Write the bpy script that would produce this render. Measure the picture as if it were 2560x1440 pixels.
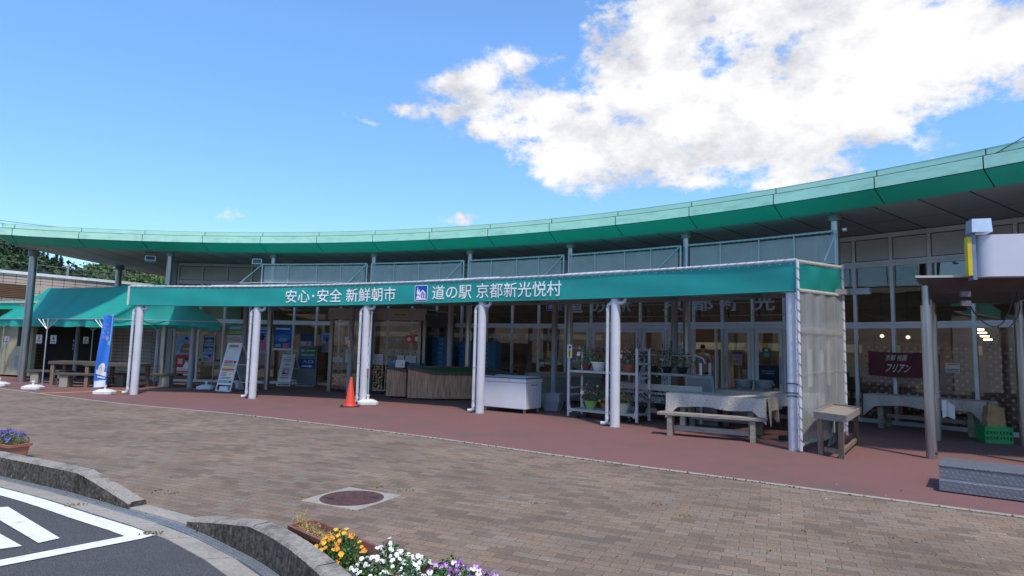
import bpy, bmesh, math, random
from math import sin, cos, pi, sqrt, atan2, hypot
from mathutils import Vector, Matrix, Quaternion
from mathutils.geometry import tessellate_polygon
R0 = random.Random(7)
for o in list(bpy.data.objects): bpy.data.objects.remove(o)
SC = bpy.context.scene; COL = SC.collection

# ---------------------------------------------------------------- camera
FPX, PITCH, ROLL, EYE = 1543.8, 0.0949, 0.0233, 1.55        # focal length in pixels of a 2560 wide frame
_fw = Vector((0, cos(PITCH), sin(PITCH))); _up0 = Vector((0, -sin(PITCH), cos(PITCH))); _rt0 = Vector((1, 0, 0))
_rt = _rt0*cos(ROLL) + _up0*sin(ROLL); _up = -_rt0*sin(ROLL) + _up0*cos(ROLL)
cam_d = bpy.data.cameras.new('camera'); cam = bpy.data.objects.new('camera', cam_d); COL.objects.link(cam)
cam_d.sensor_width = 36; cam_d.lens = 36*FPX/2560; cam_d.clip_start = .05; cam_d.clip_end = 3000
mw = Matrix.Identity(4)
for i in range(3):
    mw[i][0], mw[i][1], mw[i][2] = _rt[i], _up[i], -_fw[i]
mw[2][3] = EYE; cam.matrix_world = mw; SC.camera = cam

# ---------------------------------------------------------------- sky, clouds, sun, exposure
SUN_AZ, SUN_EL = math.radians(160), math.radians(60)         # from +y clockwise: high, behind the photographer
SC.view_settings.view_transform = 'Standard'; SC.view_settings.look = 'None'
SC.view_settings.gamma = 1; SC.view_settings.use_curve_mapping = False
SC.view_settings.exposure = 0.84
W = bpy.data.worlds.new('World'); SC.world = W; W.use_nodes = True
nt = W.node_tree; nt.nodes.clear(); L = nt.links.new
def N(t, **k):
    n = nt.nodes.new(t)
    for a, b in k.items(): setattr(n, a, b)
    return n
def mth(op, a, b=None, c=None, clamp=False):
    n = N('ShaderNodeMath', operation=op, use_clamp=clamp)
    for i, x in enumerate((a, b, c)):
        if x is None: continue
        if isinstance(x, (int, float)): n.inputs[i].default_value = x
        else: L(x, n.inputs[i])
    return n.outputs[0]
sky = N('ShaderNodeTexSky', sky_type='NISHITA', sun_disc=False, sun_elevation=SUN_EL, sun_rotation=SUN_AZ,
        air_density=1.0, dust_density=.25, ozone_density=1.6)
tint = N('ShaderNodeMix', data_type='RGBA', blend_type='MULTIPLY'); tint.inputs[0].default_value = 1
L(sky.outputs[0], tint.inputs[6]); tint.inputs[7].default_value = (.665, .89, 1.07, 1)
bg_sky = N('ShaderNodeBackground'); L(tint.outputs[2], bg_sky.inputs[0]); bg_sky.inputs[1].default_value = .15
bg_hook = bg_sky.inputs[1]
tc = N('ShaderNodeTexCoord'); sep = N('ShaderNodeSeparateXYZ'); L(tc.outputs['Generated'], sep.inputs[0])
hzn = N('ShaderNodeMapRange'); L(sep.outputs[2], hzn.inputs[0]); hzn.inputs[1].default_value = .10; hzn.inputs[2].default_value = .45; hzn.inputs[3].default_value = .150*.70; hzn.inputs[4].default_value = .150
L(hzn.outputs[0], bg_hook)                                  # the sky dims a little towards the hazy horizon
def noise(scale, detail=6, rough=.55, off=(0, 0, 0), stretch=(1, 1, 1)):
    mp = N('ShaderNodeMapping'); mp.inputs['Location'].default_value = off; mp.inputs['Scale'].default_value = stretch
    L(tc.outputs['Generated'], mp.inputs[0]); n = N('ShaderNodeTexNoise'); L(mp.outputs[0], n.inputs['Vector'])
    n.inputs['Scale'].default_value = scale; n.inputs['Detail'].default_value = detail; n.inputs['Roughness'].default_value = rough
    return n.outputs['Fac']
wa = mth('MULTIPLY', mth('SUBTRACT', noise(7, 5, .6, (3, 1, 0)), .5), 8)
we = mth('MULTIPLY', mth('SUBTRACT', noise(7, 5, .6, (0, 5, 9)), .5), 4.5)
AZ = mth('ADD', mth('MULTIPLY', mth('ARCTAN2', sep.outputs[0], sep.outputs[1]), 180/pi), wa)
EL = mth('ADD', mth('MULTIPLY', mth('ARCSINE', sep.outputs[2]), 180/pi), we)
BLOBS = [(27, 27.5, 13, 5.5, 1.2), (40, 23.5, 10, 5.5, 1.2), (17, 26, 7.5, 3.4, 1.0), (20, 21.5, 9, 3.4, 1.0), (6.5, 20.5, 9, 2.8, 1.1), (14, 19.5, 8, 3, .8),
         (-3, 20.6, 5, 1.7, .95), (-5, 23.7, 5, 1.7, .72), (9, 17.0, 10, 2.4, 1.05), (23, 15.8, 7.5, 3.0, 1.0), (29, 17.2, 6, 3.0, 1.0),
         (.5, 26, 4.5, 1.6, .45), (9, 29.3, 6, 2, .6), (-14.6, 20.0, 2.0, .6, .85), (-10.5, 21.5, 3, .7, .65), (-6, 11.9, 3.0, .45, .9),
         (-25, 10.4, 2.8, .6, .75), (1, 11.0, 3, .4, .35), (60, 26, 16, 13, 1.1), (30, 44, 30, 9, .9), (14, 15.2, 5, 1.0, .5), (-21, 10.0, 4, 1.2, .2),
         (39, 17.0, 5, 1.5, -.9), (18.5, 27.9, 3.8, .8, -.8), (2.3, 19.2, 2.8, .5, -.65), (13, 23.4, 3, .8, -.45), (-20, 24, 12, 9, -.3), (31, 15.2, 3, .8, -.3)]
acc = None
for a0, e0, sa, se, w in BLOBS:
    da = mth('DIVIDE', mth('SUBTRACT', AZ, a0), sa); de = mth('DIVIDE', mth('SUBTRACT', EL, e0), se)
    r2 = mth('ADD', mth('MULTIPLY', da, da), mth('MULTIPLY', de, de))
    g = mth('MULTIPLY', mth('EXPONENT', mth('MULTIPLY', r2, -1)), w)
    acc = g if acc is None else mth('ADD', acc, g)
behind = mth('MULTIPLY', mth('SUBTRACT', noise(2.6, 5, .6, (7, 2, 4), (1, 1, 2.2)), .36), mth('MULTIPLY', mth('SUBTRACT', .12, sep.outputs[1], clamp=True), 2.6))
acc = mth('ADD', mth('MINIMUM', acc, 1.15), mth('MAXIMUM', behind, 0))
fine = mth('ADD', mth('MULTIPLY', mth('SUBTRACT', noise(18, 10, .66, (1, 1, 1), (1, 1, 1.5)), .5), 2.9), mth('MULTIPLY', mth('SUBTRACT', noise(6.5, 4, .5, (8, 3, 1), (1, 1, 1.8)), .5), 3.2))
dens = mth('ADD', acc, mth('MULTIPLY', fine, mth('ADD', mth('MULTIPLY', acc, 1.5), .22, clamp=True)))
ms = N('ShaderNodeMapRange', interpolation_type='SMOOTHSTEP'); L(dens, ms.inputs[0])
ms.inputs[1].default_value = .33; ms.inputs[2].default_value = 1.05
fac = mth('MULTIPLY', ms.outputs[0], mth('MULTIPLY', mth('GREATER_THAN', sep.outputs[2], 0), .97))
crc = N('ShaderNodeValToRGB'); L(mth('ADD', mth('MULTIPLY', noise(9, 7, .6, (4, 4, 2), (1, 1, 1.6)), .9), mth('MULTIPLY', dens, .12)), crc.inputs[0])
crc.color_ramp.elements[0].position = .42; crc.color_ramp.elements[0].color = (.66, .665, .71, 1)
crc.color_ramp.elements[1].position = .62; crc.color_ramp.elements[1].color = (1.0, .99, .99, 1)
bg_cl = N('ShaderNodeBackground'); L(crc.outputs[0], bg_cl.inputs[0]); bg_cl.inputs[1].default_value = .575
mx = N('ShaderNodeMixShader'); L(fac, mx.inputs[0]); L(bg_sky.outputs[0], mx.inputs[1]); L(bg_cl.outputs[0], mx.inputs[2])
wo = N('ShaderNodeOutputWorld'); L(mx.outputs[0], wo.inputs[0])
sl = bpy.data.lights.new('sun', 'SUN'); sl.energy = 2.0; sl.angle = math.radians(4); sl.color = (1, .91, .80)
so = bpy.data.objects.new('sun', sl); COL.objects.link(so)
sd = Vector((sin(SUN_AZ)*cos(SUN_EL), cos(SUN_AZ)*cos(SUN_EL), sin(SUN_EL)))
so.rotation_mode = 'QUATERNION'; so.rotation_quaternion = sd.to_track_quat('Z', 'Y')

# ---------------------------------------------------------------- survey: where a sight line meets a known surface
def sight(u, v): return _fw + _rt*((u-1280)/FPX) - _up*((v-720)/FPX)
def site(u, v, z=0.0):
    d = sight(u, v); t = (z-EYE)/d.z; return Vector((d.x*t, d.y*t, z))
def deep(u, v, y):
    d = sight(u, v); t = y/d.y; return Vector((d.x*t, y, EYE+d.z*t))
CX, CY = -10.701, -2.8294                                   # the common centre of every arc of the building
def P(R, a, z=0.0): return Vector((CX+R*sin(a), CY+R*cos(a), z))
def onarc(u, v, R):
    d = sight(u, v); A = d.x*d.x+d.y*d.y; B = -2*(CX*d.x+CY*d.y); c = CX*CX+CY*CY-R*R
    t = (-B+sqrt(B*B-4*A*c))/(2*A); return atan2(d.x*t-CX, d.y*t-CY), EYE+d.z*t
def ang(p): return atan2(p[0]-CX, p[1]-CY)
def tan_(a): return Vector((cos(a), -sin(a), 0))
def out_(a): return Vector((sin(a), cos(a), 0))
UP = Vector((0, 0, 1))

# ---------------------------------------------------------------- materials
MATS = {}
def mat(name, col, rough=.6, metal=0, var=.1, scale=6, bump=0, stretch=(1, 1, 1), col2=None, spec=.5, detail=5, emit=0, dirt=None, bscale=None):
    if name in MATS: return MATS[name]
    m = bpy.data.materials.new(name); m.use_nodes = True; t = m.node_tree; b = t.nodes['Principled BSDF']
    b.inputs['Roughness'].default_value = rough; b.inputs['Metallic'].default_value = metal; b.inputs['Specular IOR Level'].default_value = spec
    c = t.nodes.new('ShaderNodeTexCoord'); mp = t.nodes.new('ShaderNodeMapping'); mp.inputs['Scale'].default_value = stretch
    t.links.new(c.outputs['Object'], mp.inputs[0])
    n = t.nodes.new('ShaderNodeTexNoise'); n.inputs['Scale'].default_value = scale; n.inputs['Detail'].default_value = detail
    t.links.new(mp.outputs[0], n.inputs['Vector'])
    r = t.nodes.new('ShaderNodeValToRGB'); t.links.new(n.outputs['Fac'], r.inputs[0])
    lo = tuple(x*(1-var) for x in col) if col2 is None else col2; hi = tuple(min(1, x*(1+var)) for x in col) if col2 is None else col
    r.color_ramp.elements[0].position = .32; r.color_ramp.elements[1].position = .68
    r.color_ramp.elements[0].color = (*lo, 1); r.color_ramp.elements[1].color = (*hi, 1)
    outc = r.outputs[0]
    if dirt:                                                # large soft stains: (colour, scale, amount, stretch)
        mp2 = t.nodes.new('ShaderNodeMapping'); mp2.inputs['Scale'].default_value = dirt[3]; t.links.new(c.outputs['Object'], mp2.inputs[0])
        n2 = t.nodes.new('ShaderNodeTexNoise'); n2.inputs['Scale'].default_value = dirt[1]; n2.inputs['Detail'].default_value = 6; n2.inputs['Roughness'].default_value = .65
        t.links.new(mp2.outputs[0], n2.inputs['Vector'])
        r2 = t.nodes.new('ShaderNodeMapRange'); t.links.new(n2.outputs['Fac'], r2.inputs[0]); r2.inputs[1].default_value = .48; r2.inputs[2].default_value = .72; r2.inputs[4].default_value = dirt[2]
        mx_ = t.nodes.new('ShaderNodeMix'); mx_.data_type = 'RGBA'; t.links.new(r2.outputs[0], mx_.inputs[0]); t.links.new(outc, mx_.inputs[6]); mx_.inputs[7].default_value = (*dirt[0], 1)
        outc = mx_.outputs[2]
    t.links.new(outc, b.inputs['Base Color'])
    if bump:
        bn = t.nodes.new('ShaderNodeBump'); bn.inputs['Strength'].default_value = bump; bn.inputs['Distance'].default_value = .01
        if bscale:
            n3 = t.nodes.new('ShaderNodeTexNoise'); n3.inputs['Scale'].default_value = bscale; n3.inputs['Detail'].default_value = 4
            t.links.new(mp.outputs[0], n3.inputs['Vector']); t.links.new(n3.outputs['Fac'], bn.inputs['Height'])
        else: t.links.new(n.outputs['Fac'], bn.inputs['Height'])
        t.links.new(bn.outputs[0], b.inputs['Normal'])
    if emit:
        b.inputs['Emission Color'].default_value = (*col, 1); b.inputs['Emission Strength'].default_value = emit
    MATS[name] = m; return m
def see_thru(name, col, alpha, rough=.5):
    m = mat(name, col, rough, var=.08, scale=3); t = m.node_tree; b = t.nodes['Principled BSDF']; b.inputs['Alpha'].default_value = alpha; return m
def glassmat(name, tint_, fres=1.45, grey=0.0):
    m = bpy.data.materials.new(name); m.use_nodes = True; t = m.node_tree; t.nodes.clear()
    o = t.nodes.new('ShaderNodeOutputMaterial'); g = t.nodes.new('ShaderNodeBsdfGlossy'); g.inputs['Roughness'].default_value = .015
    tr = t.nodes.new('ShaderNodeBsdfTransparent'); tr.inputs[0].default_value = (*tint_, 1)
    f = t.nodes.new('ShaderNodeFresnel'); f.inputs[0].default_value = fres
    c = t.nodes.new('ShaderNodeTexCoord'); n = t.nodes.new('ShaderNodeTexNoise'); n.inputs['Scale'].default_value = .9; n.inputs['Detail'].default_value = 1
    t.links.new(c.outputs['Object'], n.inputs['Vector']); bn = t.nodes.new('ShaderNodeBump'); bn.inputs['Strength'].default_value = .05; bn.inputs['Distance'].default_value = .05
    t.links.new(n.outputs['Fac'], bn.inputs['Height']); t.links.new(bn.outputs[0], g.inputs['Normal'])
    a = t.nodes.new('ShaderNodeMath'); a.operation = 'MULTIPLY_ADD'; a.inputs[1].default_value = 1.5; a.inputs[2].default_value = .06; t.links.new(f.outputs[0], a.inputs[0])
    x = t.nodes.new('ShaderNodeMixShader'); t.links.new(a.outputs[0], x.inputs[0]); t.links.new(tr.outputs[0], x.inputs[1]); t.links.new(g.outputs[0], x.inputs[2])
    t.links.new(x.outputs[0], o.inputs[0]); MATS[name] = m; return m

white_paint = mat('white_paint', (.60, .60, .635), .45, var=.05, scale=4, dirt=((.36, .34, .31), 2.2, .35, (1, 1, .35)))
white_pvc = mat('white_pvc', (.62, .62, .64), .35, var=.05, scale=5, dirt=((.35, .34, .31), 3, .5, (1, 1, .6)))
white_plastic = mat('white_plastic', (.74, .73, .70), .45, var=.06, scale=9, dirt=((.42, .40, .35), 5, .6, (1, 1, 1)))
grey_paint = mat('grey_paint', (.30, .30, .32), .45, var=.06, scale=5)
steel = mat('brushed_steel', (.42, .40, .38), .34, .9, var=.14, scale=3, stretch=(6, 6, .5))
galv = mat('galvanised_steel', (.46, .48, .50), .45, .6, var=.1, scale=12)
alu = mat('anodised_aluminium', (.70, .71, .73), .45, .12, var=.06, scale=3)
teal = mat('teal_canvas', (.010, .30, .265), .62, var=.07, scale=1.3, bump=.10, bscale=2.2, dirt=((.02, .24, .215), 1.1, .6, (1, 1, .4)))
tent_cloth = mat('tent_canvas', (.022, .46, .375), .55, var=.10, scale=1.6, bump=.45, bscale=3.0, dirt=((.10, .36, .32), 1.8, .5, (1, 1, 1)))
mint = mat('mint_panel', (.48, .84, .64), .42, var=.05, scale=1.5, dirt=((.38, .72, .54), 1.1, .4, (1, 1, 2)))
mint_dirty = mat('mint_panel_weathered', (.47, .80, .62), .5, var=.06, scale=1.5, dirt=((.20, .40, .31), 2.2, .5, (1, 1, 3.5)))
green_slope = mat('green_panel', (.022, .44, .30), .42, var=.05, scale=1.2)
seam = mat('dark_joint', (.02, .03, .03), .8)
black = mat('black_rubber', (.02, .02, .022), .7)
rope_m = mat('rope', (.17, .16, .16), .8)
rope_y = mat('weathered_rope', (.45, .42, .30), .85, var=.2, scale=30)
concrete = mat('concrete', (.34, .30, .25), .9, var=.14, scale=30, bump=.5, dirt=((.22, .20, .17), 3, .7, (1, 1, 1)))
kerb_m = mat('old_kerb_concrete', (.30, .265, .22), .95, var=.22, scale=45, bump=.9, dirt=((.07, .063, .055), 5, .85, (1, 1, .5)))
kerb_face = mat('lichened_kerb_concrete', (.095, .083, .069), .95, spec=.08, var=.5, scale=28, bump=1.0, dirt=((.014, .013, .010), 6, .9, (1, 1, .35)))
wood_grey = mat('weathered_wood', (.27, .23, .19), .85, var=.25, scale=5, stretch=(1, 8, 8), bump=.4)
wood_red = mat('brown_timber', (.21, .145, .10), .8, var=.25, scale=6, stretch=(6, 6, .8), bump=.3)
wood_dark = mat('dark_timber', (.09, .075, .06), .85, var=.25, scale=5, stretch=(1, 8, 8), bump=.3)
wood_stall = mat('rustic_plank', (.44, .26, .16), .8, var=.38, scale=4, stretch=(9, 9, .7), bump=.4)
wood_orange = mat('new_timber', (.42, .22, .10), .7, var=.2, scale=6, stretch=(6, 6, .8))
turf = mat('artificial_turf', (.02, .11, .03), .95, var=.35, scale=90, bump=.8)
blue_pl = mat('blue_plastic', (.03, .17, .36), .45, var=.1, scale=6)
green_pl = mat('green_plastic', (.01, .33, .09), .42, var=.1, scale=7)
grey_pl = mat('grey_plastic', (.30, .33, .37), .45, var=.08, scale=7)
paper = mat('white_paper', (.72, .72, .70), .7, var=.03, scale=4)
ink = mat('black_ink', (.03, .03, .035), .7)
red_ink = mat('red_ink', (.55, .03, .04), .6)
blue_ink = mat('blue_ink', (.015, .06, .40), .5)
yellow_ink = mat('yellow_ink', (.80, .62, .04), .6)
green_ink = mat('green_ink', (.02, .22, .10), .55)
pink_ink = mat('pink_ink', (.75, .18, .35), .6)
sky_ink = mat('pale_blue_ink', (.22, .42, .66), .55, var=.25, scale=3)
letter_white = mat('white_letter', (.85, .85, .84), .5, var=.02)
letter_grey = mat('grey_letter', (.40, .40, .42), .5, var=.04)
leaf_a = mat('leaf', (.045, .13, .025), .6, var=.4, scale=14)
leaf_b = mat('leaf_light', (.10, .20, .04), .6, var=.35, scale=14)
leaf_c = mat('leaf_dark', (.02, .06, .02), .65, var=.4, scale=14)
clear = glassmat('window_glass', (.90, .93, .91))
clear2 = glassmat('door_glass', (.86, .88, .86), 1.35)

# ---------------------------------------------------------------- mesh helpers
class MB:
    def __init__(s): s.v, s.f, s.mi = [], [], []
    def face(s, pts, mi=0):
        i = len(s.v); s.v += [Vector(p) for p in pts]; s.f.append(tuple(range(i, i+len(pts)))); s.mi.append(mi); return s
    def box(s, x0, x1, y0, y1, z0, z1, M=None, mi=0):
        c = [Vector((x, y, z)) for z in (z0, z1) for y in (y0, y1) for x in (x0, x1)]
        if M is not None: c = [M @ p for p in c]
        i = len(s.v); s.v += c
        for q in ((0, 2, 3, 1), (4, 5, 7, 6), (0, 1, 5, 4), (2, 6, 7, 3), (0, 4, 6, 2), (1, 3, 7, 5)):
            s.f.append(tuple(i+k for k in q)); s.mi.append(mi)
        return s
    def hexa(s, bot, top, mi=0):
        i = len(s.v); n = len(bot); s.v += [Vector(p) for p in bot]+[Vector(p) for p in top]
        s.f.append(tuple(i+k for k in reversed(range(n)))); s.f.append(tuple(i+n+k for k in range(n))); s.mi += [mi, mi]
        for k in range(n):
            s.f.append((i+k, i+(k+1) % n, i+n+(k+1) % n, i+n+k)); s.mi.append(mi)
        return s
    def bar(s, a, b, w, h, mi=0, up=UP):
        a, b = Vector(a), Vector(b); d = (b-a).normalized(); x = d.cross(up)
        if x.length < 1e-4: x = d.cross(Vector((1, 0, 0)))
        x.normalize(); y = x.cross(d)
        q = [x*(w/2*i)+y*(h/2*j) for i, j in ((-1, -1), (1, -1), (1, 1), (-1, 1))]
        return s.hexa([a+k for k in q], [b+k for k in q], mi)
    def tube(s, pts, r, n=8, mi=0, cap=True):
        pts = [Vector(p) for p in pts]; rs = r if isinstance(r, (list, tuple)) else [r]*len(pts); i0 = len(s.v); px = None
        for k, p in enumerate(pts):
            d = (pts[min(k+1, len(pts)-1)]-pts[max(k-1, 0)]).normalized()
            if px is None: px = d.orthogonal().normalized()
            px = (px-d*px.dot(d)); px = px.normalized() if px.length > 1e-6 else d.orthogonal().normalized(); py = d.cross(px)
            for j in range(n): s.v.append(p+(px*cos(2*pi*j/n)+py*sin(2*pi*j/n))*rs[k])
        for k in range(len(pts)-1):
            for j in range(n):
                a = i0+k*n+j; b = i0+k*n+(j+1) % n; s.f.append((a, b, b+n, a+n)); s.mi.append(mi)
        if cap:
            s.f.append(tuple(i0+j for j in reversed(range(n)))); s.mi.append(mi)
            e = i0+(len(pts)-1)*n; s.f.append(tuple(e+j for j in range(n))); s.mi.append(mi)
        return s
    def lathe(s, prof, c=(0, 0, 0), n=20, mi=0, sx=1, sy=1, fl=None):
        c = Vector(c); i0 = len(s.v)
        for k, (r, z) in enumerate(prof):
            for j in range(n):
                q = r*(1+(fl*cos(j*pi) if fl and 0 < k < len(prof)-1 else 0)); s.v.append(c+Vector((q*cos(2*pi*j/n)*sx, q*sin(2*pi*j/n)*sy, z)))
        for k in range(len(prof)-1):
            for j in range(n):
                a = i0+k*n+j; b = i0+k*n+(j+1) % n; s.f.append((a, b, b+n, a+n)); s.mi.append(mi)
        if prof[0][0] > 1e-4: s.f.append(tuple(i0+j for j in reversed(range(n)))); s.mi.append(mi)
        if prof[-1][0] > 1e-4: e = i0+(len(prof)-1)*n; s.f.append(tuple(e+j for j in range(n))); s.mi.append(mi)
        return s
    def grid(s, fn, nu, nv, mi=0):
        i0 = len(s.v)
        for j in range(nv+1):
            for i in range(nu+1): s.v.append(Vector(fn(i/nu, j/nv)))
        for j in range(nv):
            for i in range(nu):
                a = i0+j*(nu+1)+i; s.f.append((a, a+1, a+nu+2, a+nu+1)); s.mi.append(mi)
        return s
    def arcbox(s, a0, a1, ra, rb, z0, z1, n=None, mi=0):
        n = n or max(1, int(abs(a1-a0)/.02)); i0 = len(s.v)
        for k in range(n+1):
            a = a0+(a1-a0)*k/n
            s.v += [P(ra, a, z0), P(rb, a, z0), P(rb, a, z1), P(ra, a, z1)]
        for k in range(n):
            b = i0+4*k
            for q in range(4): s.f.append((b+q, b+4+q, b+4+(q+1) % 4, b+(q+1) % 4)); s.mi.append(mi)
        s.f.append((i0, i0+1, i0+2, i0+3)); e = i0+4*n; s.f.append((e+3, e+2, e+1, e)); s.mi += [mi, mi]
        return s
    def poly(s, pts, mi=0, flip=False):
        i0 = len(s.v); s.v += [Vector(p) for p in pts]
        for t in tessellate_polygon([[Vector((p[0], p[1], 0)) for p in pts]]):
            t = tuple(i0+k for k in t); A, B, C = (s.v[k] for k in t)
            upw = (B-A).cross(C-A).z > 0
            if upw == flip: t = t[::-1]
            s.f.append(t); s.mi.append(mi)
        return s
    def leaf(s, c, size, rnd, mi=0, up=0.0, asp=.6):
        q = Quaternion((rnd.gauss(0, 1), rnd.gauss(0, 1), rnd.gauss(0, 1), rnd.gauss(0, 1))); q.normalize()
        x = q @ Vector((1, 0, 0)); y = q @ Vector((0, 1, 0)); c = Vector(c)
        if up: y = (y*(1-up)+UP*up).normalized()
        return s.face([c-x*size*asp*.5, c-y*size*.5, c+x*size*asp*.5, c+y*size*.5], mi)
    def build(s, name, mats, root=None, smooth=False, world=False, bev=0, recalc=False, **props):
        v = s.v
        if root is not None and world:
            inv = root_matrix(root).inverted(); v = [inv @ p for p in v]
        me = bpy.data.meshes.new(name); me.from_pydata([tuple(p) for p in v], [], s.f)
        mats = mats if isinstance(mats, (list, tuple)) else [mats]
        for m in mats: me.materials.append(m)
        me.polygons.foreach_set('material_index', s.mi)
        if smooth: me.polygons.foreach_set('use_smooth', [True]*len(s.f))
        if recalc or bev:
            b = bmesh.new(); b.from_mesh(me); bmesh.ops.remove_doubles(b, verts=b.verts, dist=1e-5) if recalc else None
            bmesh.ops.recalc_face_normals(b, faces=b.faces); b.to_mesh(me); b.free()
        me.update(); o = bpy.data.objects.new(name, me); COL.objects.link(o)
        if smooth:
            try: me.set_sharp_from_angle(angle=math.radians(38))
            except Exception: pass
        if bev:
            md = o.modifiers.new('edge', 'BEVEL'); md.width = bev; md.segments = 2; md.limit_method = 'ANGLE'
        if root is not None: o.parent = root
        for k, x in props.items(): o[k] = x
        return o
def root_matrix(o):
    m = Matrix.LocRotScale(o.location, o.rotation_euler, None)
    return root_matrix(o.parent) @ m if o.parent else m
def thing(name, label, cat, loc=(0, 0, 0), rz=0, group=None):
    o = bpy.data.objects.new(name, None); COL.objects.link(o); o.location = loc; o.rotation_euler = (0, 0, rz); o.empty_display_size = .2
    o['label'] = label; o['category'] = cat
    if group: o['group'] = group
    return o
def dup(root, loc, rz, label=None, scale=1):
    r = root.copy(); COL.objects.link(r); r.location = loc; r.rotation_euler = (0, 0, rz); r.scale = (scale,)*3
    if label: r['label'] = label
    for ch in list(root.children):
        c = ch.copy(); COL.objects.link(c); c.parent = r
        for g in list(ch.children):
            d = g.copy(); COL.objects.link(d); d.parent = c
    return r
def struct(mb, name, mats, **k): return mb.build(name, mats, kind='structure', **k)
_fc = {}
def text_shape(body, weight=0.0):
    if (body, weight) in _fc: return _fc[body, weight]
    c = bpy.data.curves.new('lettering', 'FONT'); c.body = body; c.resolution_u = 3; c.offset = weight
    o = bpy.data.objects.new('lettering', c); COL.objects.link(o); bpy.context.view_layer.update()
    m = bpy.data.meshes.new_from_object(o.evaluated_get(bpy.context.evaluated_depsgraph_get()))
    vs = [tuple(v.co) for v in m.vertices]; fs = [tuple(p.vertices) for p in m.polygons]
    bpy.data.objects.remove(o); bpy.data.curves.remove(c); bpy.data.meshes.remove(m)
    x0 = min(v[0] for v in vs); x1 = max(v[0] for v in vs); y0 = min(v[1] for v in vs); y1 = max(v[1] for v in vs)
    vs = [((v[0]-x0)/(x1-x0), (v[1]-y0)/(y1-y0)) for v in vs]
    _fc[body, weight] = (vs, fs); return vs, fs
def letters(mb, body, fn, mi=0, weight=0.0):
    """fn maps (s,t) in the unit box of the words to a point"""
    vs, fs = text_shape(body, weight); i = len(mb.v); mb.v += [Vector(fn(a, b)) for a, b in vs]
    for f in fs: mb.f.append(tuple(i+k for k in f)); mb.mi.append(mi)
    return mb
def flat(o, x, y):
    o, x, y = Vector(o), Vector(x), Vector(y); return lambda s, t: o+x*s+y*t
def rect(mb, fn, s0, s1, t0, t1, mi=0): return mb.face([fn(s0, t0), fn(s1, t0), fn(s1, t1), fn(s0, t1)], mi)
def catmull(pts, per=8):
    pts = [Vector((*p, 0)) if len(p) == 2 else Vector(p) for p in pts]; out = []
    for i in range(len(pts)-1):
        p0, p1, p2, p3 = pts[max(i-1, 0)], pts[i], pts[i+1], pts[min(i+2, len(pts)-1)]
        for k in range(per):
            t = k/per; out.append(.5*((2*p1)+(p2-p0)*t+(2*p0-5*p1+4*p2-p3)*t*t+(3*p1-p0-3*p2+p3)*t**3))
    return out+[pts[-1]]
def resample(pts, n):
    L_ = [0]
    for a, b in zip(pts, pts[1:]): L_.append(L_[-1]+(b-a).length)
    out = []; k = 0
    for i in range(n+1):
        s_ = L_[-1]*i/n
        while k < len(pts)-2 and L_[k+1] < s_: k += 1
        t = (s_-L_[k])/max(1e-9, L_[k+1]-L_[k]); out.append(pts[k].lerp(pts[k+1], min(1, max(0, t))))
    return out
def offset(pts, d, z=None):
    out = []
    for i, p in enumerate(pts):
        t = (pts[min(i+1, len(pts)-1)]-pts[max(i-1, 0)]); t.z = 0; t.normalize(); q = p+Vector((-t.y, t.x, 0))*d
        if z is not None: q.z = z
        out.append(q)
    return out
def ribbon(mb, A, B, mi=0, za=None, zb=None):
    i0 = len(mb.v); n = len(A)
    for a, b in zip(A, B):
        a, b = Vector(a), Vector(b)
        if za is not None: a.z = za
        if zb is not None: b.z = zb
        mb.v += [a, b]
    for k in range(n-1): mb.f.append((i0+2*k, i0+2*k+2, i0+2*k+3, i0+2*k+1)); mb.mi.append(mi)
    return mb
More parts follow.
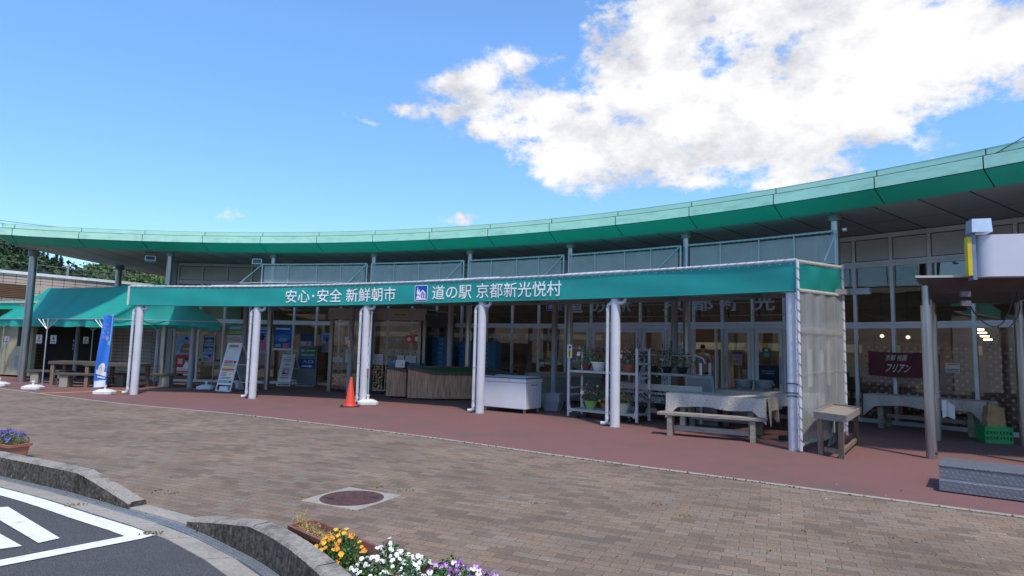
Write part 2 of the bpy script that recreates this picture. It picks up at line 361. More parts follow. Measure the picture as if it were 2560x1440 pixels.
# ================================================================ SETTING: ground, road, pavements
def brick_mat():
    m = bpy.data.materials.new('paving_brick'); m.use_nodes = True; t = m.node_tree; b = t.nodes['Principled BSDF']; l = t.links.new
    b.inputs['Roughness'].default_value = .85
    c = t.nodes.new('ShaderNodeTexCoord'); mp = t.nodes.new('ShaderNodeMapping'); mp.vector_type = 'TEXTURE'; mp.inputs['Rotation'].default_value = (0, 0, math.radians(-23.5))
    l(c.outputs['Object'], mp.inputs[0])
    wn = t.nodes.new('ShaderNodeTexNoise'); wn.inputs['Scale'].default_value = .8; l(mp.outputs[0], wn.inputs['Vector'])
    ad = t.nodes.new('ShaderNodeMix'); ad.data_type = 'RGBA'; ad.blend_type = 'ADD'; ad.inputs[0].default_value = .05; l(mp.outputs[0], ad.inputs[6]); l(wn.outputs['Color'], ad.inputs[7])
    def br(c1, c2, mo, ms):
        k = t.nodes.new('ShaderNodeTexBrick'); l(ad.outputs[2], k.inputs['Vector'])
        k.inputs['Color1'].default_value = c1; k.inputs['Color2'].default_value = c2; k.inputs['Mortar'].default_value = mo
        k.inputs['Scale'].default_value = 1; k.inputs['Mortar Size'].default_value = ms; k.inputs['Mortar Smooth'].default_value = .3
        k.inputs['Brick Width'].default_value = .205; k.inputs['Row Height'].default_value = .103; return k
    k = br((0, 0, 0, 1), (1, 1, 1, 1), (.5, .5, .5, 1), .0)
    r = t.nodes.new('ShaderNodeValToRGB'); l(k.outputs['Color'], r.inputs[0]); r.color_ramp.interpolation = 'LINEAR'
    els = r.color_ramp.elements; els[0].position = 0; els[0].color = (0.162, 0.114, 0.078, 1); els[1].position = 1; els[1].color = (0.255, 0.176, 0.116, 1)
    for p_, c_ in ((.16, (0.179, 0.123, 0.084, 1)), (.28, (0.215, 0.148, 0.099, 1)), (.55, (0.228, 0.157, 0.104, 1)), (.74, (0.243, 0.165, 0.108, 1)), (.82, (0.215, 0.167, 0.122, 1)), (.92, (0.232, 0.180, 0.132, 1))):
        e = els.new(p_); e.color = c_
    n1 = t.nodes.new('ShaderNodeTexNoise'); n1.inputs['Scale'].default_value = 55; n1.inputs['Detail'].default_value = 6; l(c.outputs['Object'], n1.inputs['Vector'])
    n2 = t.nodes.new('ShaderNodeTexNoise'); n2.inputs['Scale'].default_value = .75; n2.inputs['Detail'].default_value = 7; n2.inputs['Roughness'].default_value = .65; l(c.outputs['Object'], n2.inputs['Vector'])
    def mul(cin, fac_out, lo, hi, f0=.3, f1=.7):
        mr = t.nodes.new('ShaderNodeMapRange'); l(fac_out, mr.inputs[0]); mr.inputs[1].default_value = f0; mr.inputs[2].default_value = f1; mr.inputs[3].default_value = lo; mr.inputs[4].default_value = hi
        x = t.nodes.new('ShaderNodeMix'); x.data_type = 'RGBA'; x.blend_type = 'MULTIPLY'; x.inputs[0].default_value = 1; l(cin, x.inputs[6]); l(mr.outputs[0], x.inputs[7]); return x.outputs[2]
    col = mul(r.outputs[0], n1.outputs['Fac'], .72, 1.25); col = mul(col, n2.outputs['Fac'], .70, 1.20)
    k2 = br((1, 1, 1, 1), (1, 1, 1, 1), (0, 0, 0, 1), .0032)
    n3 = t.nodes.new('ShaderNodeTexNoise'); n3.inputs['Scale'].default_value = 1.3; l(c.outputs['Object'], n3.inputs['Vector'])
    rr = t.nodes.new('ShaderNodeMapRange'); l(n3.outputs['Fac'], rr.inputs[0]); rr.inputs[1].default_value = .56; rr.inputs[2].default_value = .72
    jc = t.nodes.new('ShaderNodeMix'); jc.data_type = 'RGBA'; l(rr.outputs[0], jc.inputs[0]); jc.inputs[6].default_value = (.085, .066, .052, 1); jc.inputs[7].default_value = (.10, .095, .05, 1)
    mxx = t.nodes.new('ShaderNodeMix'); mxx.data_type = 'RGBA'; l(k2.outputs['Color'], mxx.inputs[0]); l(jc.outputs[2], mxx.inputs[6]); l(col, mxx.inputs[7])
    l(mxx.outputs[2], b.inputs['Base Color'])
    hs = t.nodes.new('ShaderNodeMath'); hs.operation = 'MULTIPLY_ADD'; l(n1.outputs['Fac'], hs.inputs[0]); hs.inputs[1].default_value = .25; l(k2.outputs['Color'], hs.inputs[2])
    bn = t.nodes.new('ShaderNodeBump'); bn.inputs['Strength'].default_value = .55; bn.inputs['Distance'].default_value = .006; l(hs.outputs[0], bn.inputs['Height']); l(bn.outputs[0], b.inputs['Normal'])
    return m
brick = brick_mat()
asphalt = mat('asphalt', (.092, .089, .090), .9, spec=.25, var=.60, scale=130, bump=1.0, dirt=((.055, .053, .052), .9, .5, (1, 1, 1)))
redpave = mat('red_asphalt', (.195, .088, .078), .9, var=.32, scale=110, bump=.5, dirt=((.135, .085, .070), .42, .95, (1, 1.0, 1)))
line_paint = mat('road_paint', (.80, .80, .80), .7, var=.06, scale=40, bump=.3, dirt=((.30, .30, .30), 11, .55, (1, 1, 1)))
earth = mat('grass_verge', (.07, .09, .035), .95, var=.4, scale=3)
hill_m = mat('hillside', (.05, .075, .028), .95, var=.5, scale=.18, dirt=((.10, .075, .045), .05, .8, (1, 1, 1)))
moss = mat('moss', (.115, .115, .025), .95, var=.4, scale=20)

kerb_pts = [(-60, 33), (-30, 18.6), (-14, 11.05), (-9.6, 8.98), (-7.2, 7.84), (-5.64, 7.04), (-4.39, 6.38), (-3.52, 5.85), (-2.7, 5.35), (-1.97, 4.75), (-1.53, 4.32), (-1.05, 3.7), (-.62, 3.0), (-.2, 2.1), (.15, 1.1), (.45, -.2), (.8, -3), (1.2, -8), (2, -30)]
kerb_line = catmull(kerb_pts, 8)
kerb_in = offset(kerb_line, .165)
edge_line = catmull([(-60, 46), (-30, 27.4), (-15.5, 18.55), (-12.55, 16.72), (-9.13, 14.72), (-5.63, 13.1), (-1.87, 10.88), (.74, 9.05), (3.01, 7.55), (4.32, 6.68), (5.06, 6.2), (7.2, 4.85), (12, 1.9), (30, -9), (60, -27)], 8)
n_ = 240
ke, ed = resample(kerb_in, n_), resample(edge_line, n_)
struct(MB().grid(lambda u, v: (-400+800*u, -400+800*v, -.03), 8, 8), 'ground', earth)
struct(ribbon(MB(), ke, ed, za=0, zb=0), 'brick_pavement', brick)
ed2 = offset(edge_line, .10); struct(ribbon(MB(), edge_line, ed2, za=.004, zb=.004), 'pavement_edging', concrete)
far = [p+Vector((14, 24, 0)) for p in resample(ed2, n_)]
struct(ribbon(MB(), resample(ed2, n_), far, za=0, zb=0), 'red_pavement', redpave)
g_out = offset(kerb_line, -.262); g_in = offset(kerb_line, -.088)
gm = MB()                                                    # gutter apron in separate cast slabs
gi, go = resample(g_in, 150), resample(g_out, 150)
seg = 0; L_in = 0; start = 0
for k in range(1, 151):
    L_in += (gi[k]-gi[k-1]).length
    if L_in > .62 or k == 150:
        A, B = gi[start:k+1], go[start:k+1]
        if len(A) >= 2:
            d0 = (A[1]-A[0]).normalized()*.006
            A2 = [A[0]+d0]+A[1:-1]+[A[-1]-d0]; B2 = [B[0]+d0]+B[1:-1]+[B[-1]-d0]
            i0 = len(gm.v)
            for a, b in zip(A2, B2): gm.v += [Vector((b.x, b.y, -.05)), Vector((b.x, b.y, .0)), Vector((a.x, a.y, -.012)), Vector((a.x, a.y, -.05))]
            for q in range(len(A2)-1):
                for w in range(3): e = i0+4*q+w; gm.f.append((e, e+4, e+5, e+1)); gm.mi.append(0)
            for e in (i0, i0+4*(len(A2)-1)): gm.f.append((e, e+1, e+2, e+3)); gm.mi.append(0)
        start = k; L_in = 0
struct(gm, 'gutter', concrete, recalc=True)
far_r = [p+Vector((-22, -40, 0)) for p in resample(g_out, n_)]
struct(ribbon(MB(), far_r, resample(g_out, n_), za=-.006, zb=-.006), 'road', asphalt)
# drainage channel under a steel grating, between gutter and kerb
struct(ribbon(MB(), offset(kerb_line, -.088), kerb_line, za=-.028, zb=-.028), 'drain_channel', seam)
gr = MB(); dl = resample(kerb_line, 900)
near_ = [k for k in range(900) if hypot(dl[k].x, dl[k].y) < 16]
path_ = [dl[k] for k in near_]; ln_ = sum((b-a).length for a, b in zip(path_, path_[1:])); path_ = resample(path_, int(ln_/.045))
for k in range(len(path_)-1):
    a, b = path_[k], path_[k+1]; t = (b-a).normalized(); nrm = Vector((-t.y, t.x, 0))
    lo = b-nrm*.085; hi = b-nrm*.006
    gr.bar((lo.x, lo.y, -.018), (hi.x, hi.y, -.018), .006, .026)
    for f in (.083, .045, .008): gr.bar((a.x-nrm.x*f, a.y-nrm.y*f, -.016), (b.x-nrm.x*f, b.y-nrm.y*f, -.016), .005, .022)
o = gr.build('drain_grating', galv); o['label'] = 'galvanised steel drain grating strip running along the foot of the kerb'; o['category'] = 'grating'
# kerbs: full height lengths that ramp down to the dropped crossing
def kerb_height(p):
    x = p.x
    def ss(t): t = min(1, max(0, t)); return t
    if -3.46 <= x <= -2.69: return .006                     # the dropped crossing lies flush
    h = 1-.80*ss((x+4.30)/.84) if x < -3.0 else .17+.83*ss((x+2.69)/.78)
    return .012+.195*h
kk = [p for p in resample(kerb_line, 9000) if -40 < p.x < .9 and p.y > -6]
def kerb_run(pts, gap=True):
    m = MB(); i0 = 0; top_in = offset(pts, .165); rnd = random.Random(3); nn = len(pts)
    for k in range(nn):
        h = kerb_height(pts[k]); f, b = pts[k], top_in[k]; j = rnd.uniform(-.003, .003)
        t = (b-f).normalized(); c = min(.022, h*.4)
        m.v += [Vector((f.x, f.y, -.05)), f+t*.012+UP*max(.0, h-c)+t*j, f+t*.034+UP*h, b-t*.018+UP*(h+j*.6), b+UP*max(0, h-c), Vector((b.x, b.y, -.05))]
    for k in range(nn-1):
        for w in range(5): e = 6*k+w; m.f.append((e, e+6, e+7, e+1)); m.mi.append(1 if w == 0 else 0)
    m.f.append(tuple(range(6))); e = 6*(nn-1); m.f.append(tuple(e+5-q for q in range(6))); m.mi += [1, 1]
    return m
cuts = [-40, -12, -9.0, -6.2, -4.33, -3.46, -2.69, -1.86, -1.16, -.45, .9]
for a, b in zip(cuts, cuts[1:]):
    seg_ = [p for p in kk if a-.0015 < p.x < b-.0015]
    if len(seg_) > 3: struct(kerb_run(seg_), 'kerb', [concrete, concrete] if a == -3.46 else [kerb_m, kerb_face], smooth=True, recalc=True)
# painted lines on the road
def quad_line(pts, z=.0): return MB().face([(p.x, p.y, z) for p in pts])
lm_ = MB(); ol = [p for p in resample(offset(kerb_line, -.285), 600) if p.x < -2.76]; il = [p for p in resample(offset(kerb_line, -.435), 600) if p.x < -2.86]
ribbon(lm_, resample(il, 200), resample(ol, 200), za=-.001, zb=-.001); struct(lm_, 'road_marking', line_paint)
for pts in (((391, 1336.5), (318, 1339), (-400, 1476), (-400, 1493), (350, 1347)), ((20, 1266.5), (-48, 1272), (96, 1357), (150, 1345)), ((-100, 1278), (-150, 1290), (0, 1372.3), (55, 1364.7))):
    struct(MB().face([site(u, v, .0015) for u, v in pts]), 'road_marking', line_paint, recalc=True)
yl = [site(u, v, .005) for u, v in ((100, 983), (230, 979), (400, 973.5), (560, 969.5), (700, 966), (830, 962))]
struct(ribbon(MB(), offset(yl, -.075), offset(yl, .075), za=.005, zb=.005), 'yellow_line', mat('yellow_paint', (.75, .42, .03), .7, var=.2, scale=9))
# moss and weeds in the joints
mm = MB(); rnd = random.Random(5)
el_near = [p for p in resample(edge_line, 3000) if -6 < p.x < 9]
for p in el_near:
    if rnd.random() < (.75 if -3 < p.x < 3.5 else .4):
        for q in range(2): mm.leaf(p+Vector((rnd.gauss(0, .012), -.018+rnd.gauss(0, .012), rnd.uniform(.002, .012))), rnd.uniform(.012, .035), rnd, 0, .2, 1.0)
kl_near = [p for p in resample(kerb_line, 4000) if -8 < p.x < -1.0]
for p in kl_near:
    if not (-3.5 < p.x < -2.66) and rnd.random() < (.6 if -4.6 < p.x < -3.6 else .22):
        mm.leaf(p+Vector((rnd.gauss(-.012, .008), rnd.gauss(-.012, .006), rnd.uniform(0, .035))), rnd.uniform(.012, .04), rnd, 1, .6, .5)
for u, v, n in ((1640, 1262, 14), (1850, 1290, 12), (1715, 1290, 10), (2125, 1360, 10), (2390, 1420, 8), (1010, 1228, 22), (945, 1218, 24), (760, 1245, 16), (905, 1275, 12), (1345, 1258, 8), (380, 1335, 40), (200, 1262, 24), (420, 1235, 18), (400, 1228, 12), (1780, 1240, 10), (1230, 1310, 6), (1930, 1380, 8), (2240, 1345, 10), (2020, 1330, 9), (2290, 1355, 9)):
    c = site(u, v)
    for q in range(n): mm.leaf(c+Vector((rnd.gauss(0, .05), rnd.gauss(0, .03), .006)), rnd.uniform(.01, .028), rnd, 1, .3, .8)
for k in range(150):                                         # dry leaf scraps and pale specks lying on the bricks
    q = site(rnd.uniform(350, 2500), rnd.uniform(1180, 1430)); mm.leaf(q+UP*.004, rnd.uniform(.008, .022), rnd, 1 if rnd.random() < .7 else 2, 0, .6)
mm.build('moss', [moss, mat('dry_weed', (.16, .13, .03), .9, var=.4, scale=20), mat('pale_scrap', (.52, .47, .40), .8)], kind='stuff')
# hills: wooded slopes beyond the toilets, a brown hillside across the road behind the photographer
def hill(fn, nu, nv, name='hills', m=hill_m): struct(MB().grid(fn, nu, nv), name, m, smooth=True)
rh = random.Random(2)
from mathutils import noise as mnoise
def behind_hill(u, v):
    a = pi*.42+u*pi*1.16; r = 70+90*v; h = -.2+ (v**.8)*(24+9*mnoise.noise(Vector((u*9, v*3, 0))))
    return (-r*sin(a-pi/2)*1.0 if False else r*cos(a+pi*.0)*-1, -abs(r*sin(a)) if True else 0, h)
hill(lambda u, v: ((75+90*v)*cos(pi+u*pi), (75+90*v)*sin(pi+u*pi)-5, -.2+(v**.8)*(20+8*mnoise.noise(Vector((u*9, v*3, 0))))), 60, 10, 'hills', mat('brown_hillside', (.13, .085, .05), .95, var=.4, scale=.3, dirt=((.05, .07, .03), .08, .9, (1, 1, 1))))
# wooded slope: skyline given as pixels (u, v) at a distance
def wood(name, sky_px, y0, y1, base_mats, n, size, seed, label=None):
    rnd = random.Random(seed); us = [p[0] for p in sky_px]
    def top(u):
        for (a, va), (b, vb) in zip(sky_px, sky_px[1:]):
            if u <= b: return va+(vb-va)*(u-a)/(b-a)
        return sky_px[-1][1]
    def ridge(u, f):
        p = deep(u, top(u), y1); q = deep(u, 0, y0); x = (q.x)*(1-f)+p.x*f; yy = y0+(y1-y0)*f; return Vector((x, yy, -1+(p.z+1-.35*size)*f))
    hill(lambda s, t: ridge(us[0]+(us[-1]-us[0])*s, t), 40, 12, 'hills', base_mats[2])
    m = MB()
    for k in range(n):
        u = rnd.uniform(us[0], us[-1]); f = sqrt(rnd.random()); c = ridge(u, f)+UP*rnd.uniform(.2, 1)*size*1.2; s_ = size*rnd.uniform(.5, 1.15); tone = mnoise.noise(c*.22)
        mi = 0 if tone > .12 else (1 if tone > -.2 else 2)
        for q in range(26):
            d = Vector((rnd.gauss(0, 1), rnd.gauss(0, 1), rnd.gauss(0, 1))).normalized()*s_*rnd.uniform(.55, 1.0); d.z = d.z*.8
            m.leaf(c+d, s_*rnd.uniform(.22, .5), rnd, mi if rnd.random() < .8 else (mi+1) % 3, 0, .8)
    m.build(name, base_mats, kind='stuff')
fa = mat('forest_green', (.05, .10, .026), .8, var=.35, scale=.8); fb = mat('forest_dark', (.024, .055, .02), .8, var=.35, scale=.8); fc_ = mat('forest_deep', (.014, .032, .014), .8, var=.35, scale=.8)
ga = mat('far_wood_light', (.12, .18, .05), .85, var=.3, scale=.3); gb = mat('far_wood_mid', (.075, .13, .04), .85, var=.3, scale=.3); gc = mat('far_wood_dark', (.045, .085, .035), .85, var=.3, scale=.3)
wood('wooded_hillside', [(-420, 520), (-60, 585), (0, 606), (40, 634), (75, 652), (110, 664), (150, 688), (185, 700), (235, 712), (300, 728)], 50, 84, [fa, fb, fc_], 1500, 1.5, 3)
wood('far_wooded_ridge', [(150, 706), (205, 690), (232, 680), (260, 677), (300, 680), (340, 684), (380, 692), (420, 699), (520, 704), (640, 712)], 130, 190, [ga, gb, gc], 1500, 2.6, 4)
def conifer(u, vt, vb, y, label, seed, wide=.2, name='conifer_tree'):
    rnd = random.Random(seed); b = deep(u, vb, y); t = deep(u, vt, y); h = t.z-b.z; r = thing(name, label, 'tree', (b.x, y, b.z), 0, 'conifers on the wooded hillside')
    MB().tube([(0, 0, 0), (.05, 0, h*.5), (0, 0, h*.97)], [h*.022, h*.015, .02], 6).build('trunk', wood_dark, r)
    m = MB(); tiers = 15
    for k in range(tiers):
        z = h*(.12+.86*k/(tiers-1)); rr = h*wide*(1-(k/(tiers-.4)))**.8*rnd.uniform(.75, 1.15)+.12
        for j in range(int(7+8*(1-k/tiers))):
            a = rnd.uniform(0, 2*pi); ln = rr*rnd.uniform(.55, 1.1)
            for q in range(5):
                f = (q+1)/5; c = Vector((cos(a)*ln*f, sin(a)*ln*f, z-ln*f*.35+rnd.gauss(0, .1))); m.leaf(c, h*.055*rnd.uniform(.7, 1.3), rnd, rnd.choice((0, 1, 1)), 0, .8)
    m.build('crown', [fb, fc_], r); return r
for i, (u, vt, vb, y, lab, w) in enumerate([(147, 640, 706, 80, 'tallest dark conifer, standing right of its shorter neighbour left of the sky gap', .2), (135, 634-2, 704, 82, 'slim dark conifer directly left of the tallest one', .16), (113, 633, 690, 81, 'pointed dark conifer near the steel roof column', .2), (103, 630, 690, 84, 'dark conifer just right of the leftmost steel roof column', .2),
        (217, 668, 718, 84, 'right hand dark conifer of the low pair on the skyline', .22), (198, 672, 718, 83, 'left hand dark conifer of the low pair on the skyline', .24), (60, 618, 690, 80, 'broad dark conifer below the tip of the green roof', .3), (176, 690, 722, 82, 'small dark conifer between the tallest one and the low pair', .4)]):
    conifer(u, vt, vb, y, lab, 20+i, w)
# ================================================================ STATION BUILDING (curved hall, green eave)
BL = thing('station_building', 'long curved market hall with mint green eave and tall glass front', 'building', (0, 24, 0))
def part(mb, name, m, root=BL, **k): return mb.build(name, m, root, world=True, **k)
eave = [Vector((-16.4, 34, 0)), Vector((-16.5, 27, 0)), Vector((-16.5, 21.4, 0)), Vector((-16.46, 19.85, 0)), Vector((-16.34, 19.35, 0)), Vector((-16.1, 19.0, 0)), Vector((-15.80, 18.86, 0))]
a_ = -.2; front = []
while a_ < 1.32: front.append(P(22.33, a_)); a_ += .0107
eave = catmull(eave+[front[0]], 5)[:-1]+front
nrm = []
for i, p in enumerate(eave):
    t = (eave[min(i+1, len(eave)-1)]-eave[max(i-1, 0)]).normalized(); nrm.append(Vector((-t.y, t.x, 0)))
def off(i, d, z): return eave[i]+nrm[i]*d+UP*z
seams = [-.2199, -.1391, -.0540, .0335, .1218, .2095, .2955, .3803, .4644, .5480, .6325, .7180, .8045, .8895, .9697, 1.05, 1.13, 1.21, 1.29]
seam_i = set()
for s_ in seams: seam_i.add(min(range(len(eave)), key=lambda i: abs(ang(eave[i])-s_) if eave[i].y < 40 and i > 20 else 9))
for k in range(4, 28, 9): seam_i.add(k)
def band(d0, z0, d1, z1, th=.02):
    m = MB()
    for i in range(len(eave)-1):
        g0 = .009 if i in seam_i else 0; g1 = .009 if i+1 in seam_i else 0
        t = (eave[i+1]-eave[i]).normalized()
        a0, a1 = off(i, d0, z0)+t*g0, off(i+1, d0, z0)-t*g1; b0, b1 = off(i, d1, z1)+t*g0, off(i+1, d1, z1)-t*g1
        m.face([b0, b1, a1, a0])
    return m
part(band(.135, 5.0, .135, 4.875), 'upper_fascia', mint)
part(band(0, 4.842, 0, 4.632), 'lower_fascia', mint_dirty)
part(band(.004, 4.618, .46, 4.40), 'sloping_fascia', green_slope)
m = MB()
for i in range(len(eave)-1):
    m.face([off(i, .16, 4.845), off(i+1, .16, 4.845), off(i+1, .16, 4.985), off(i, .16, 4.985)]); m.face([off(i, .03, 4.63), off(i+1, .03, 4.63), off(i+1, .03, 4.845), off(i, .03, 4.845)])
    m.face([off(i, .48, 4.42), off(i+1, .48, 4.42), off(i+1, .02, 4.64), off(i, .02, 4.64)]); m.face([off(i, .0, 4.852), off(i+1, .0, 4.852), off(i+1, .15, 4.86), off(i, .15, 4.86)])
part(m, 'fascia_backing', seam)
back = [P(36, a) for a in (1.32, 1.1, .9, .7, .5, .3, .1, -.1)]
part(MB().poly([off(i, .13, 5.0) for i in range(0, len(eave))]+[p+UP*5.0 for p in back]), 'roof', green_slope)
sof = bpy.data.materials.new('perforated_soffit'); sof.use_nodes = True; t = sof.node_tree; b = t.nodes['Principled BSDF']; b.inputs['Roughness'].default_value = .7
c = t.nodes.new('ShaderNodeNewGeometry'); sp = t.nodes.new('ShaderNodeSeparateXYZ'); t.links.new(c.outputs['Position'], sp.inputs[0])
def tm(op, a, bb=None):
    n = t.nodes.new('ShaderNodeMath'); n.operation = op
    for i, x in enumerate((a, bb)):
        if x is None: continue
        if isinstance(x, (int, float)): n.inputs[i].default_value = x
        else: t.links.new(x, n.inputs[i])
    return n.outputs[0]
dx, dy = tm('SUBTRACT', sp.outputs[0], CX), tm('SUBTRACT', sp.outputs[1], CY)
aa = tm('DIVIDE', tm('ADD', tm('ARCTAN2', dx, dy), 3), .0345); ln = tm('LESS_THAN', tm('ABSOLUTE', tm('SUBTRACT', tm('FRACT', aa), .5)), .022)
rr = tm('SQRT', tm('ADD', tm('MULTIPLY', dx, dx), tm('MULTIPLY', dy, dy))); l2 = tm('LESS_THAN', tm('ABSOLUTE', tm('SUBTRACT', rr, 24.45)), .012)
wn_ = t.nodes.new('ShaderNodeTexWhiteNoise'); wn_.noise_dimensions = '1D'; t.links.new(tm('FLOOR', tm('ADD', aa, .5)), wn_.inputs['W'])
ra = t.nodes.new('ShaderNodeValToRGB'); t.links.new(wn_.outputs[0], ra.inputs[0]); ra.color_ramp.elements[0].color = (.29, .28, .27, 1); ra.color_ramp.elements[1].color = (.36, .345, .33, 1)
xm = t.nodes.new('ShaderNodeMix'); xm.data_type = 'RGBA'; t.links.new(tm('MAXIMUM', ln, l2), xm.inputs[0]); t.links.new(ra.outputs[0], xm.inputs[6]); xm.inputs[7].default_value = (.03, .03, .03, 1); t.links.new(xm.outputs[2], b.inputs['Base Color'])
part(MB().poly([off(i, .44, 4.405) for i in range(0, len(eave))]+[p+UP*4.405 for p in back], flip=True), 'soffit', sof)
RG = 25.8
mull = [-.067, -.0332, .002, .038, .071, .1043, .1385, .174, .210, .246, .282, .319, .356, .3927, .4293, .4666, .5038, .5373, .5686, .5998, .6311, .6629, .6945, .7265, .7582, .7905, .8231, .8539, .8835, .913, .943, .973, 1.003, 1.033, 1.063, 1.093, 1.123]
spandrel_m = mat('frosted_spandrel', (.56, .56, .54), .35, var=.12, scale=.8, spec=.6)
DOOR0, DOOR1 = .5038, .7582
for k, (a0, a1) in enumerate(zip(mull, mull[1:])):
    door = DOOR0-.001 <= a0 < DOOR1-.001; porch = .2099 <= a0 < .3559
    w = MB(); hw = .033/RG                                      # one bay: two jambs, sill, rails
    zl = 2.36 if door else 2.32
    w.arcbox(a0-hw if k == 0 else a0, a0+hw, RG-.05, RG+.05, 0, 4.39); w.arcbox(a1-hw, a1, RG-.05, RG+.05, 0, 4.39)
    for z0, z1, dr in ((zl-.145 if not door else 2.17, zl-.06 if not door else 2.27, .045), (zl-.055 if not door else 2.28, zl, .04), (3.61, 3.665, .045), (3.67, 3.75, .04), (4.28, 4.385, .04)):
        w.arcbox(a0+hw, a1-hw, RG-dr, RG+dr, z0, z1)
    if not door and not porch: w.arcbox(a0+hw, a1-hw, RG-.045, RG+.045, 0, .09)
    fr = part(w, 'window', alu)
    def sub(m_, name, mt, **kw): return m_.build(name, mt, fr, world=True, **kw)
    sub(MB().arcbox(a0+hw, a1-hw, RG-.006, RG+.006, zl, 3.61), 'upper_pane', clear)
    sub(MB().arcbox(a0+hw+.0007, a1-hw-.0007, RG-.01, RG+.02, 3.77, 4.26), 'spandrel_panel', spandrel_m); sub(MB().arcbox(a0+hw, a1-hw, RG+.021, RG+.03, 3.751, 4.279), 'gasket', seam)
    if not door and not porch: sub(MB().arcbox(a0+hw, a1-hw, RG-.006, RG+.006, .09, zl-.145), 'lower_pane', clear)
# doors in the entrance bay
def leaf_door(a0, a1, open_=False):
    w = MB(); e = .09/RG; z1 = 2.165
    if open_:
        hp = P(RG, a1-.004); d = Vector((-.36, -.933, 0))
        def pt(s, z): return hp+d*s+UP*z
        t_ = Vector((.933, -.36, 0))
        for s0, s1, za, zb in ((0, .09, .02, z1), (.72, .81, .02, z1), (.09, .72, .02, .2), (.09, .72, z1-.1, z1)):
            w.hexa([pt(s0, za)-t_*.02, pt(s1, za)-t_*.02, pt(s1, za)+t_*.02, pt(s0, za)+t_*.02], [pt(s0, zb)-t_*.02, pt(s1, zb)-t_*.02, pt(s1, zb)+t_*.02, pt(s0, zb)+t_*.02])
        d_ = part(w, 'door', alu, recalc=True)
        MB().face([pt(.09, .2), pt(.72, .2), pt(.72, z1-.1), pt(.09, z1-.1)]).build('pane', clear2, d_, world=True)
        MB().tube([pt(.76, .75)-t_*.06, pt(.76, 1.45)-t_*.06], .016).tube([pt(.76, .75)+t_*.06, pt(.76, 1.45)+t_*.06], .016).build('handle', steel, d_, world=True); return
    w.arcbox(a0, a0+e, RG-.025, RG+.025, .02, z1).arcbox(a1-e, a1, RG-.025, RG+.025, .02, z1).arcbox(a0+e, a1-e, RG-.024, RG+.024, .02, .2).arcbox(a0+e, a1-e, RG-.024, RG+.024, z1-.1, z1)
    d_ = part(w, 'door', alu)
    MB().arcbox(a0+e, a1-e, RG-.005, RG+.005, .2, z1-.1).build('pane', clear2, d_, world=True)
    s_ = a1-e*.5 if leaf_door.k % 2 == 0 else a0+e*.5; leaf_door.k += 1
    MB().tube([P(RG-.07, s_, .75), P(RG-.07, s_, 1.45)], .016).tube([P(RG-.07, s_, .85), P(RG-.02, s_, .85)], .01).tube([P(RG-.07, s_, 1.35), P(RG-.02, s_, 1.35)], .01).build('handle', steel, d_, world=True)
leaf_door.k = 0
for a0, a1 in zip(mull, mull[1:]):
    if DOOR0-.001 <= a0 < DOOR1-.001:
        leaf_door(a0+.0022, a1-.0022, abs(a0-.6629) < .002)
# columns under the eave
for a in (-.0273, .1243, .2770, .4209, .5606, .7014, .8460, .99):
    c = part(MB().tube([P(23.11, a, 0), P(23.11, a, 4.30)], .088, 20), 'roof_column', steel, smooth=True)
    MB().tube([P(23.11, a, 4.27), P(23.11, a, 4.41)], .128, 20).build('cap', mat('grey_green_cap', (.16, .22, .21), .5), c, smooth=True, world=True)
for p, zt in ((site(54, 955), 4.41), (Vector((deep(297, 690, 24.4).x, 24.4, 0)), 4.41)):
    c = part(MB().tube([p, p+UP*(zt-.1)], .118 if p.y < 23 else .115, 20), 'roof_column', steel, smooth=True)
    MB().tube([p+UP*(zt-.18), p+UP*zt], .165, 20).build('cap', mat('grey_green_cap', (.16, .22, .21)), c, smooth=True, world=True)
# end pillar, side wall, interior
cream_wall = mat('pale_render', (.45, .43, .39), .8, var=.06, scale=2)
part(MB().arcbox(-.0765, -.0685, RG-.12, RG+.25, 0, 4.39), 'end_pillar', cream_wall)
e0 = P(RG+.1, -.0765); part(MB().face([e0+Vector((0, 0, 0)), e0+Vector((-.6, 9, 0)), e0+Vector((-.6, 9, 4.4)), e0+Vector((0, 0, 4.4))]).face([e0+Vector((.2, 0, 0)), e0+Vector((-.4, 9, 0)), e0+Vector((-.4, 9, 4.4)), e0+Vector((.2, 0, 4.4))][::-1]), 'side_wall', cream_wall)
inwall = mat('interior_wood_panel', (.17, .095, .055), .6, var=.22, scale=1.5, stretch=(1, 1, 6))
infloor = mat('interior_floor', (.16, .12, .09), .35, var=.15, scale=2); inceil = mat('interior_ceiling', (.12, .075, .05), .8, var=.1, scale=2)
part(MB().arcbox(-.075, 1.15, RG+6.6, RG+6.8, 0, 4.39, 60), 'back_wall', inwall)
part(MB().arcbox(-.075, 1.15, RG+.06, RG+6.6, .005, .02, 60), 'interior_floor', infloor)
part(MB().arcbox(-.075, 1.15, RG+.06, RG+6.6, 3.98, 4.05, 60), 'interior_ceiling', inceil)
part(MB().arcbox(.58, 1.0, RG+4.4, RG+4.5, 1.62, 1.86, 20), 'counter_canopy', mat('cream_board', (.62, .60, .42), .7))
part(MB().arcbox(.12, .48, RG+5.2, RG+5.3, 1.9, 2.1, 20), 'shelf_header', mat('pale_board', (.40, .38, .30), .7))
rnd = random.Random(11)
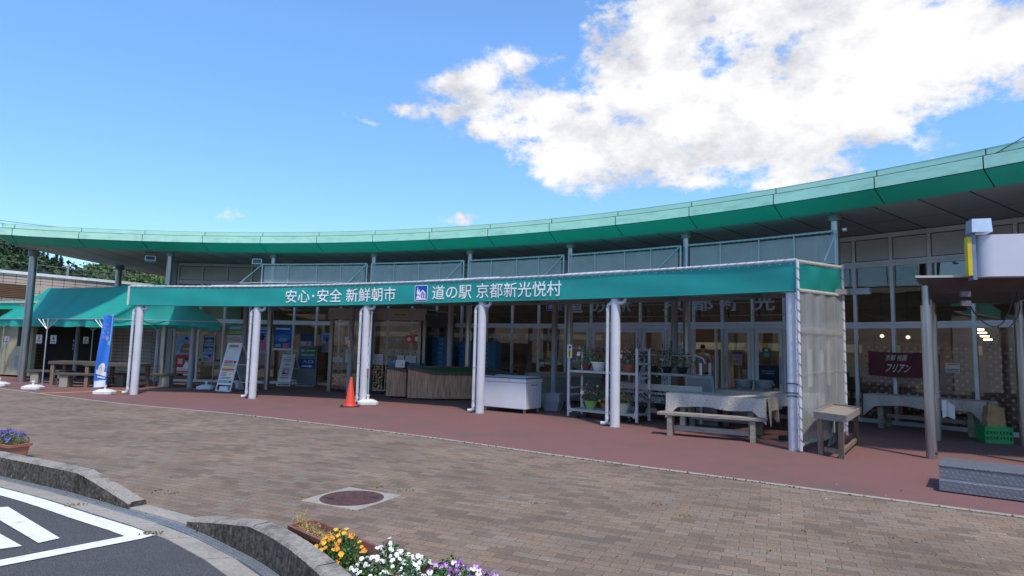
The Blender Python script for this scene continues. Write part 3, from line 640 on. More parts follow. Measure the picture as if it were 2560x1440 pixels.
for a in [.02, .055, .085, .12, .16, .40, .44, .47, .50, .54, .58, .62, .70, .735, .77, .82, .86, .90, .95]:
    sh = MB(); r_ = RG+rnd.uniform(1.8, 4.2); w_ = .012; h_ = rnd.uniform(.9, 1.35)
    sh.arcbox(a-w_, a+w_, r_, r_+.45, .02, h_); s_ = part(sh, 'display_shelf', wood_dark if rnd.random() < .5 else mat('shop_shelf_brown', (.24, .15, .09), .6))
    for k in range(7):
        b_ = MB(); aa_ = a-w_+2*w_*(k+.5)/7; h2 = rnd.uniform(.08, .28)
        b_.arcbox(aa_-.0013, aa_+.0013, r_+.05, r_+.25, h_, h_+h2, 1); b_.build('goods', rnd.choice([mat('goods_red', (.35, .05, .04)), mat('goods_cream', (.5, .45, .35)), mat('goods_green', (.08, .2, .06)), mat('goods_orange', (.5, .25, .06)), mat('goods_blue', (.08, .12, .3))]), s_, world=True)
tubem = mat('tube_glow', (1, .95, .86), .5, emit=9)
for k, a in enumerate((.02, .10, .19, .43, .50, .58, .66, .74)):
    q = thing('tube_light', 'lit white tube light on the shop ceiling, '+['far left', 'second from the far left', 'above the entrance porch', 'left of the entrance doors', 'above the leftmost doors', 'above the middle doors', 'above the open door', 'above the rightmost doors', 'above the lattice screens', 'farthest right'][k], 'lamp', P(RG+2.6, a, 3.93), -a, 'tube lights in the shop')
    MB().box(-.6, .6, -.07, .07, -.03, 0).build('diffuser', tubem, q); MB().box(-.62, .62, -.09, .09, .001, .045).build('housing', white_paint, q)
lampm = mat('lamp_glow', (1, .72, .38), .5, emit=7)
for k in range(4):
    p = deep(2447+k*7.5, 822+k*8.5, 15.5+k*.75); q = thing('ceiling_lamp', ['front', 'second', 'third', 'rearmost'][k]+' glowing square lamp of the warm row behind the right hand window', 'lamp', p, -.9, 'warm ceiling lamps')
    MB().box(-.09, .09, -.07, .07, -.035, 0).build('diffuser', lampm, q); MB().box(-.1, .1, -.08, .08, 0.001, .06).build('housing', black, q)
for k, (u, v) in enumerate(((2205, 840), (2270, 843))):
    p = deep(u, v, (15.4, 15.0)[k]); q = thing('pendant_lamp', ('left', 'right')[k]+' pale globe pendant lamp hanging above the lattice screens', 'lamp', p, 0, 'globe pendants')
    MB().lathe([(.001, -.05), (.035, -.035), (.05, 0), (.035, .035), (.001, .05)], n=12).build('globe', mat('globe_glow', (1, .88, .75), .4, emit=.8), q, smooth=True); MB().tube([(0, 0, .05), (0, 0, 1.2)], .006, 6).build('cord', black, q)
# projecting entrance porch of glass with a grey header
pa0, pa1, rp = .2100, .345, 23.35
PA, PB = P(rp, pa0), Vector((-1.60, 18.55, 0)); PB = P(23.35, .352)
pt_ = (PB-PA).normalized(); pn = Vector((-pt_.y, pt_.x, 0)); pl = (PB-PA).length
def pp(s, d, z): return PA+pt_*s+pn*d+UP*z
def pbox(s0, s1, d0, d1, z0, z1, mb=None):
    return (mb or MB()).hexa([pp(s0, d0, z0), pp(s1, d0, z0), pp(s1, d1, z0), pp(s0, d1, z0)], [pp(s0, d0, z1), pp(s1, d0, z1), pp(s1, d1, z1), pp(s0, d1, z1)])
PORCH = thing('entrance_porch', 'glass entrance porch with broad grey header projecting from the market hall front', 'porch', (PA+PB)/2)
hd_m = mat('grey_header', (.36, .35, .33), .5, var=.04)
dk = mat('dark_header', (.05, .05, .05), .5)
hd = pbox(-.1, pl, -.02, .1, 2.30, 2.62).build('header', hd_m, PORCH, world=True)
for s0 in (1.42, 2.0): pbox(s0+.0, s0+.012, -.0225, -.02, 2.31, 2.61).build('joint', dk, hd, world=True)
mk = MB()
for s0, s1 in ((2.28, 2.44), (2.48, 2.66)): rect(mk, lambda s, t_: pp(s, -.024, t_), s0, s1, 2.455, 2.485)
mk.build('lettering', mat('faded_red_ink', (.30, .11, .08)), hd, world=True)
pbox(pl, pl+.06, .0, 2.6, 2.1, 2.5).build('side_header', dk, PORCH, world=True)
pbox(-.1, pl+.02, .0, 2.6, 2.62, 2.66).build('roof', hd_m, PORCH, world=True)
for s0, w_ in ((-.02, .11), (pl-.22, .09), (pl-.06, .08)): pbox(s0, s0+w_, -.01, .09, 0, 2.3).build('post', mat('bronze_aluminium', (.30, .28, .24), .35, .6), PORCH, world=True)
for d0 in (.9, 1.7): pbox(pl-.0, pl+.05, d0, d0+.07, 0, 2.1).build('post', mat('bronze_aluminium', (.3, .28, .24)), PORCH, world=True)
pbox(.09, 1.05, .04, .05, .05, 2.28).build('pane', clear, PORCH, world=True); pbox(1.55, pl-.22, .04, .05, .05, 2.28).build('pane', clear, PORCH, world=True); pbox(pl-.005, pl+.005, .1, 2.5, .05, 2.1).build('pane', clear, PORCH, world=True)
pbox(.09, pl-.22, .02, .09, 2.2, 2.24).build('door_track', alu, PORCH, world=True); pbox(1.02, 1.07, .03, .06, .05, 2.2).build('door_frame', alu, PORCH, world=True); pbox(1.53, 1.58, .03, .06, .05, 2.2).build('door_frame', alu, PORCH, world=True)
lt = MB(); letters(lt, '道の駅', lambda s, t_: pp(1.90+s*.62, .034, 1.56+t_*.17)); letters(lt, '京都新光悦村', lambda s, t_: pp(1.74+s*1.62, .034, 1.18+t_*.22))
lt.build('lettering', mat('glass_vinyl', (.42, .44, .42), .6), PORCH, world=True)
# ---------------------------------------------------------------- toilet block on the left
TB = thing('toilet_block', 'low toilet building of pinkish tile with white coping, behind the green tent', 'building', (-18, 26, 0))
def tile_mat():
    m = bpy.data.materials.new('wall_tile'); m.use_nodes = True; t = m.node_tree; b = t.nodes['Principled BSDF']; l = t.links.new; b.inputs['Roughness'].default_value = .5
    c = t.nodes.new('ShaderNodeUVMap'); k = t.nodes.new('ShaderNodeTexBrick'); l(c.outputs[0], k.inputs['Vector']); k.offset = 0
    k.inputs['Color1'].default_value = (.50, .38, .32, 1); k.inputs['Color2'].default_value = (.56, .43, .365, 1); k.inputs['Mortar'].default_value = (.12, .09, .08, 1)
    k.inputs['Scale'].default_value = 1; k.inputs['Mortar Size'].default_value = .012; k.inputs['Brick Width'].default_value = .42; k.inputs['Row Height'].default_value = .125
    l(k.outputs['Color'], b.inputs['Base Color']); return m
tile = tile_mat()
def tiled(mb, name, root):
    o = part(mb, name, tile, root); me = o.data; uv = me.uv_layers.new(name='UVMap'); mwx = root_matrix(root)
    for p in me.polygons:
        n = p.normal; tx = Vector((-n.y, n.x, 0)); tx = tx.normalized() if tx.length > 1e-3 else Vector((1, 0, 0))
        for li in p.loop_indices: w = mwx @ me.vertices[me.loops[li].vertex_index].co; uv.data[li].uv = (w.dot(tx), w.z-.02)
    return o
def wall_box(a, b, th, z0, z1):
    a, b = Vector(a), Vector(b); d = (b-a).normalized(); n = Vector((-d.y, d.x, 0))*th
    q = [a, b, b+n, a+n]; return MB().hexa([p+UP*z0 for p in q], [p+UP*z1 for p in q])
WA, WB = Vector((-20.8, 22.95, 0)), Vector((-15.4, 31.7, 0)); wd = (WB-WA).normalized(); wn = Vector((-wd.y, wd.x, 0))
tiled(wall_box(WA, WB, 4, 0, 3.98), 'wall', TB)
part(wall_box(WA-wn*.06-wd*.06, WB-wn*.06, 4.2, 3.985, 4.1), 'coping', mat('white_coping', (.78, .78, .77), .5), TB, recalc=True)
def onwall(u, v):
    d = sight(u, v); t = ((WA-Vector((0, 0, EYE))).dot(wn))/d.dot(wn); return Vector((0, 0, EYE))+d*t
band_ = MB(); sA = (onwall(0, 700)-WA).dot(wd)
for k in range(95):
    s0 = k*.105; q = WA+wd*s0-wn*.004; band_.hexa([q+UP*3.36-wn*.006, q+wd*.092+UP*3.36-wn*.006, q+wd*.092+UP*3.36+wn*.003, q+UP*3.36+wn*.003], [q+UP*3.58-wn*.006, q+wd*.092+UP*3.58-wn*.006, q+wd*.092+UP*3.58+wn*.003, q+UP*3.58+wn*.003])
part(band_, 'soldier_course', mat('soldier_tile', (.53, .41, .35), .5, var=.12, scale=3), TB)
for (ua, va, ub, vb) in ((-60, 705, 64, 747), (124, 722, 165, 752)):
    p, q = onwall(ua, va), onwall(ub, vb); s0, s1 = (p-WA).dot(wd), (q-WA).dot(wd); z0, z1 = q.z, onwall(ub, va+8).z
    fr = part(MB().hexa([WA+wd*s-wn*d+UP*z0 for s, d in ((s0, .03), (s1, .03), (s1, -.05), (s0, -.05))], [WA+wd*s-wn*d+UP*z1 for s, d in ((s0, .03), (s1, .03), (s1, -.05), (s0, -.05))]), 'louvre_window', mat('louvre_frame', (.05, .035, .025), .6), TB)
    lv = MB()
    for k in range(7):
        z = z0+.05+(z1-z0-.1)*k/6.5; a_, b__ = s1-min(.9, (s1-s0)*.95), s1-.05
        lv.bar(WA+wd*a_-wn*.045+UP*z, WA+wd*b__-wn*.045+UP*z, .03, .045)
    lv.build('louvre', mat('louvre_brown', (.16, .075, .04), .6), fr, world=True)
# lower front: flat roofed lobby with green fascia, doors and recess
F = [Vector((-21.2, 24.45, 0)), Vector((-17.66, 22.92, 0)), Vector((-16.9, 23.9, 0)), Vector((-13.0, 23.05, 0))]
lob = MB(); rf = [Vector((-21.4, 23.9, 0)), Vector((-17.4, 22.3, 0)), Vector((-12.7, 22.75, 0)), Vector((-12.9, 26, 0)), Vector((-21, 26, 0))]
part(MB().hexa([p+UP*2.5 for p in rf], [p+UP*2.72 for p in rf]), 'lobby_roof', green_slope, TB, recalc=True)
rf2 = [p+(p-Vector((-17, 25, 0))).normalized()*.05 for p in rf]; part(MB().hexa([p+UP*2.722 for p in rf2], [p+UP*2.80 for p in rf2]), 'roof_lip', mat('pale_green_lip', (.42, .55, .45), .5), TB, recalc=True)
dw = mat('cream_door', (.40, .37, .25), .55, var=.06)
part(wall_box(F[0], F[1], .15, .06, 2.5), 'door_wall', dw, TB)
fd = (F[1]-F[0]).normalized(); fn_ = Vector((fd.y, -fd.x, 0))
def fpt(s, d, z): return F[1]-fd*s+fn_*d+UP*z
def fbox(s0, s1, d0, d1, z0, z1): return MB().hexa([fpt(s1, d1, z0), fpt(s0, d1, z0), fpt(s0, d0, z0), fpt(s1, d0, z0)], [fpt(s1, d1, z1), fpt(s0, d1, z1), fpt(s0, d0, z1), fpt(s1, d0, z1)])
dr_ = part(fbox(.05, 1.35, .002, .03, .08, 2.2), 'door', mat('cream_door_leaf', (.44, .41, .28), .5), TB, recalc=True)
fbox(.55, .85, .031, .036, 1.15, 1.95).build('window', ink, dr_, world=True); fbox(.50, .90, .031, .04, .3, .8).build('vent_grille', grey_paint, dr_, world=True); MB().tube([fpt(.16, .06, .8), fpt(.16, .06, 1.2)], .018).build('handle', steel, dr_, world=True)
tiled(wall_box(F[2]+Vector((.9, .6, 0)), F[3], .2, 0, 2.5), 'lobby_wall', TB)
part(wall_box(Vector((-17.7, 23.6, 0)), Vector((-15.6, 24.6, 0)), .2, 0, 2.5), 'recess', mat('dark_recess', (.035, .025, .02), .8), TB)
for u0, u1 in ((352, 385),):
    p, q = deep(u0, 935, 22.95), deep(u1, 935, 22.95)
    lv = MB()
    for k in range(12): lv.bar((p.x, 22.72, .35+k*.12), (q.x, 22.68, .35+k*.12), .02, .09)
    part(lv, 'wall_louvre', mat('grey_louvre', (.25, .26, .25), .6), TB)
part(MB().box(-.05, .05, -.05, .05, 0, 2.5, Matrix.Translation(deep(388, 940, 22.5).xy.to_3d())), 'white_post', white_paint, TB)
part(MB().tube([deep(184, 950, 23.2).xy.to_3d(), deep(184, 950, 23.2).xy.to_3d()+UP*2.5], .07, 14), 'pillar', grey_paint, TB, smooth=True)
# ================================================================ WALKWAY CANOPY with lettered fascia
CN = thing('walkway_canopy', 'long walkway canopy with teal fabric fascia, white lettering and round white columns', 'canopy', P(20.04, .44))
def cpart(mb, name, m, root=None, **k): return mb.build(name, m, root or CN, world=True, **k)
def lerp_tab(tab, a):
    for (x0, y0), (x1, y1) in zip(tab, tab[1:]):
        if a <= x1: return y0+(y1-y0)*(a-x0)/(x1-x0)
    return tab[-1][1]
zb_t = [(-.02, 2.455), (.02, 2.46), (.19, 2.485), (.355, 2.54), (.52, 2.59), (.70, 2.585), (.90, 2.555)]
zt_t = [(-.02, 2.945), (.02, 2.95), (.19, 2.99), (.355, 3.05), (.52, 3.085), (.70, 3.07), (.90, 3.02)]
A0, A1, RF = .0045, .8762, 19.93
def fz(a, t): return lerp_tab(zb_t, a)*(1-t)+lerp_tab(zt_t, a)*t
def fpnt(a, t, d=0): return P(RF-d+.012*sin(a*39+t*2)*sin(t*pi), a, fz(a, t))
fa_ = MB().grid(lambda u, v: fpnt(A0+(A1-A0)*u, v), 150, 6)
fas = cpart(fa_, 'fascia', teal, smooth=True)
hem = MB().tube([fpnt(A0+(A1-A0)*k/120, 0, .004) for k in range(121)], .014, 6); hem.build('hem', mat('teal_hem', (.006, .20, .17), .6), fas, world=True, smooth=True)
def sign_line(body, u0, u1, vmid, h=.33, name='lettering'):
    a0, z0 = onarc(u0, vmid, RF); a1, _ = onarc(u1, vmid, RF); m = MB()
    letters(m, body, lambda s, t: fpnt(a0+(a1-a0)*s, .155+.70*t, .014), weight=.005)
    m.build(name, letter_white, fas, world=True)
sign_line('安心･安全 新鮮朝市', 715, 990, 742); sign_line('道の駅 京都新光悦村', 1081, 1404, 730)
a0, _ = onarc(1037.5, 736, RF); a1, _ = onarc(1069.5, 736, RF)
lf = lambda s, t, d=.012: fpnt(a0+(a1-a0)*s, .09+.80*t, d)
lg = MB()
def rnd_rect(mb, f, r, s0, s1, t0, t1, mi):
    pts = []
    for cx_, cy_, b0 in ((s1-r, t1-r, 0), (s0+r, t1-r, 90), (s0+r, t0+r, 180), (s1-r, t0+r, 270)):
        for k in range(5): q = math.radians(b0+k*22.5); pts.append(f(cx_+r*cos(q), cy_+r*sin(q)))
    mb.face(pts, mi)
def emblem(lg, lf, w=1, b=0):
    rnd_rect(lg, lambda s, t: lf(s, t, .012), .08, 0, 1, 0, 1, w); rnd_rect(lg, lambda s, t: lf(s, t, .014), .07, .035, .965, .03, .97, b)
    f = lambda s, t: lf(s, t, .016)
    for x, y, ww, hh in ((.24, .48, .13, .45), (.36, .42, .15, .36)): lg.face([f(x-ww*.55, y), f(x+ww*.55, y), f(x+ww*.4, y+hh*.35), f(x, y+hh), f(x-ww*.4, y+hh*.35)], w)
    for x in (.24, .36): lg.face([f(x-.022, .3), f(x+.022, .3), f(x+.022, .5), f(x-.022, .5)], w)
    lg.face([f(.08, .10), f(.92, .10), f(.92, .17), f(.5, .2), f(.16, .17)], w); lg.face([f(.12, .2), f(.42, .2), f(.46, .27), f(.34, .36), f(.16, .3)], w)
    lg.face([f(.42, .52), f(.62, .73), f(.62, .63), f(.47, .47)], w); lg.face([f(.62, .73), f(.86, .52), f(.82, .46), f(.62, .63)], w)
    lg.face([f(.46, .2), f(.53, .2), f(.53, .54), f(.46, .47)], w); lg.face([f(.78, .2), f(.85, .2), f(.85, .48), f(.78, .54)], w)
    lg.face([f(.62, .22), f(.69, .22), f(.69, .43), f(.62, .43)], w); lg.face([f(.62, .47), f(.69, .47), f(.69, .53), f(.62, .53)], w)
emblem(lg, lf); lg.build('emblem', [blue_ink, letter_white], fas, world=True)
# pipe frame laced with cord
def lacing(path, r, pitch, cr=.0045, n_=7):
    pth = resample(path, max(2, int(sum((b-a).length for a, b in zip(path, path[1:]))/(pitch/n_)))); out = []
    for k, p in enumerate(pth):
        d = (pth[min(k+1, len(pth)-1)]-pth[max(k-1, 0)]).normalized(); x = d.cross(UP) if abs(d.z) < .9 else d.cross(Vector((1, 0, 0))); x.normalize(); y = x.cross(d)
        q = 2*pi*k/n_; out.append(p+(x*cos(q)+y*sin(q))*r)
    return out
top_path = [P(RF, A0+(A1-A0)*k/100, fz(A0+(A1-A0)*k/100, 1)+.035) for k in range(101)]
pf = cpart(MB().tube(top_path, .026, 8), 'top_rail', white_pvc, smooth=True)
MB().tube(lacing(top_path, .028, .17), .004, 4).build('lacing', rope_m, pf, world=True)
for s0, s1 in ((.13, .26), (.50, .62), (.72, .80)):
    pth = [P(RF+.14, A0+(A1-A0)*(s0+(s1-s0)*k/20), fz(A0+(A1-A0)*(s0+(s1-s0)*k/20), 1)+.07) for k in range(21)]
    q = cpart(MB().tube(pth, .022, 8), 'spare_rail', white_pvc, smooth=True)
ey = MB()
for k in range(95):
    a = A0+(A1-A0)*(k+.5)/95; p = fpnt(a, .955, .012); ey.tube([p-out_(a)*.004, p+out_(a)*.004], .009, 8)
ey.build('eyelets', mat('brass_eyelet', (.62, .60, .50), .4, .5), fas, world=True)
cpart(MB().tube([P(RF, A0-.001, fz(A0, 0)), P(RF, A0-.001, fz(A0, 1)+.04)], .03, 8), 'end_rail', white_pvc, smooth=True)
# canopy roof and rear columns
cpart(MB().grid(lambda u, v: P(20.0+3.0*v, A0+(A1-.02-A0)*u, fz(A0+(A1-A0)*u, 1)-.05+.26*v+.02*sin(u*150)), 120, 6).grid(lambda u, v: P(20.0+3.0*v, A0+(A1-.02-A0)*u, fz(A0+(A1-A0)*u, 1)-.09+.26*v), 120, 6), 'roof', teal)
rfm = MB()
for a in (.0184, .1016, .1896, .272, .355, .439, .5235, .609, .694, .78, .86): rfm.bar(P(20.0, a, fz(a, 0)+.03), P(22.95, a, fz(a, 0)+.22), .06, .1)
rfm.arcbox(A0, A1, 22.87, 22.95, 2.72, 2.84)
cpart(rfm, 'roof_beam', grey_paint)
for a in (.0184, .0931, .2523, .3997, .5456, .692): cpart(MB().tube([P(22.9, a, 0), P(22.9, a, 2.75)], .083, 18), 'rear_column', grey_paint, smooth=True)
cols = [.0184, .1896, .3553, .5235, .6944, .8692]
for k, a in enumerate(cols):
    c_ = cpart(MB().tube([P(20.04, a, 0), P(20.04, a, fz(a, 0)+.05)], .098, 24), 'column', white_paint, smooth=True)
    MB().lathe([(.108, 0), (.106, .012), (.100, .016)], P(20.04, a, 0), 24).build('foot', mat('stained_foot', (.33, .30, .27), .8), c_, world=True, smooth=True)
    if k < 5:
        f = -out_(a); t = tan_(a); b0 = P(20.04, a)-t*.165+f*.03; zt = fz(a, 0)-.10
        arcp = lambda c, d1, d2, r: [c+d1*r*cos(q)+d2*r*sin(q) for q in [pi/2*j/6 for j in range(7)]]
        path = [b0-t*.13+f*.03+UP*.055, b0-t*.07+UP*.055, b0-t*.02+UP*.075, b0+UP*.12, b0+UP*(zt-.09), b0+t*.02+UP*(zt-.03), b0+t*.08+UP*zt, b0+t*.34+UP*zt, b0+t*.385+UP*(zt+.02), b0+t*.40+UP*(zt+.07), b0+t*.40+UP*(zt+.16)]
        pipe = cpart(MB().tube(path, .036, 12), 'downpipe', white_pvc, smooth=True)
        jn = MB()
        for z in (.17, zt-.14): jn.tube([b0+UP*(z-.03), b0+UP*(z+.03)], .041, 12)
        jn.tube([b0+t*.06+UP*zt, b0+t*.10+UP*zt], .041, 12).tube([b0+t*.31+UP*zt, b0+t*.35+UP*zt], .041, 12)
        jn.build('sockets', white_pvc, pipe, world=True, smooth=True)
        MB().tube([path[0]+(path[0]-path[1]).normalized()*.0015, path[0]+(path[0]-path[1]).normalized()*.002], .029, 12).build('outlet', black, pipe, world=True)
        cl = MB()
        for z in (.28, 1.05, 2.02):
            cl.tube([b0+UP*(z-.008), b0+UP*(z+.008)], .040, 12).bar(b0+UP*z, b0+t*.10-f*.02+UP*z, .012, .016)
        cl.build('clips', galv, pipe, world=True)
cp = P(20.04, cols[5]); cb_ = MB()
for z in (.86, .91, 1.06): cb_.tube([cp+Vector((cos(q)*.104, sin(q)*.104, z+.01*sin(q*2))) for q in [2*pi*j/16 for j in range(17)]]+[P(20.0, .876, z+.02)], .008, 5)
cpart(cb_, 'black_tie', black)
# mesh wind screens standing on the rear edge of the canopy
msh = see_thru('grey_mesh', (.66, .60, .59), .45, .7); scr_t = mat('screen_tube', (.46, .52, .54), .4, .3, var=.06)
ja = [.1128, .2748, .4197, .5594, .7026, .8532]; zs = [(3.43, 4.03), (3.44, 4.04), (3.45, 4.05), (3.47, 4.06), (3.5, 4.06), (3.39, 4.03)]
def scr(a, t): return P(22.9, a, lerp_tab([(x, z[0]) for x, z in zip(ja, zs)], a)*(1-t)+lerp_tab([(x, z[1]) for x, z in zip(ja, zs)], a)*t)
for k in range(5):
    b0, b1 = ja[k]+(.0035 if k else 0), ja[k+1]-.0035; q = MB()
    q.tube([scr(b0+(b1-b0)*j/12, 1) for j in range(13)], .024, 8).tube([scr(b0+(b1-b0)*j/12, 0) for j in range(13)], .018, 6)
    for j, e in ((0, b0), (1, b1)): q.tube([scr(e, 0)-UP*.05, scr(e, 1)], .024, 8)
    fr = cpart(q, 'wind_screen', scr_t, smooth=True)
    for j in (1, 2, 3):
        e = b0+(b1-b0)*(j/4+(.02 if j == 2 else 0)); MB().tube([scr(e, 0)-out_(e)*.01, scr(e, 1)-out_(e)*.01], .013, 6).build('stile', scr_t, fr, world=True, smooth=True)
    MB().grid(lambda u, v: scr(b0+.003+(b1-b0-.006)*u, .03+.87*v)+out_(b0)*(.012+.015*sin(u*37)*sin(v*3)), 24, 3).build('mesh', msh, fr, world=True)
    tw = MB()
    for j in range(26):
        e = b0+(b1-b0)*(j+.5)/26; tw.bar(scr(e-.001, .90)-out_(e)*.005, scr(e+.001, .99)-out_(e)*.02, .006, .006)
    tw.build('ties', black, fr, world=True)
    e = ja[k+1]-.004 if k < 4 else ja[5]-.002
    if k < 4: MB().tube([scr(e-.026, 0)-out_(e)*.06, scr(e, .97)-out_(e)*.03], .016, 6).build('brace', scr_t, fr, world=True, smooth=True)
    else: MB().tube([scr(e-.006, 0)-out_(e)*.3, scr(e, .97)-out_(e)*.03], .016, 6).build('brace', scr_t, fr, world=True, smooth=True)
    if k == 0:
        e = b0; MB().tube([P(22.86, e-.031, 3.40), scr(e, .98)-out_(e)*.03], .018, 6).tube([P(22.86, e-.031, 3.40), scr(e, 0)-out_(e)*.04], .016, 6).build('brace', scr_t, fr, world=True, smooth=True)
# right hand end: laced corner pole, green valance, translucent side sheet
K0, K1 = P(19.93, .8766), Vector((6.47, 12.02, 0)); kd = (K1-K0).normalized(); kl = (K1-K0).length; kn = Vector((-kd.y, kd.x, 0))
def kp(s, z, d=0): return K0+kd*(s*kl)+kn*d+UP*z
pole = cpart(MB().tube([kp(0, .02), kp(0, 3.06)], .026, 10), 'corner_pole', white_pvc, smooth=True)
MB().tube(lacing([kp(0, .1), kp(0, 3.0)], .031, .17), .006, 4).build('lacing', rope_m, pole, world=True)
pole2 = cpart(MB().tube([kp(1, .02), kp(1, 3.3)], .03, 10), 'corner_pole', white_pvc, smooth=True)
MB().tube(lacing([kp(1, .1), kp(1, 3.2)], .034, .2), .006, 4).build('lacing', rope_m, pole2, world=True)
teal_l = mat('teal_canvas_thin', (.02, .37, .30), .6, var=.06, scale=1.2)
tb_ = teal_l.node_tree; bs = tb_.nodes['Principled BSDF']; tl = tb_.nodes.new('ShaderNodeBsdfTranslucent'); tl.inputs[0].default_value = (.03, .42, .34, 1); mxs = tb_.nodes.new('ShaderNodeMixShader'); mxs.inputs[0].default_value = .4
tb_.links.new(bs.outputs[0], mxs.inputs[1]); tb_.links.new(tl.outputs[0], mxs.inputs[2]); tb_.links.new(mxs.outputs[0], tb_.nodes['Material Output'].inputs[0])
v_ = cpart(MB().grid(lambda u, v: kp(.015+.97*u, (2.60+.12*u)*(1-v)+(3.0+.2*u)*v, .02*sin(u*14)*sin(v*pi)), 24, 4), 'side_valance', teal_l, smooth=True)
for zz, nm in ((lambda s: 3.04+.21*s, 'side_top_rail'), (lambda s: 2.57+.13*s, 'side_bottom_rail')):
    pth = [kp(j/10, zz(j/10)) for j in range(11)]
    ra_ = cpart(MB().tube(pth, .022, 8), nm, white_pvc, smooth=True); MB().tube(lacing(pth, .026, .05, n_=6), .007, 5).build('lacing', rope_y, ra_, world=True, smooth=True)
sheet_m = see_thru('translucent_sheet', (.47, .48, .47), .62, .3)
sh_ = cpart(MB().grid(lambda u, v: kp(.02+.96*u, .13+(2.42+.12*u)*v,   .010*sin(u*22)+.004*sin(v*5+u*3)), 40, 16), 'side_sheet', sheet_m, smooth=True)
lnm = MB()
for s in (.12, .27, .42, .58, .73, .88): lnm.grid(lambda u, v: kp(s+.008*u, .14+2.4*v, -.022+.018*sin(s*22)), 1, 10)
for z_, hz in ((1.22, .018), (1.88, .10)): lnm.grid(lambda u, v: kp(.02+.96*u, z_+.03*u+hz*v, -.024), 24, 1)
lnm.build('sheet_seam', see_thru('seam_tape', (.52, .49, .44), .40, .4), sh_, world=True)
pth = [kp(j/10, .11+.02*sin(j)) for j in range(11)]
ra_ = cpart(MB().tube(pth, .018, 8), 'side_foot_rail', white_pvc, smooth=True); MB().tube(lacing(pth, .03, .07, n_=6), .007, 5).build('lacing', rope_y, ra_, world=True)
for s, z0, z1, w in ((.22, 1.0, 1.62, .09), (.48, 1.25, 1.6, .08), (.63, 1.0, 1.8, .08)): MB().grid(lambda u, v: kp(s+w*u, z0+(z1-z0)*v, .05), 1, 1).build('taped_paper', paper, sh_, world=True)
# ================================================================ TENTS
tct = tent_cloth.node_tree; tcb = tct.nodes['Principled BSDF']; tcl = tct.nodes.new('ShaderNodeBsdfTranslucent'); tcl.inputs[0].default_value = (.03, .55, .44, 1); tcm = tct.nodes.new('ShaderNodeMixShader'); tcm.inputs[0].default_value = .28
tct.links.new(tcb.outputs[0], tcm.inputs[1]); tct.links.new(tcl.outputs[0], tcm.inputs[2]); tct.links.new(tcm.outputs[0], tct.nodes['Material Output'].inputs[0])
def tent(name, label, corners, zr, zr2, ze, leg_pts, drop=.24, seed=1, droops=True):
    """corners: near-left, near-right, far-right, far-left eave points (plan)"""
    nl, nr, fr, fl = [Vector((*c, 0)) for c in corners]; r = thing(name, label, 'tent', (nl+nr+fr+fl)/4)
    rn, rf = (nl+nr)/2, (fl+fr)/2; cl_ = MB()
    def wav(p, u, v): return .035*mnoise.noise(Vector((p.x*1.1+seed, p.y*1.1, v*2)))
    def slope(e0, e1, r0, r1):
        def f(u, v): e = e0.lerp(e1, u)+UP*ze; t = r0.lerp(r1, u)+UP*(zr+(zr2-zr)*u); p = e.lerp(t, v); return p-UP*(.16*sin(pi*v)*.5+.09*sin(u*pi*2)**2*v*(1-v))+UP*wav(p, u, v)
        return f
    cl_.grid(slope(nl, fl, rn, rf), 24, 12); cl_.grid(slope(fr, nr, rf, rn), 24, 12)
    cv = cl_.build('canvas', tent_cloth, r, world=True, smooth=True)
    vl = MB()
    for e0, e1 in ((nl, fl), (fr, nr)):
        L_ = (e1-e0).length; n = Vector(((e1-e0).y, -(e1-e0).x, 0)).normalized()
        vl.grid(lambda u, v: e0.lerp(e1, u)+UP*(ze-drop*v-(.03*abs(sin(u*L_*2.1)))*v)+n*(.05*sin(u*L_*5.3)*v+.035*sin(u*L_*9.7+1)*v+.02), 60, 4)
    vl.build('valance', tent_cloth, cv, world=True, smooth=True)
    for e0, e1, rp_, z_ in ((nl, nr, rn, zr), (fr, fl, rf, zr2)):
        def f(u, v):
            p = e0.lerp(e1, u); apex = z_-.02; top = ze+(apex-ze)*(1-abs(2*u-1)); bot = ze-drop+.10*sin(pi*u); s_ = Vector((-(e1-e0).y, (e1-e0).x, 0)).normalized()
            return p+UP*(top+(bot-top)*v)+s_*(.05*sin(u*19)*v+.10*sin(pi*u)*sin(pi*v))
        MB().grid(f, 40, 8).build('gable', tent_cloth, cv, world=True, smooth=True)
    pl_ = MB()
    for p in leg_pts:
        p = Vector((*p, 0)); lg_ = MB().tube([p, p+UP*(ze-.02)], .019, 8).tube([p, p+UP*.012], .05, 10)
        l_ = lg_.build('leg', galv, r, world=True, smooth=True)
        br_ = MB(); ax = (fl-nl).normalized(); ac = (nr-nl).normalized()
        for d in (ax, -ax, ac, -ac): br_.tube([p+UP*(ze-.38), p+d*.32+UP*(ze-.04)], .011, 6)
        br_.build('strut', galv, l_, world=True, smooth=True)
    fm = MB()
    for a, b in ((nl, nr), (nr, fr), (fr, fl), (fl, nl)): fm.tube([a+UP*(ze-.01), b+UP*(ze-.01)], .017, 6)
    fm.tube([rn+UP*(zr-.04), rf+UP*(zr2-.04)], .017, 6)
    fm.build('frame', galv, r, world=True, smooth=True); return r
c_nl, c_nr = deep(268, 795, 19.6), deep(549, 806, 19.5); c_fl = deep(-8, 800, 22.6); c_fr = c_fl+(c_nr-c_nl)
xy = lambda p: (p.x, p.y)
ridge_n = deep(415, 716, 19.55); ridge_f = deep(150, 722, 22.6)
ZE = (c_nl.z+c_nr.z)/2; print('tent', c_nl, c_nr, c_fl, ridge_n, ridge_f)
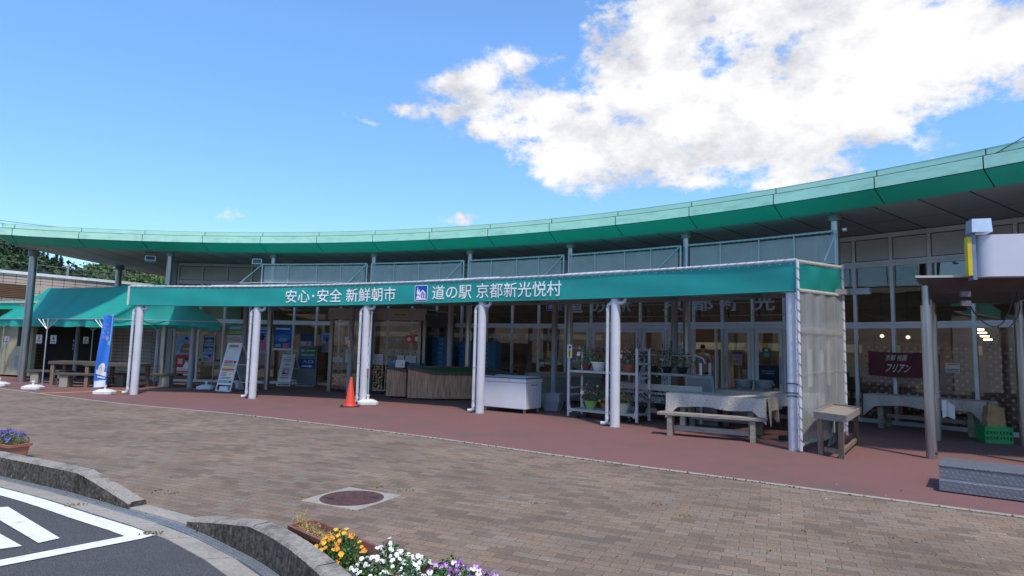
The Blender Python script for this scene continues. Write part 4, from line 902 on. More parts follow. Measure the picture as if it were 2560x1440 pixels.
tent('event_tent', 'teal canvas event tent with open sides, standing over benches left of the canopy', [xy(c_nl), xy(c_nr), xy(c_fr), xy(c_fl)], ridge_n.z, ridge_f.z, ZE,
     [xy(site(249, 968)), xy(site(105, 962)), xy(site(530, 958)), xy(c_nr.lerp(c_fr, .45)), xy(c_fr)], seed=2)
# second tent further left, mostly outside the frame
t2 = [(-24.0, 22.3), (-20.2, 20.9), (-19.2, 23.6), (-23, 25.0)]
q0, q1 = deep(-330, 812, 22), deep(0, 800, 22.4); 
tent('event_tent', 'second teal tent behind the first, cut by the left edge of the view', [xy(deep(-260, 800, 21.5)), xy(deep(0, 792, 23.2)), xy(deep(60, 790, 25.4)), xy(deep(-190, 790, 24))], 2.9, 2.8, 2.2, [xy(deep(-3, 950, 23.2)), xy(deep(62, 948, 25.3))], seed=5)
# ================================================================ OBJECTS under and before the canopy
rnd = random.Random(21)
def face_cam(p, turn=0): return atan2(-(p.x), p.y)*-1*-1 + turn    # rotation whose local -y looks towards the photographer
def ry(p): return -atan2(p.x, p.y)
# ---- traffic cone
p = site(875, 1016); t = thing('traffic_cone', 'plain orange traffic cone on the red pavement beside a canopy column', 'cone', p, .2)
cone_m = mat('orange_cone', (.72, .06, .02), .45, var=.06, scale=6)
MB().lathe([(.17, .0), (.165, .03), (.15, .045), (.135, .05), (.125, .07), (.028, .70), (.022, .715), (.001, .716)], n=24).build('body', cone_m, t, smooth=True)
MB().box(-.23, .23, -.23, .23, 0, .022).build('foot_plate', black, t, bev=.006)
# ---- flag stands
def flag_base(label, p, rz, name='flag_base'):
    t = thing(name, label, 'flag stand', p, rz, 'white water filled flag stands')
    m = MB(); lo = [(-.25, -.19), (.25, -.19), (.25, .19), (-.25, .19)]
    def ring(s, z, c=.06):
        out = []
        for x, y in ((-.25, -.19), (.25, -.19), (.25, .19), (-.25, .19)):
            x *= s; y *= s; sx = 1 if x > 0 else -1; sy = 1 if y > 0 else -1
            q = [(x-sx*c*s, y), (x, y-sy*c*s)]; out += q if sx*sy < 0 and True else q
        c_ = sorted(out, key=lambda w: atan2(w[1], w[0])); return [Vector((a, b, z)) for a, b in c_]
    rs = [ring(.94, 0), ring(1, .02), ring(1, .085), ring(.55, .135), ring(.30, .145)]
    i0 = 0
    for r_ in rs: m.v += r_
    for k in range(len(rs)-1):
        for j in range(8): m.f.append((8*k+j, 8*k+(j+1) % 8, 8*k+8+(j+1) % 8, 8*k+8+j)); m.mi.append(0)
    m.f.append(tuple(range(8))[::-1]); m.f.append(tuple(range(8*(len(rs)-1), 8*len(rs)))); m.mi += [0, 0]
    m.build('tank', white_plastic, t, bev=.006)
    MB().lathe([(.03, .14), (.03, .21), (.042, .212), (.042, .25), (.03, .255)], n=16).build('socket', white_plastic, t, smooth=True)
    return t
flag_base('empty white flag stand on the red pavement in front of the tent leg', site(82, 974), .1)
fb1 = flag_base('white flag stand carrying the blue banner', site(261, 986), .05)
fb2 = flag_base('white flag stand beside the orange cone, carrying the red banner', site(919, 1012), .3)
flag_base('empty white flag stand in the shade under the right edge of the tent', site(515, 973), .1)
flag_base('white flag stand cut by the left edge of the view', site(-3, 966), .1)
# ---- banners on poles
def banner(label, base, top, arm, cloth_fn, mats, nu, nv, name='banner_flag', deco=None, grp='banners on poles'):
    t = thing(name, label, 'banner', base, 0); m = MB().tube([base+UP*.16, base.lerp(top, .5)+Vector((.0, .0, 0)), top], .011, 8)
    m.tube([top-UP*.02, top-UP*.02+arm], .007, 6).build('pole', mat('pale_blue_pole', (.30, .58, .72), .4), t, world=True, smooth=True)
    MB().grid(cloth_fn, nu, nv).build('cloth', mats[0], t, world=True, smooth=True)
    if deco: deco(t)
    return t
b0 = site(261, 986); tp = deep(283, 787, b0.y-.1)
ar = Vector((-.04, -.02, 0)); wdir = (deep(248, 900, b0.y-.1)-deep(268, 900, b0.y-.1)); wdir.z = 0
def blue_cl(u, v, d=0.0):
    c = b0.lerp(tp, .10+.885*v); w = .06+.42*(1-.35*v)*.78; return c+Vector((-w*u*.62+.02, -.18*u-d-.03*sin(u*6+v*5), .02*sin(v*9)-.03*u*(1-v)))
bl_m = mat('blue_banner_cloth', (.03, .20, .72), .6, var=.12, scale=3)
def deco1(t):
    m = MB()
    m.grid(lambda u, v: blue_cl(.05+.9*u, .0+.085*v, .006), 6, 3, 0)
    for c_, (u_, v_), r_ in ((1, (.5, .25), .30), (2, (.55, .24), .17), (3, (.45, .235), .09)): m.face([blue_cl(u_+r_*cos(q), v_+r_*.28*sin(q), .008+.002*c_) for q in [2*pi*j/14 for j in range(14)]], c_)
    m.grid(lambda u, v: blue_cl(.05+.85*u, .13+.06*v+.05*u, .007), 5, 1, 0); m.grid(lambda u, v: blue_cl(.1+.7*u, .10+.02*v+.03*u, .009), 5, 1, 1)
    for u_, v_ in ((.25, .62), (.38, .68)): m.face([blue_cl(u_+.12*cos(q), v_+.03*sin(q), .008) for q in [pi/3*j for j in range(6)]], 4)
    m.build('print', [letter_white, mat('bowl_white', (.75, .72, .68)), mat('noodle_tan', (.55, .30, .10)), green_ink, sky_ink], t, world=True)
    l_ = MB()
    for k, ch in enumerate(('冷', 'た', 'い', '麺')): letters(l_, ch, lambda s, q: blue_cl(.74-.44*s, .89-.055*k-.045+.04*q, .009), 0)
    l_.build('lettering', mat('lilac_ink', (.55, .40, .65)), t, world=True)
banner('blue summer food banner hanging on a slim pole before the first canopy column', b0, tp, ar, blue_cl, [bl_m], 6, 24, deco=deco1)
b1 = site(919, 1012); tp1 = deep(930, 778, b1.y-.15)
def red_cl(u, v, d=0.0):
    c = b1.lerp(tp1, .30+.69*v); w = .40*(1-.10*v); return c+Vector((-.30*u*(1.0-.72*v)+d*.8-.02*sin(v*14)*u, w*u*.8, -.02*u+.012*sin(v*11)))
def deco2(t):
    m = MB(); m.grid(lambda u, v: red_cl(.0+.22*u+.1*abs(sin(v*21)), .12+.86*v, -.006), 2, 40, 0); m.build('print', letter_white, t, world=True)
banner('red and white banner seen almost edge on, beside the third canopy column', b1, tp1, Vector((.02, .42, 0)), red_cl, [mat('red_banner_cloth', (.42, .015, .03), .6, var=.15, scale=4)], 5, 30, deco=deco2)
# ---- boards
def lines(mb, f, s0, s1, t0, t1, n, mi, fill=.55, rnd=rnd):
    for k in range(n):
        t = t1-(t1-t0)*(k+.5)/n; h = (t1-t0)/n*fill*.5; s = s0
        while s < s1-.01:
            w = rnd.uniform(.03, .12)*(s1-s0)*2; e = min(s1, s+w); rect(mb, f, s, e-.008, t-h, t+h, mi); s = e
def a_board(label, p, rz, w, h, lean, deco, back=True, name='sandwich_board'):
    t = thing(name, label, 'sign', p, rz); q = lambda s, tt, d=.0: Vector((-w/2+w*s, -d-.0+lean*tt, .02+h*tt))
    f = MB()
    for s0, s1 in ((0, .05), (.95, 1)): f.hexa([q(s0, 0), q(s1, 0), q(s1, 0, -.03), q(s0, 0, -.03)], [q(s0, 1), q(s1, 1), q(s1, 1, -.03), q(s0, 1, -.03)])
    for t0, t1 in ((.13, .16), (.97, 1), (.0, .02)): f.hexa([q(.05, t0), q(.95, t0), q(.95, t0, -.03), q(.05, t0, -.03)], [q(.05, t1), q(.95, t1), q(.95, t1, -.03), q(.05, t1, -.03)])
    f.build('frame', alu, t, recalc=True)
    if back:
        bk = MB()
        for s in (0.02, .98): bk.bar((-w/2+w*s, lean+.03, h*.98), (-w/2+w*s, lean*2+.36, .0), .03, .03)
        for z in (.16, .55): bk.bar((-w/2, lean+.03+(lean+.33)*(1-z), h*z), (w/2, lean+.03+(lean+.33)*(1-z), h*z), .02, .03)
        bk.build('rear_leg', alu, t); MB().grid(lambda u, v: Vector((-w/2+.03+(w-.06)*u, lean+.045+(lean+.33)*(1-(.2+.75*v)), h*(.2+.75*v))), 1, 1).build('rear_panel', mat('grey_panel', (.30, .32, .34), .5), t)
    pn_ = MB(); rect(pn_, lambda s, tt: q(s, tt, .002), .05, .95, .16, .97, 0); pb = pn_.build('panel', mat('board_white', (.62, .63, .62), .4), t)
    m = MB(); mats = deco(m, lambda s, tt: q(.06+.88*s, .17+.79*tt, .006)); m.build('poster', mats, pb); return t
def d1(m, f):
    g = lambda s, t: f(s, t)+Vector((0, -.003, 0))
    rect(m, f, .0, 1, .0, .60, 0); rect(m, g, .05, .72, .55, .585, 1); rect(m, g, .05, .72, .505, .54, 1)
    m.face([g(.86+.09*cos(q), .545+.04*sin(q)) for q in [2*pi*j/12 for j in range(12)]], 2)
    lines(m, g, .05, .95, .43, .49, 2, 2, .5); rect(m, g, .05, .95, .38, .42, 3); rect(m, g, .05, .95, .335, .372, 1); rect(m, g, .05, .6, .30, .33, 3); lines(m, g, .1, .95, .30, .33, 1, 1)
    m.face([g(.74+.17*cos(q), .235+.035*sin(q)) for q in [2*pi*j/16 for j in range(16)]], 3); lines(m, g, .06, .5, .17, .28, 4, 2, .4); lines(m, g, .06, .9, .09, .16, 2, 2, .4)
    rect(m, g, .0, 1, .005, .065, 4); lines(m, lambda s, t: g(s, t)+Vector((0, -.003, 0)), .05, .8, .012, .06, 2, 0, .4)
    rect(m, g, .12, .80, .93, 1.0, 5)
    return [paper, red_ink, ink, yellow_ink, green_ink, mat('cardboard', (.36, .24, .14), .8)]
pA = site(556, 980)
a_board('tall leaning sandwich board of red and yellow notices between tent and second column', pA, -.32, .56, 1.45, .40, d1)
ub = thing('bucket', 'small white bucket standing behind the tall sandwich board', 'bucket', site(597, 971), 0); MB().lathe([(.10, 0), (.13, .25), (.135, .26)], n=18).build('body', white_plastic, ub, smooth=True); MB().tube([(-.13, 0, .25), (-.1, -.02, .36), (0, -.03, .40), (.1, -.02, .36), (.13, 0, .25)], .005, 5).build('handle', galv, ub)
bx = thing('weight_block', 'pale weight block lying on the foot of the tall sandwich board', 'weight', pA+Vector((.02, .14, .0)), -.3); MB().box(-.16, .16, -.09, .09, 0, .16).build('body', white_plastic, bx, bev=.02); MB().box(-.05, .05, -.03, .03, .16, .185).build('grip', grey_pl, bx, bev=.006)
def d2(m, f):
    g = lambda s, t: f(s, t)+Vector((0, -.003, 0)); rect(m, f, 0, 1, 0, 1, 0)
    lines(m, g, .25, .75, .88, .96, 1, 4, .4); lines(m, g, .18, .82, .80, .86, 1, 2, .6); lines(m, g, .2, .8, .72, .78, 1, 4, .4)
    m.face([g(.5+.28*cos(q), .63+.035*sin(q)) for q in [2*pi*j/14 for j in range(14)]], 3)
    rnd_rect(m, lambda s, t: f(s, t)+Vector((0, -.003, 0)), .05, .22, .78, .20, .50, 2); rnd_rect(m, lambda s, t: f(s, t)+Vector((0, -.005, 0)), .05, .25, .75, .215, .485, 0)
    h = lambda s, t: f(s, t)+Vector((0, -.007, 0)); rect(m, h, .42, .72, .25, .46, 1); rect(m, lambda s, t: f(s, t)+Vector((0, -.009, 0)), .47, .67, .30, .43, 0)
    m.face([h(.34+.07*cos(q), .41+.035*sin(q)) for q in [2*pi*j/12 for j in range(12)]], 2); m.face([h(.27, .25), h(.42, .25), h(.44, .36), h(.30, .36)], 2)
    letters(m, '自動販売機', lambda s, t: g(.14+.72*s, .06+.085*t), 2); return [paper, red_ink, ink, pink_ink, grey_paint]
a_board('white vending machine sandwich board with red pictogram beside the entrance sign', site(707, 966), -.25, .52, 1.08, .26, d2)
# ---- illuminated style entrance stand
p = site(766, 965); t = thing('entrance_sign', 'green over blue entrance sign stand with a white arrow', 'sign', p, -.05)
MB().box(-.34, .34, -.03, .03, .08, 1.42).build('frame', mat('sign_grey', (.16, .18, .19), .5), t, bev=.008)
ft = MB(); ft.box(-.33, .33, -.2, .2, 0, .05).box(-.30, -.26, -.03, .03, .05, .08).box(.26, .30, -.03, .03, .05, .08); ft.build('foot', grey_paint, t)
fp = lambda s, tt, d=0: Vector((-.29+.58*s, -.032-d, .62+.74*tt)); m = MB(); rect(m, fp, 0, 1, .5, 1, 0); rect(m, fp, 0, 1, 0, .46, 1)
g = lambda s, tt: fp(s, tt, .002); letters(m, '道の駅', lambda s, tt: g(.42+.5*s, .80+.10*tt), 2); letters(m, '京都新光悦村', lambda s, tt: g(.08+.86*s, .58+.11*tt), 2); letters(m, '入口', lambda s, tt: g(.18+.66*s, .25+.16*tt), 2)
m.face([g(.16, .08), g(.62, .08), g(.62, .13), g(.16, .13)], 2); m.face([g(.60, .04), g(.84, .105), g(.60, .17)], 2); emblem(m, lambda s, tt, d=0: fp(.08+.22*s, .78+.16*tt, .002+d*.1), 2, 1)
m.build('panel', [mat('sign_green', (.01, .19, .09), .45), mat('sign_blue', (.01, .05, .33), .45), letter_white], t)
# ---- kindling rack and firewood trolley
p = site(862, 978); t = thing('kindling_rack', 'orange timber rack on castors packed with kindling bundles', 'rack', p, -.28, None)
f = MB()
for x in (-.48, -.02, .44):
    for y in (-.18, .18): f.box(x-.035, x+.035, y-.025, y+.025, .10, 1.22)
for x0, x1 in ((-.48, .44),):
    for y in (-.18, .18):
        for z in (.12, 1.19): f.box(x0, x1, y-.02, y+.02, z-.03, z+.03)
for x in (-.47, .43): f.box(x-.015, x+.015, -.18, .18, .6, .66)
f.build('frame', wood_orange, t); MB().box(-.5, .46, -.2, .2, .085, .105).build('shelf', wood_orange, t)
for k in range(2):
    for j in range(5):
        b_ = MB()
        for q in range(14): x = -.44+k*.46+rnd.uniform(0, .33); z = .12+j*.185+rnd.uniform(0, .14); b_.box(x, x+rnd.uniform(.03, .06), -.19+rnd.uniform(-.02, .01), .14, z, z+rnd.uniform(.02, .05))
        b_.build('kindling_bundle', mat('split_kindling', (.46, .26, .14), .8, var=.3, scale=9, stretch=(1, 9, 9)), t)
for x in (-.42, .38):
    for y in (-.15, .15): MB().tube([(x-.012, y, .04), (x+.012, y, .04)], .04, 12).build('castor', grey_pl, t)
m = MB(); rect(m, lambda s, q: Vector((-.36+.34*s, -.21, .93+.16*q)), 0, 1, 0, 1, 0); lines(m, lambda s, q: Vector((-.36+.34*s, -.213, .93+.16*q)), .1, .9, .1, .9, 4, 1, .4); m.build('price_card', [paper, grey_paint], t)
p = site(935, 984); t = thing('firewood_trolley', 'tube frame trolley stacked with split firewood logs', 'trolley', p+Vector((.05, .15, 0)), -.28)
bark = mat('bark', (.10, .06, .04), .9, var=.3, scale=12); cut = mat('cut_wood', (.46, .29, .15), .8, var=.25, scale=10)
fr = MB(); fr.box(-.38, .34, -.2, .2, .10, .13)
for y in (-.18, .18): fr.tube([(.36, y, .1), (.37, y, .9), (.42, y, 1.02), (.50, y, 1.08)], .014, 8)
fr.tube([(.50, -.18, 1.08), (.50, .18, 1.08)], .014, 8).tube([(-.38, -.18, .1), (-.38, -.18, .85)], .014, 8).tube([(-.38, .18, .1), (-.38, .18, .85)], .014, 8); fr.build('frame', galv, t, smooth=True)
for x in (-.3, .28):
    for y in (-.15, .15): MB().tube([(x-.015, y, .05), (x+.015, y, .05)], .05, 14).build('castor', black, t)
for r_ in range(9):
    for c_ in range(7):
        x = -.32+c_*.095+rnd.uniform(-.02, .02); z = .18+r_*.083+rnd.uniform(-.012, .012); r1 = rnd.uniform(.042, .055); n = rnd.choice((3, 4, 5, 6)); q0 = rnd.uniform(0, 6)
        pts = [Vector((x+r1*cos(q0+2*pi*j/n)*rnd.uniform(.85, 1.1), -.2+rnd.uniform(-.015, .015), z+r1*sin(q0+2*pi*j/n))) for j in range(n)]
        b_ = MB(); i0 = 0; b_.v += pts+[q+Vector((0, .36, 0)) for q in pts]; b_.f.append(tuple(range(n))); b_.mi.append(1)
        for j in range(n): b_.f.append((j, n+j, n+(j+1) % n, (j+1) % n)); b_.mi.append(0)
        b_.build('log', [bark, cut], t, recalc=True)
# ---- plank clad produce stands
def stand(label, A, B, depth, hf, hb, turf_on, name='produce_stand'):
    """A,B: the two ends of the long front edge on the ground"""
    d = (B-A).normalized(); n = Vector((-d.y, d.x, 0)); L_ = (B-A).length; t = thing(name, label, 'stand', (A+B)/2+n*depth/2)
    q = lambda s, w, z: A+d*s+n*w+UP*z
    MB().hexa([q(0, 0, .05), q(L_, 0, .05), q(L_, depth, .05), q(0, depth, .05)], [q(0, 0, hf-.07), q(L_, 0, hf-.07), q(L_, depth, hb-.07), q(0, depth, hb-.07)]).build('body', wood_stall, t, world=True, bev=.004)
    rm = MB(); e = .025
    rm.hexa([q(-e, -e, hf-.10), q(L_+e, -e, hf-.10), q(L_+e, .02, hf-.10), q(-e, .02, hf-.10)], [q(-e, -e, hf), q(L_+e, -e, hf), q(L_+e, .02, hf), q(-e, .02, hf)])
    rm.hexa([q(-e, depth-.02, hb-.10), q(L_+e, depth-.02, hb-.10), q(L_+e, depth+e, hb-.10), q(-e, depth+e, hb-.10)], [q(-e, depth-.02, hb), q(L_+e, depth-.02, hb), q(L_+e, depth+e, hb), q(-e, depth+e, hb)])
    for s in (-e, L_-.02+0): rm.hexa([q(s, .021, hf-.10), q(s+.045, .021, hf-.10), q(s+.045, depth-.021, hb-.10), q(s, depth-.021, hb-.10)], [q(s, .021, hf), q(s+.045, .021, hf), q(s+.045, depth-.021, hb), q(s, depth-.021, hb)])
    rm.build('rim', mat('dark_plank', (.10, .07, .052), .8, var=.3, scale=4, stretch=(9, 9, .7)), t, world=True)
    MB().face([q(.03, .03, hf-.045), q(L_-.03, .03, hf-.045), q(L_-.03, depth-.03, hb-.045), q(.03, depth-.03, hb-.045)]).build('bed', turf if turf_on else wood_dark, t, world=True)
    ft = MB()
    for s in (.08, L_-.12):
        for w in (.08, depth-.12): ft.hexa([q(s, w, 0), q(s+.05, w, 0), q(s+.05, w+.05, 0), q(s, w+.05, 0)], [q(s, w, .05), q(s+.05, w, .05), q(s+.05, w+.05, .05), q(s, w+.05, .05)])
    ft.build('feet', black, t, world=True); return t
s2a, s2b = site(1033, 999.5), site(1083, 1001); s2d = Vector((.93, -.02, 0)); 
e2 = (s2b-s2a).normalized(); long2 = Vector((e2.y*-1, e2.x, 0))
s2dir = (site(1183, 993)-s2b).normalized()
def stand2(label, C, ddir, L_, wdir, W_, hC, hW, turf_on):
    """C near corner; ddir long side; wdir end side; hC height at the near long side, hW at the far side"""
    t = thing('produce_stand', label, 'stand', C, 0, None); q = lambda s, w, z: C+ddir*s+wdir*w+UP*z
    e = .02
    def slab(s0, s1, w0, w1, z0, z1):
        f = lambda w: (hW-hC)*(w/W_); return MB().hexa([q(s0, w0, z0 if z0 < .1 else z0+f(w0)), q(s1, w0, z0 if z0 < .1 else z0+f(w0)), q(s1, w1, z0 if z0 < .1 else z0+f(w1)), q(s0, w1, z0 if z0 < .1 else z0+f(w1))], [q(s0, w0, z1+f(w0)), q(s1, w0, z1+f(w0)), q(s1, w1, z1+f(w1)), q(s0, w1, z1+f(w1))])
    slab(0, L_, 0, W_, .05, hC-.10).build('body', wood_stall, t, world=True, recalc=True)
    rim_m = mat('dark_plank', (.11, .078, .058), .8, var=.3, scale=4, stretch=(9, 9, .7))
    for a_ in ((-e, L_+e, -e, .03), (-e, L_+e, W_-.03, W_+e), (-e, .03, .031, W_-.031), (L_-.03, L_+e, .031, W_-.031)): slab(*a_, hC-.098, hC).build('rim', rim_m, t, world=True, recalc=True)
    slab(.032, L_-.032, .032, W_-.032, hC-.06, hC-.035).build('bed', turf if turf_on else wood_dark, t, world=True, recalc=True)
    for s0 in (.08, L_-.14):
        for w0 in (.06, W_-.12): MB().hexa([q(s0, w0, 0), q(s0+.06, w0, 0), q(s0+.06, w0+.06, 0), q(s0, w0+.06, 0)], [q(s0, w0, .05), q(s0+.06, w0, .05), q(s0+.06, w0+.06, .05), q(s0, w0+.06, .05)]).build('foot', black, t, world=True, recalc=True)
    return t
wl = (s2a-s2b); Wd = wl.length
stand2('long plank clad produce stand lined with green artificial turf', s2b, (Vector((.985, .17, 0))).normalized(), 2.25, (s2a-s2b).normalized(), max(.75, Wd), .80, .95, True)
s1b = site(1013, 996); s1a = site(964, 994)
stand2('short plank clad produce stand with blue crates on top, left of the turf lined one', s1b, Vector((.42, .9, 0)).normalized(), .85, (s1a-s1b).normalized(), (s1a-s1b).length, .84, .92, False)
stand2('dark plank clad produce stand at the rear behind the turf lined stand', site(1120, 985)+Vector((.3, .9, 0)), Vector((1, -.1, 0)).normalized(), 1.9, Vector((.1, 1, 0)).normalized(), .7, .80, .88, False)
def crate(name, label, p, rz, size, m, group=None, cat='crate', solid=False, parent_label=None):
    w, d, h = size; t = thing(name, label, cat, p, rz, group); b_ = MB(); th = .012
    b_.box(-w/2, w/2, -d/2, d/2, 0, th)
    for sx in (-1, 1):
        b_.box(sx*w/2-th/2, sx*w/2+th/2, -d/2, d/2, th, h*.99)
    for sy in (-1, 1):
        if solid: b_.box(-w/2, w/2, sy*d/2-th/2, sy*d/2+th/2, th, h*.99)
        else:
            for z0, z1 in ((0, .22), (.40, .55), (.72, .99)): b_.box(-w/2, w/2, sy*d/2-th/2, sy*d/2+th/2, h*z0+.001, h*z1)
            for k in range(9): x = -w/2+w*k/8; b_.box(x-.012, x+.012, sy*d/2-th*.45, sy*d/2+th*.45, th, h*.98)
    b_.build('body', m, t)
    rm = MB(); e = .012
    for a in ((-w/2-e, w/2+e, -d/2-e, -d/2+e), (-w/2-e, w/2+e, d/2-e, d/2+e), (-w/2-e, -w/2+e, -d/2+e, d/2-e), (w/2-e, w/2+e, -d/2+e, d/2-e)): rm.box(*a, h-.022, h)
    rm.build('rim', m, t); return t
for k, (u, v, lab) in enumerate(((982, 924, 'blue crate on the short plank stand, carrying a pale lid'), (1028, 922, 'blue crate on the short plank stand, right of the one with a lid'))):
    wdn = (s1a-s1b).normalized(); ddn = Vector((.42, .9, 0)).normalized(); w_ = (.38, .12)[k]; q = s1b+wdn*w_+ddn*(.24, .62)[k]+UP*(.84+.08*w_/max(.3, (s1a-s1b).length)+.012); c_ = crate('crate', lab, q, atan2(-wdn.y, -wdn.x), (.44, .32, .13), blue_pl, 'blue crates on the short stand')
    if k == 0: MB().box(-.2, .2, -.1, .12, .131, .145).build('lid', mat('pale_green_lid', (.45, .60, .52), .5), c_)
q = site(1006, 919, .93); t = thing('notice_card', 'white notice card leaning on the blue crates of the short stand', 'notice', s1b+wdn*.22+ddn*.03+UP*.88, -.2); m = MB(); f_ = lambda s, tt, d=0: Vector((-.14+.28*s, .04*tt-d, .21*tt)); rect(m, f_, 0, 1, 0, 1, 0); MB_ = m; lines(m, lambda s, tt: f_(s, tt, .003), .1, .6, .2, .85, 4, 1, .3); m.face([f_(.68, .2, .003), f_(.85, .2, .003), f_(.85, .5, .003), f_(.77, .65, .003), f_(.68, .5, .003)], 1)
m.build('card', [paper, grey_paint], t); MB().box(-.14, .14, .041, .06, 0, .02).build('stand', galv, t)
# ---- stacks of blue crates against the glass
base_c = crate('crate', 'bottom blue crate of the stack beside the entrance porch', Vector((0, 0, 0)), 0, (.62, .42, .147), blue_pl, 'stacked blue crates by the glass wall')
lab_m = MB(); lab_m.box(-.08, .08, -.222, -.217, .03, .10); lab_m.build('label_card', mat('faded_label', (.16, .25, .36), .6), base_c)
stacks = [('beside the entrance porch', P(24.2, .362), 13, -.35), ('of the narrow stack behind the long produce stand', P(24.9, .378), 11, -.4), ('of the tall stack by the window letters', P(24.6, .394), 12, -.40), ('of the right hand stack by the window letters', P(24.6, .4195), 12, -.42)]
order = ['bottom', 'second', 'third', 'fourth', 'fifth', 'sixth', 'seventh', 'eighth', 'ninth', 'tenth', 'eleventh', 'twelfth', 'top']
first = True
for nm, c0, n, rz in stacks:
    for k in range(n):
        w = 'top' if k == n-1 else order[k]; lab = f'{w} blue crate '+(nm if nm.startswith('of') else 'of the stack '+nm); pos = c0+Vector((rnd.uniform(-.008, .008), rnd.uniform(-.008, .008), k*.139))
        if first: base_c.location = pos; base_c.rotation_euler = (0, 0, rz); base_c['label'] = lab; first = False
        else: dup(base_c, pos, rz+rnd.uniform(-.015, .015), lab)
# ---- white chest freezer on castors
fl, fr_ = site(1204, 1019, .06), site(1313, 1029, .06); d = (fr_-fl).normalized(); L_ = (fr_-fl).length; fd_ = .72; n = Vector((-d.y, d.x, 0))
t = thing('chest_freezer', 'white chest freezer on castors behind the fourth canopy column', 'freezer', (fl+fr_)/2+n*fd_/2, atan2(d.y, d.x)); t.location.z = 0; H_ = .84
MB().box(-L_/2, L_/2, -fd_/2, fd_/2, .10, H_-.13).build('body', mat('freezer_white', (.66, .66, .68), .35, var=.04, scale=2), t, bev=.012)
MB().box(-L_/2-.012, L_/2+.012, -fd_/2-.012, fd_/2+.012, H_-.128, H_-.04).build('lid_frame', white_pvc, t, bev=.01); MB().box(-L_/2-.014, L_/2+.014, -fd_/2-.014, fd_/2+.014, H_-.038, H_-.022).build('edge_trim', mat('dark_trim', (.12, .13, .15), .5), t)
lid = MB().box(-L_/2+.01, L_/2-.01, -fd_/2+.01, fd_/2-.01, H_-.02, H_).build('lid', mat('lid_grey', (.36, .40, .46), .3, var=.1), t, bev=.004)
bm_ = MB()
for k in range(5): y = -fd_/2+.06+k*.14; bm_.box(-L_/2+.05, L_/2-.05, y, y+.03, H_+.001, H_+.012)
bm_.build('ribs', grey_pl, lid); MB().box(-L_/2+.15, -L_/2+.3, -fd_/2+.05, -fd_/2+.12, H_+.013, H_+.04).build('handle', black, lid)
MB().box(L_/2+.001, L_/2+.004, -.12, .16, H_-.2, H_-.17).build('maker_plate', grey_paint, t)
for x in (-L_/2+.08, L_/2-.06):
    for y in (-fd_/2+.07, fd_/2-.07): MB().tube([(x-.014, y, .045), (x+.014, y, .045)], .045, 14).box(x-.02, x+.02, y-.02, y+.02, .085, .10).build('castor', grey_pl, t)
# ---- long grey cabinet behind
c0, c1 = site(1300, 1012)+Vector((.2, 1.1, 0)), site(1505, 1012)+Vector((0, .8, 0)); d = (c1-c0).normalized(); L_ = (c1-c0).length
t = thing('display_cabinet', 'long dull grey display cabinet behind the white chest freezer', 'cabinet', (c0+c1)/2, atan2(d.y, d.x)); cg = mat('cabinet_grey', (.22, .215, .19), .5, var=.06)
MB().box(-L_/2, L_/2, -.35, .35, .06, .72).build('body', cg, t, bev=.006); MB().box(-L_/2-.02, L_/2+.02, -.37, .37, .722, .83).build('rim', mat('cabinet_rim', (.30, .28, .23), .5), t, bev=.006)
MB().box(-L_/2+.03, L_/2-.03, -.30, .30, .00, .058).build('plinth', black, t)
for k in range(3): MB().bar((-L_/2+.3+k*.1, -.2+k*.12, .845), (L_/2-.9+k*.3, -.15+k*.12, .845), .04, .025).build('batten', mat('pale_batten', (.50, .40, .28), .8, var=.2), t)
# ---- nested shopping baskets
q = site(1382, 1026); bk0 = None
for k in range(7):
    lab = ['bottom', 'second', 'third', 'fourth', 'fifth', 'sixth', 'top'][k]+' grey shopping basket of the nested pile beside the freezer'
    if bk0 is None:
        t = thing('shopping_basket', lab, 'basket', q, -.5, 'nested grey shopping baskets'); bk0 = t; w0, w1, d0, d1_, h = .36, .47, .24, .33, .24; b_ = MB()
        def bq(x, y, z): f = z/h; return Vector((x*(w0+(w1-w0)*f)/2, y*(d0+(d1_-d0)*f)/2, z))
        for j in range(13):
            s = -1+2*j/12
            for y in (-1, 1): b_.bar(bq(s, y, 0), bq(s, y, h), .009, .006)
            if j % 2 == 0 or True:
                for x in (-1, 1): b_.bar(bq(x, s, 0), bq(x, s, h), .009, .006)
        for z in (.004, .05, .10, .15, .20):
            for a, c in (((-1, -1), (1, -1)), ((1, -1), (1, 1)), ((1, 1), (-1, 1)), ((-1, 1), (-1, -1))): b_.bar(bq(*a, z), bq(*c, z), .006, .022)
        b_.face([bq(-1, -1, .003), bq(1, -1, .003), bq(1, 1, .003), bq(-1, 1, .003)]).build('body', grey_pl, t)
        r_ = MB()
        for a, c in (((-1, -1), (1, -1)), ((1, -1), (1, 1)), ((1, 1), (-1, 1)), ((-1, 1), (-1, -1))): r_.bar(bq(*a, h), bq(*c, h), .022, .026)
        r_.build('rim', grey_pl, t)
    else: dup(bk0, q+UP*(.029*k), -.5+rnd.uniform(-.03, .03), lab)
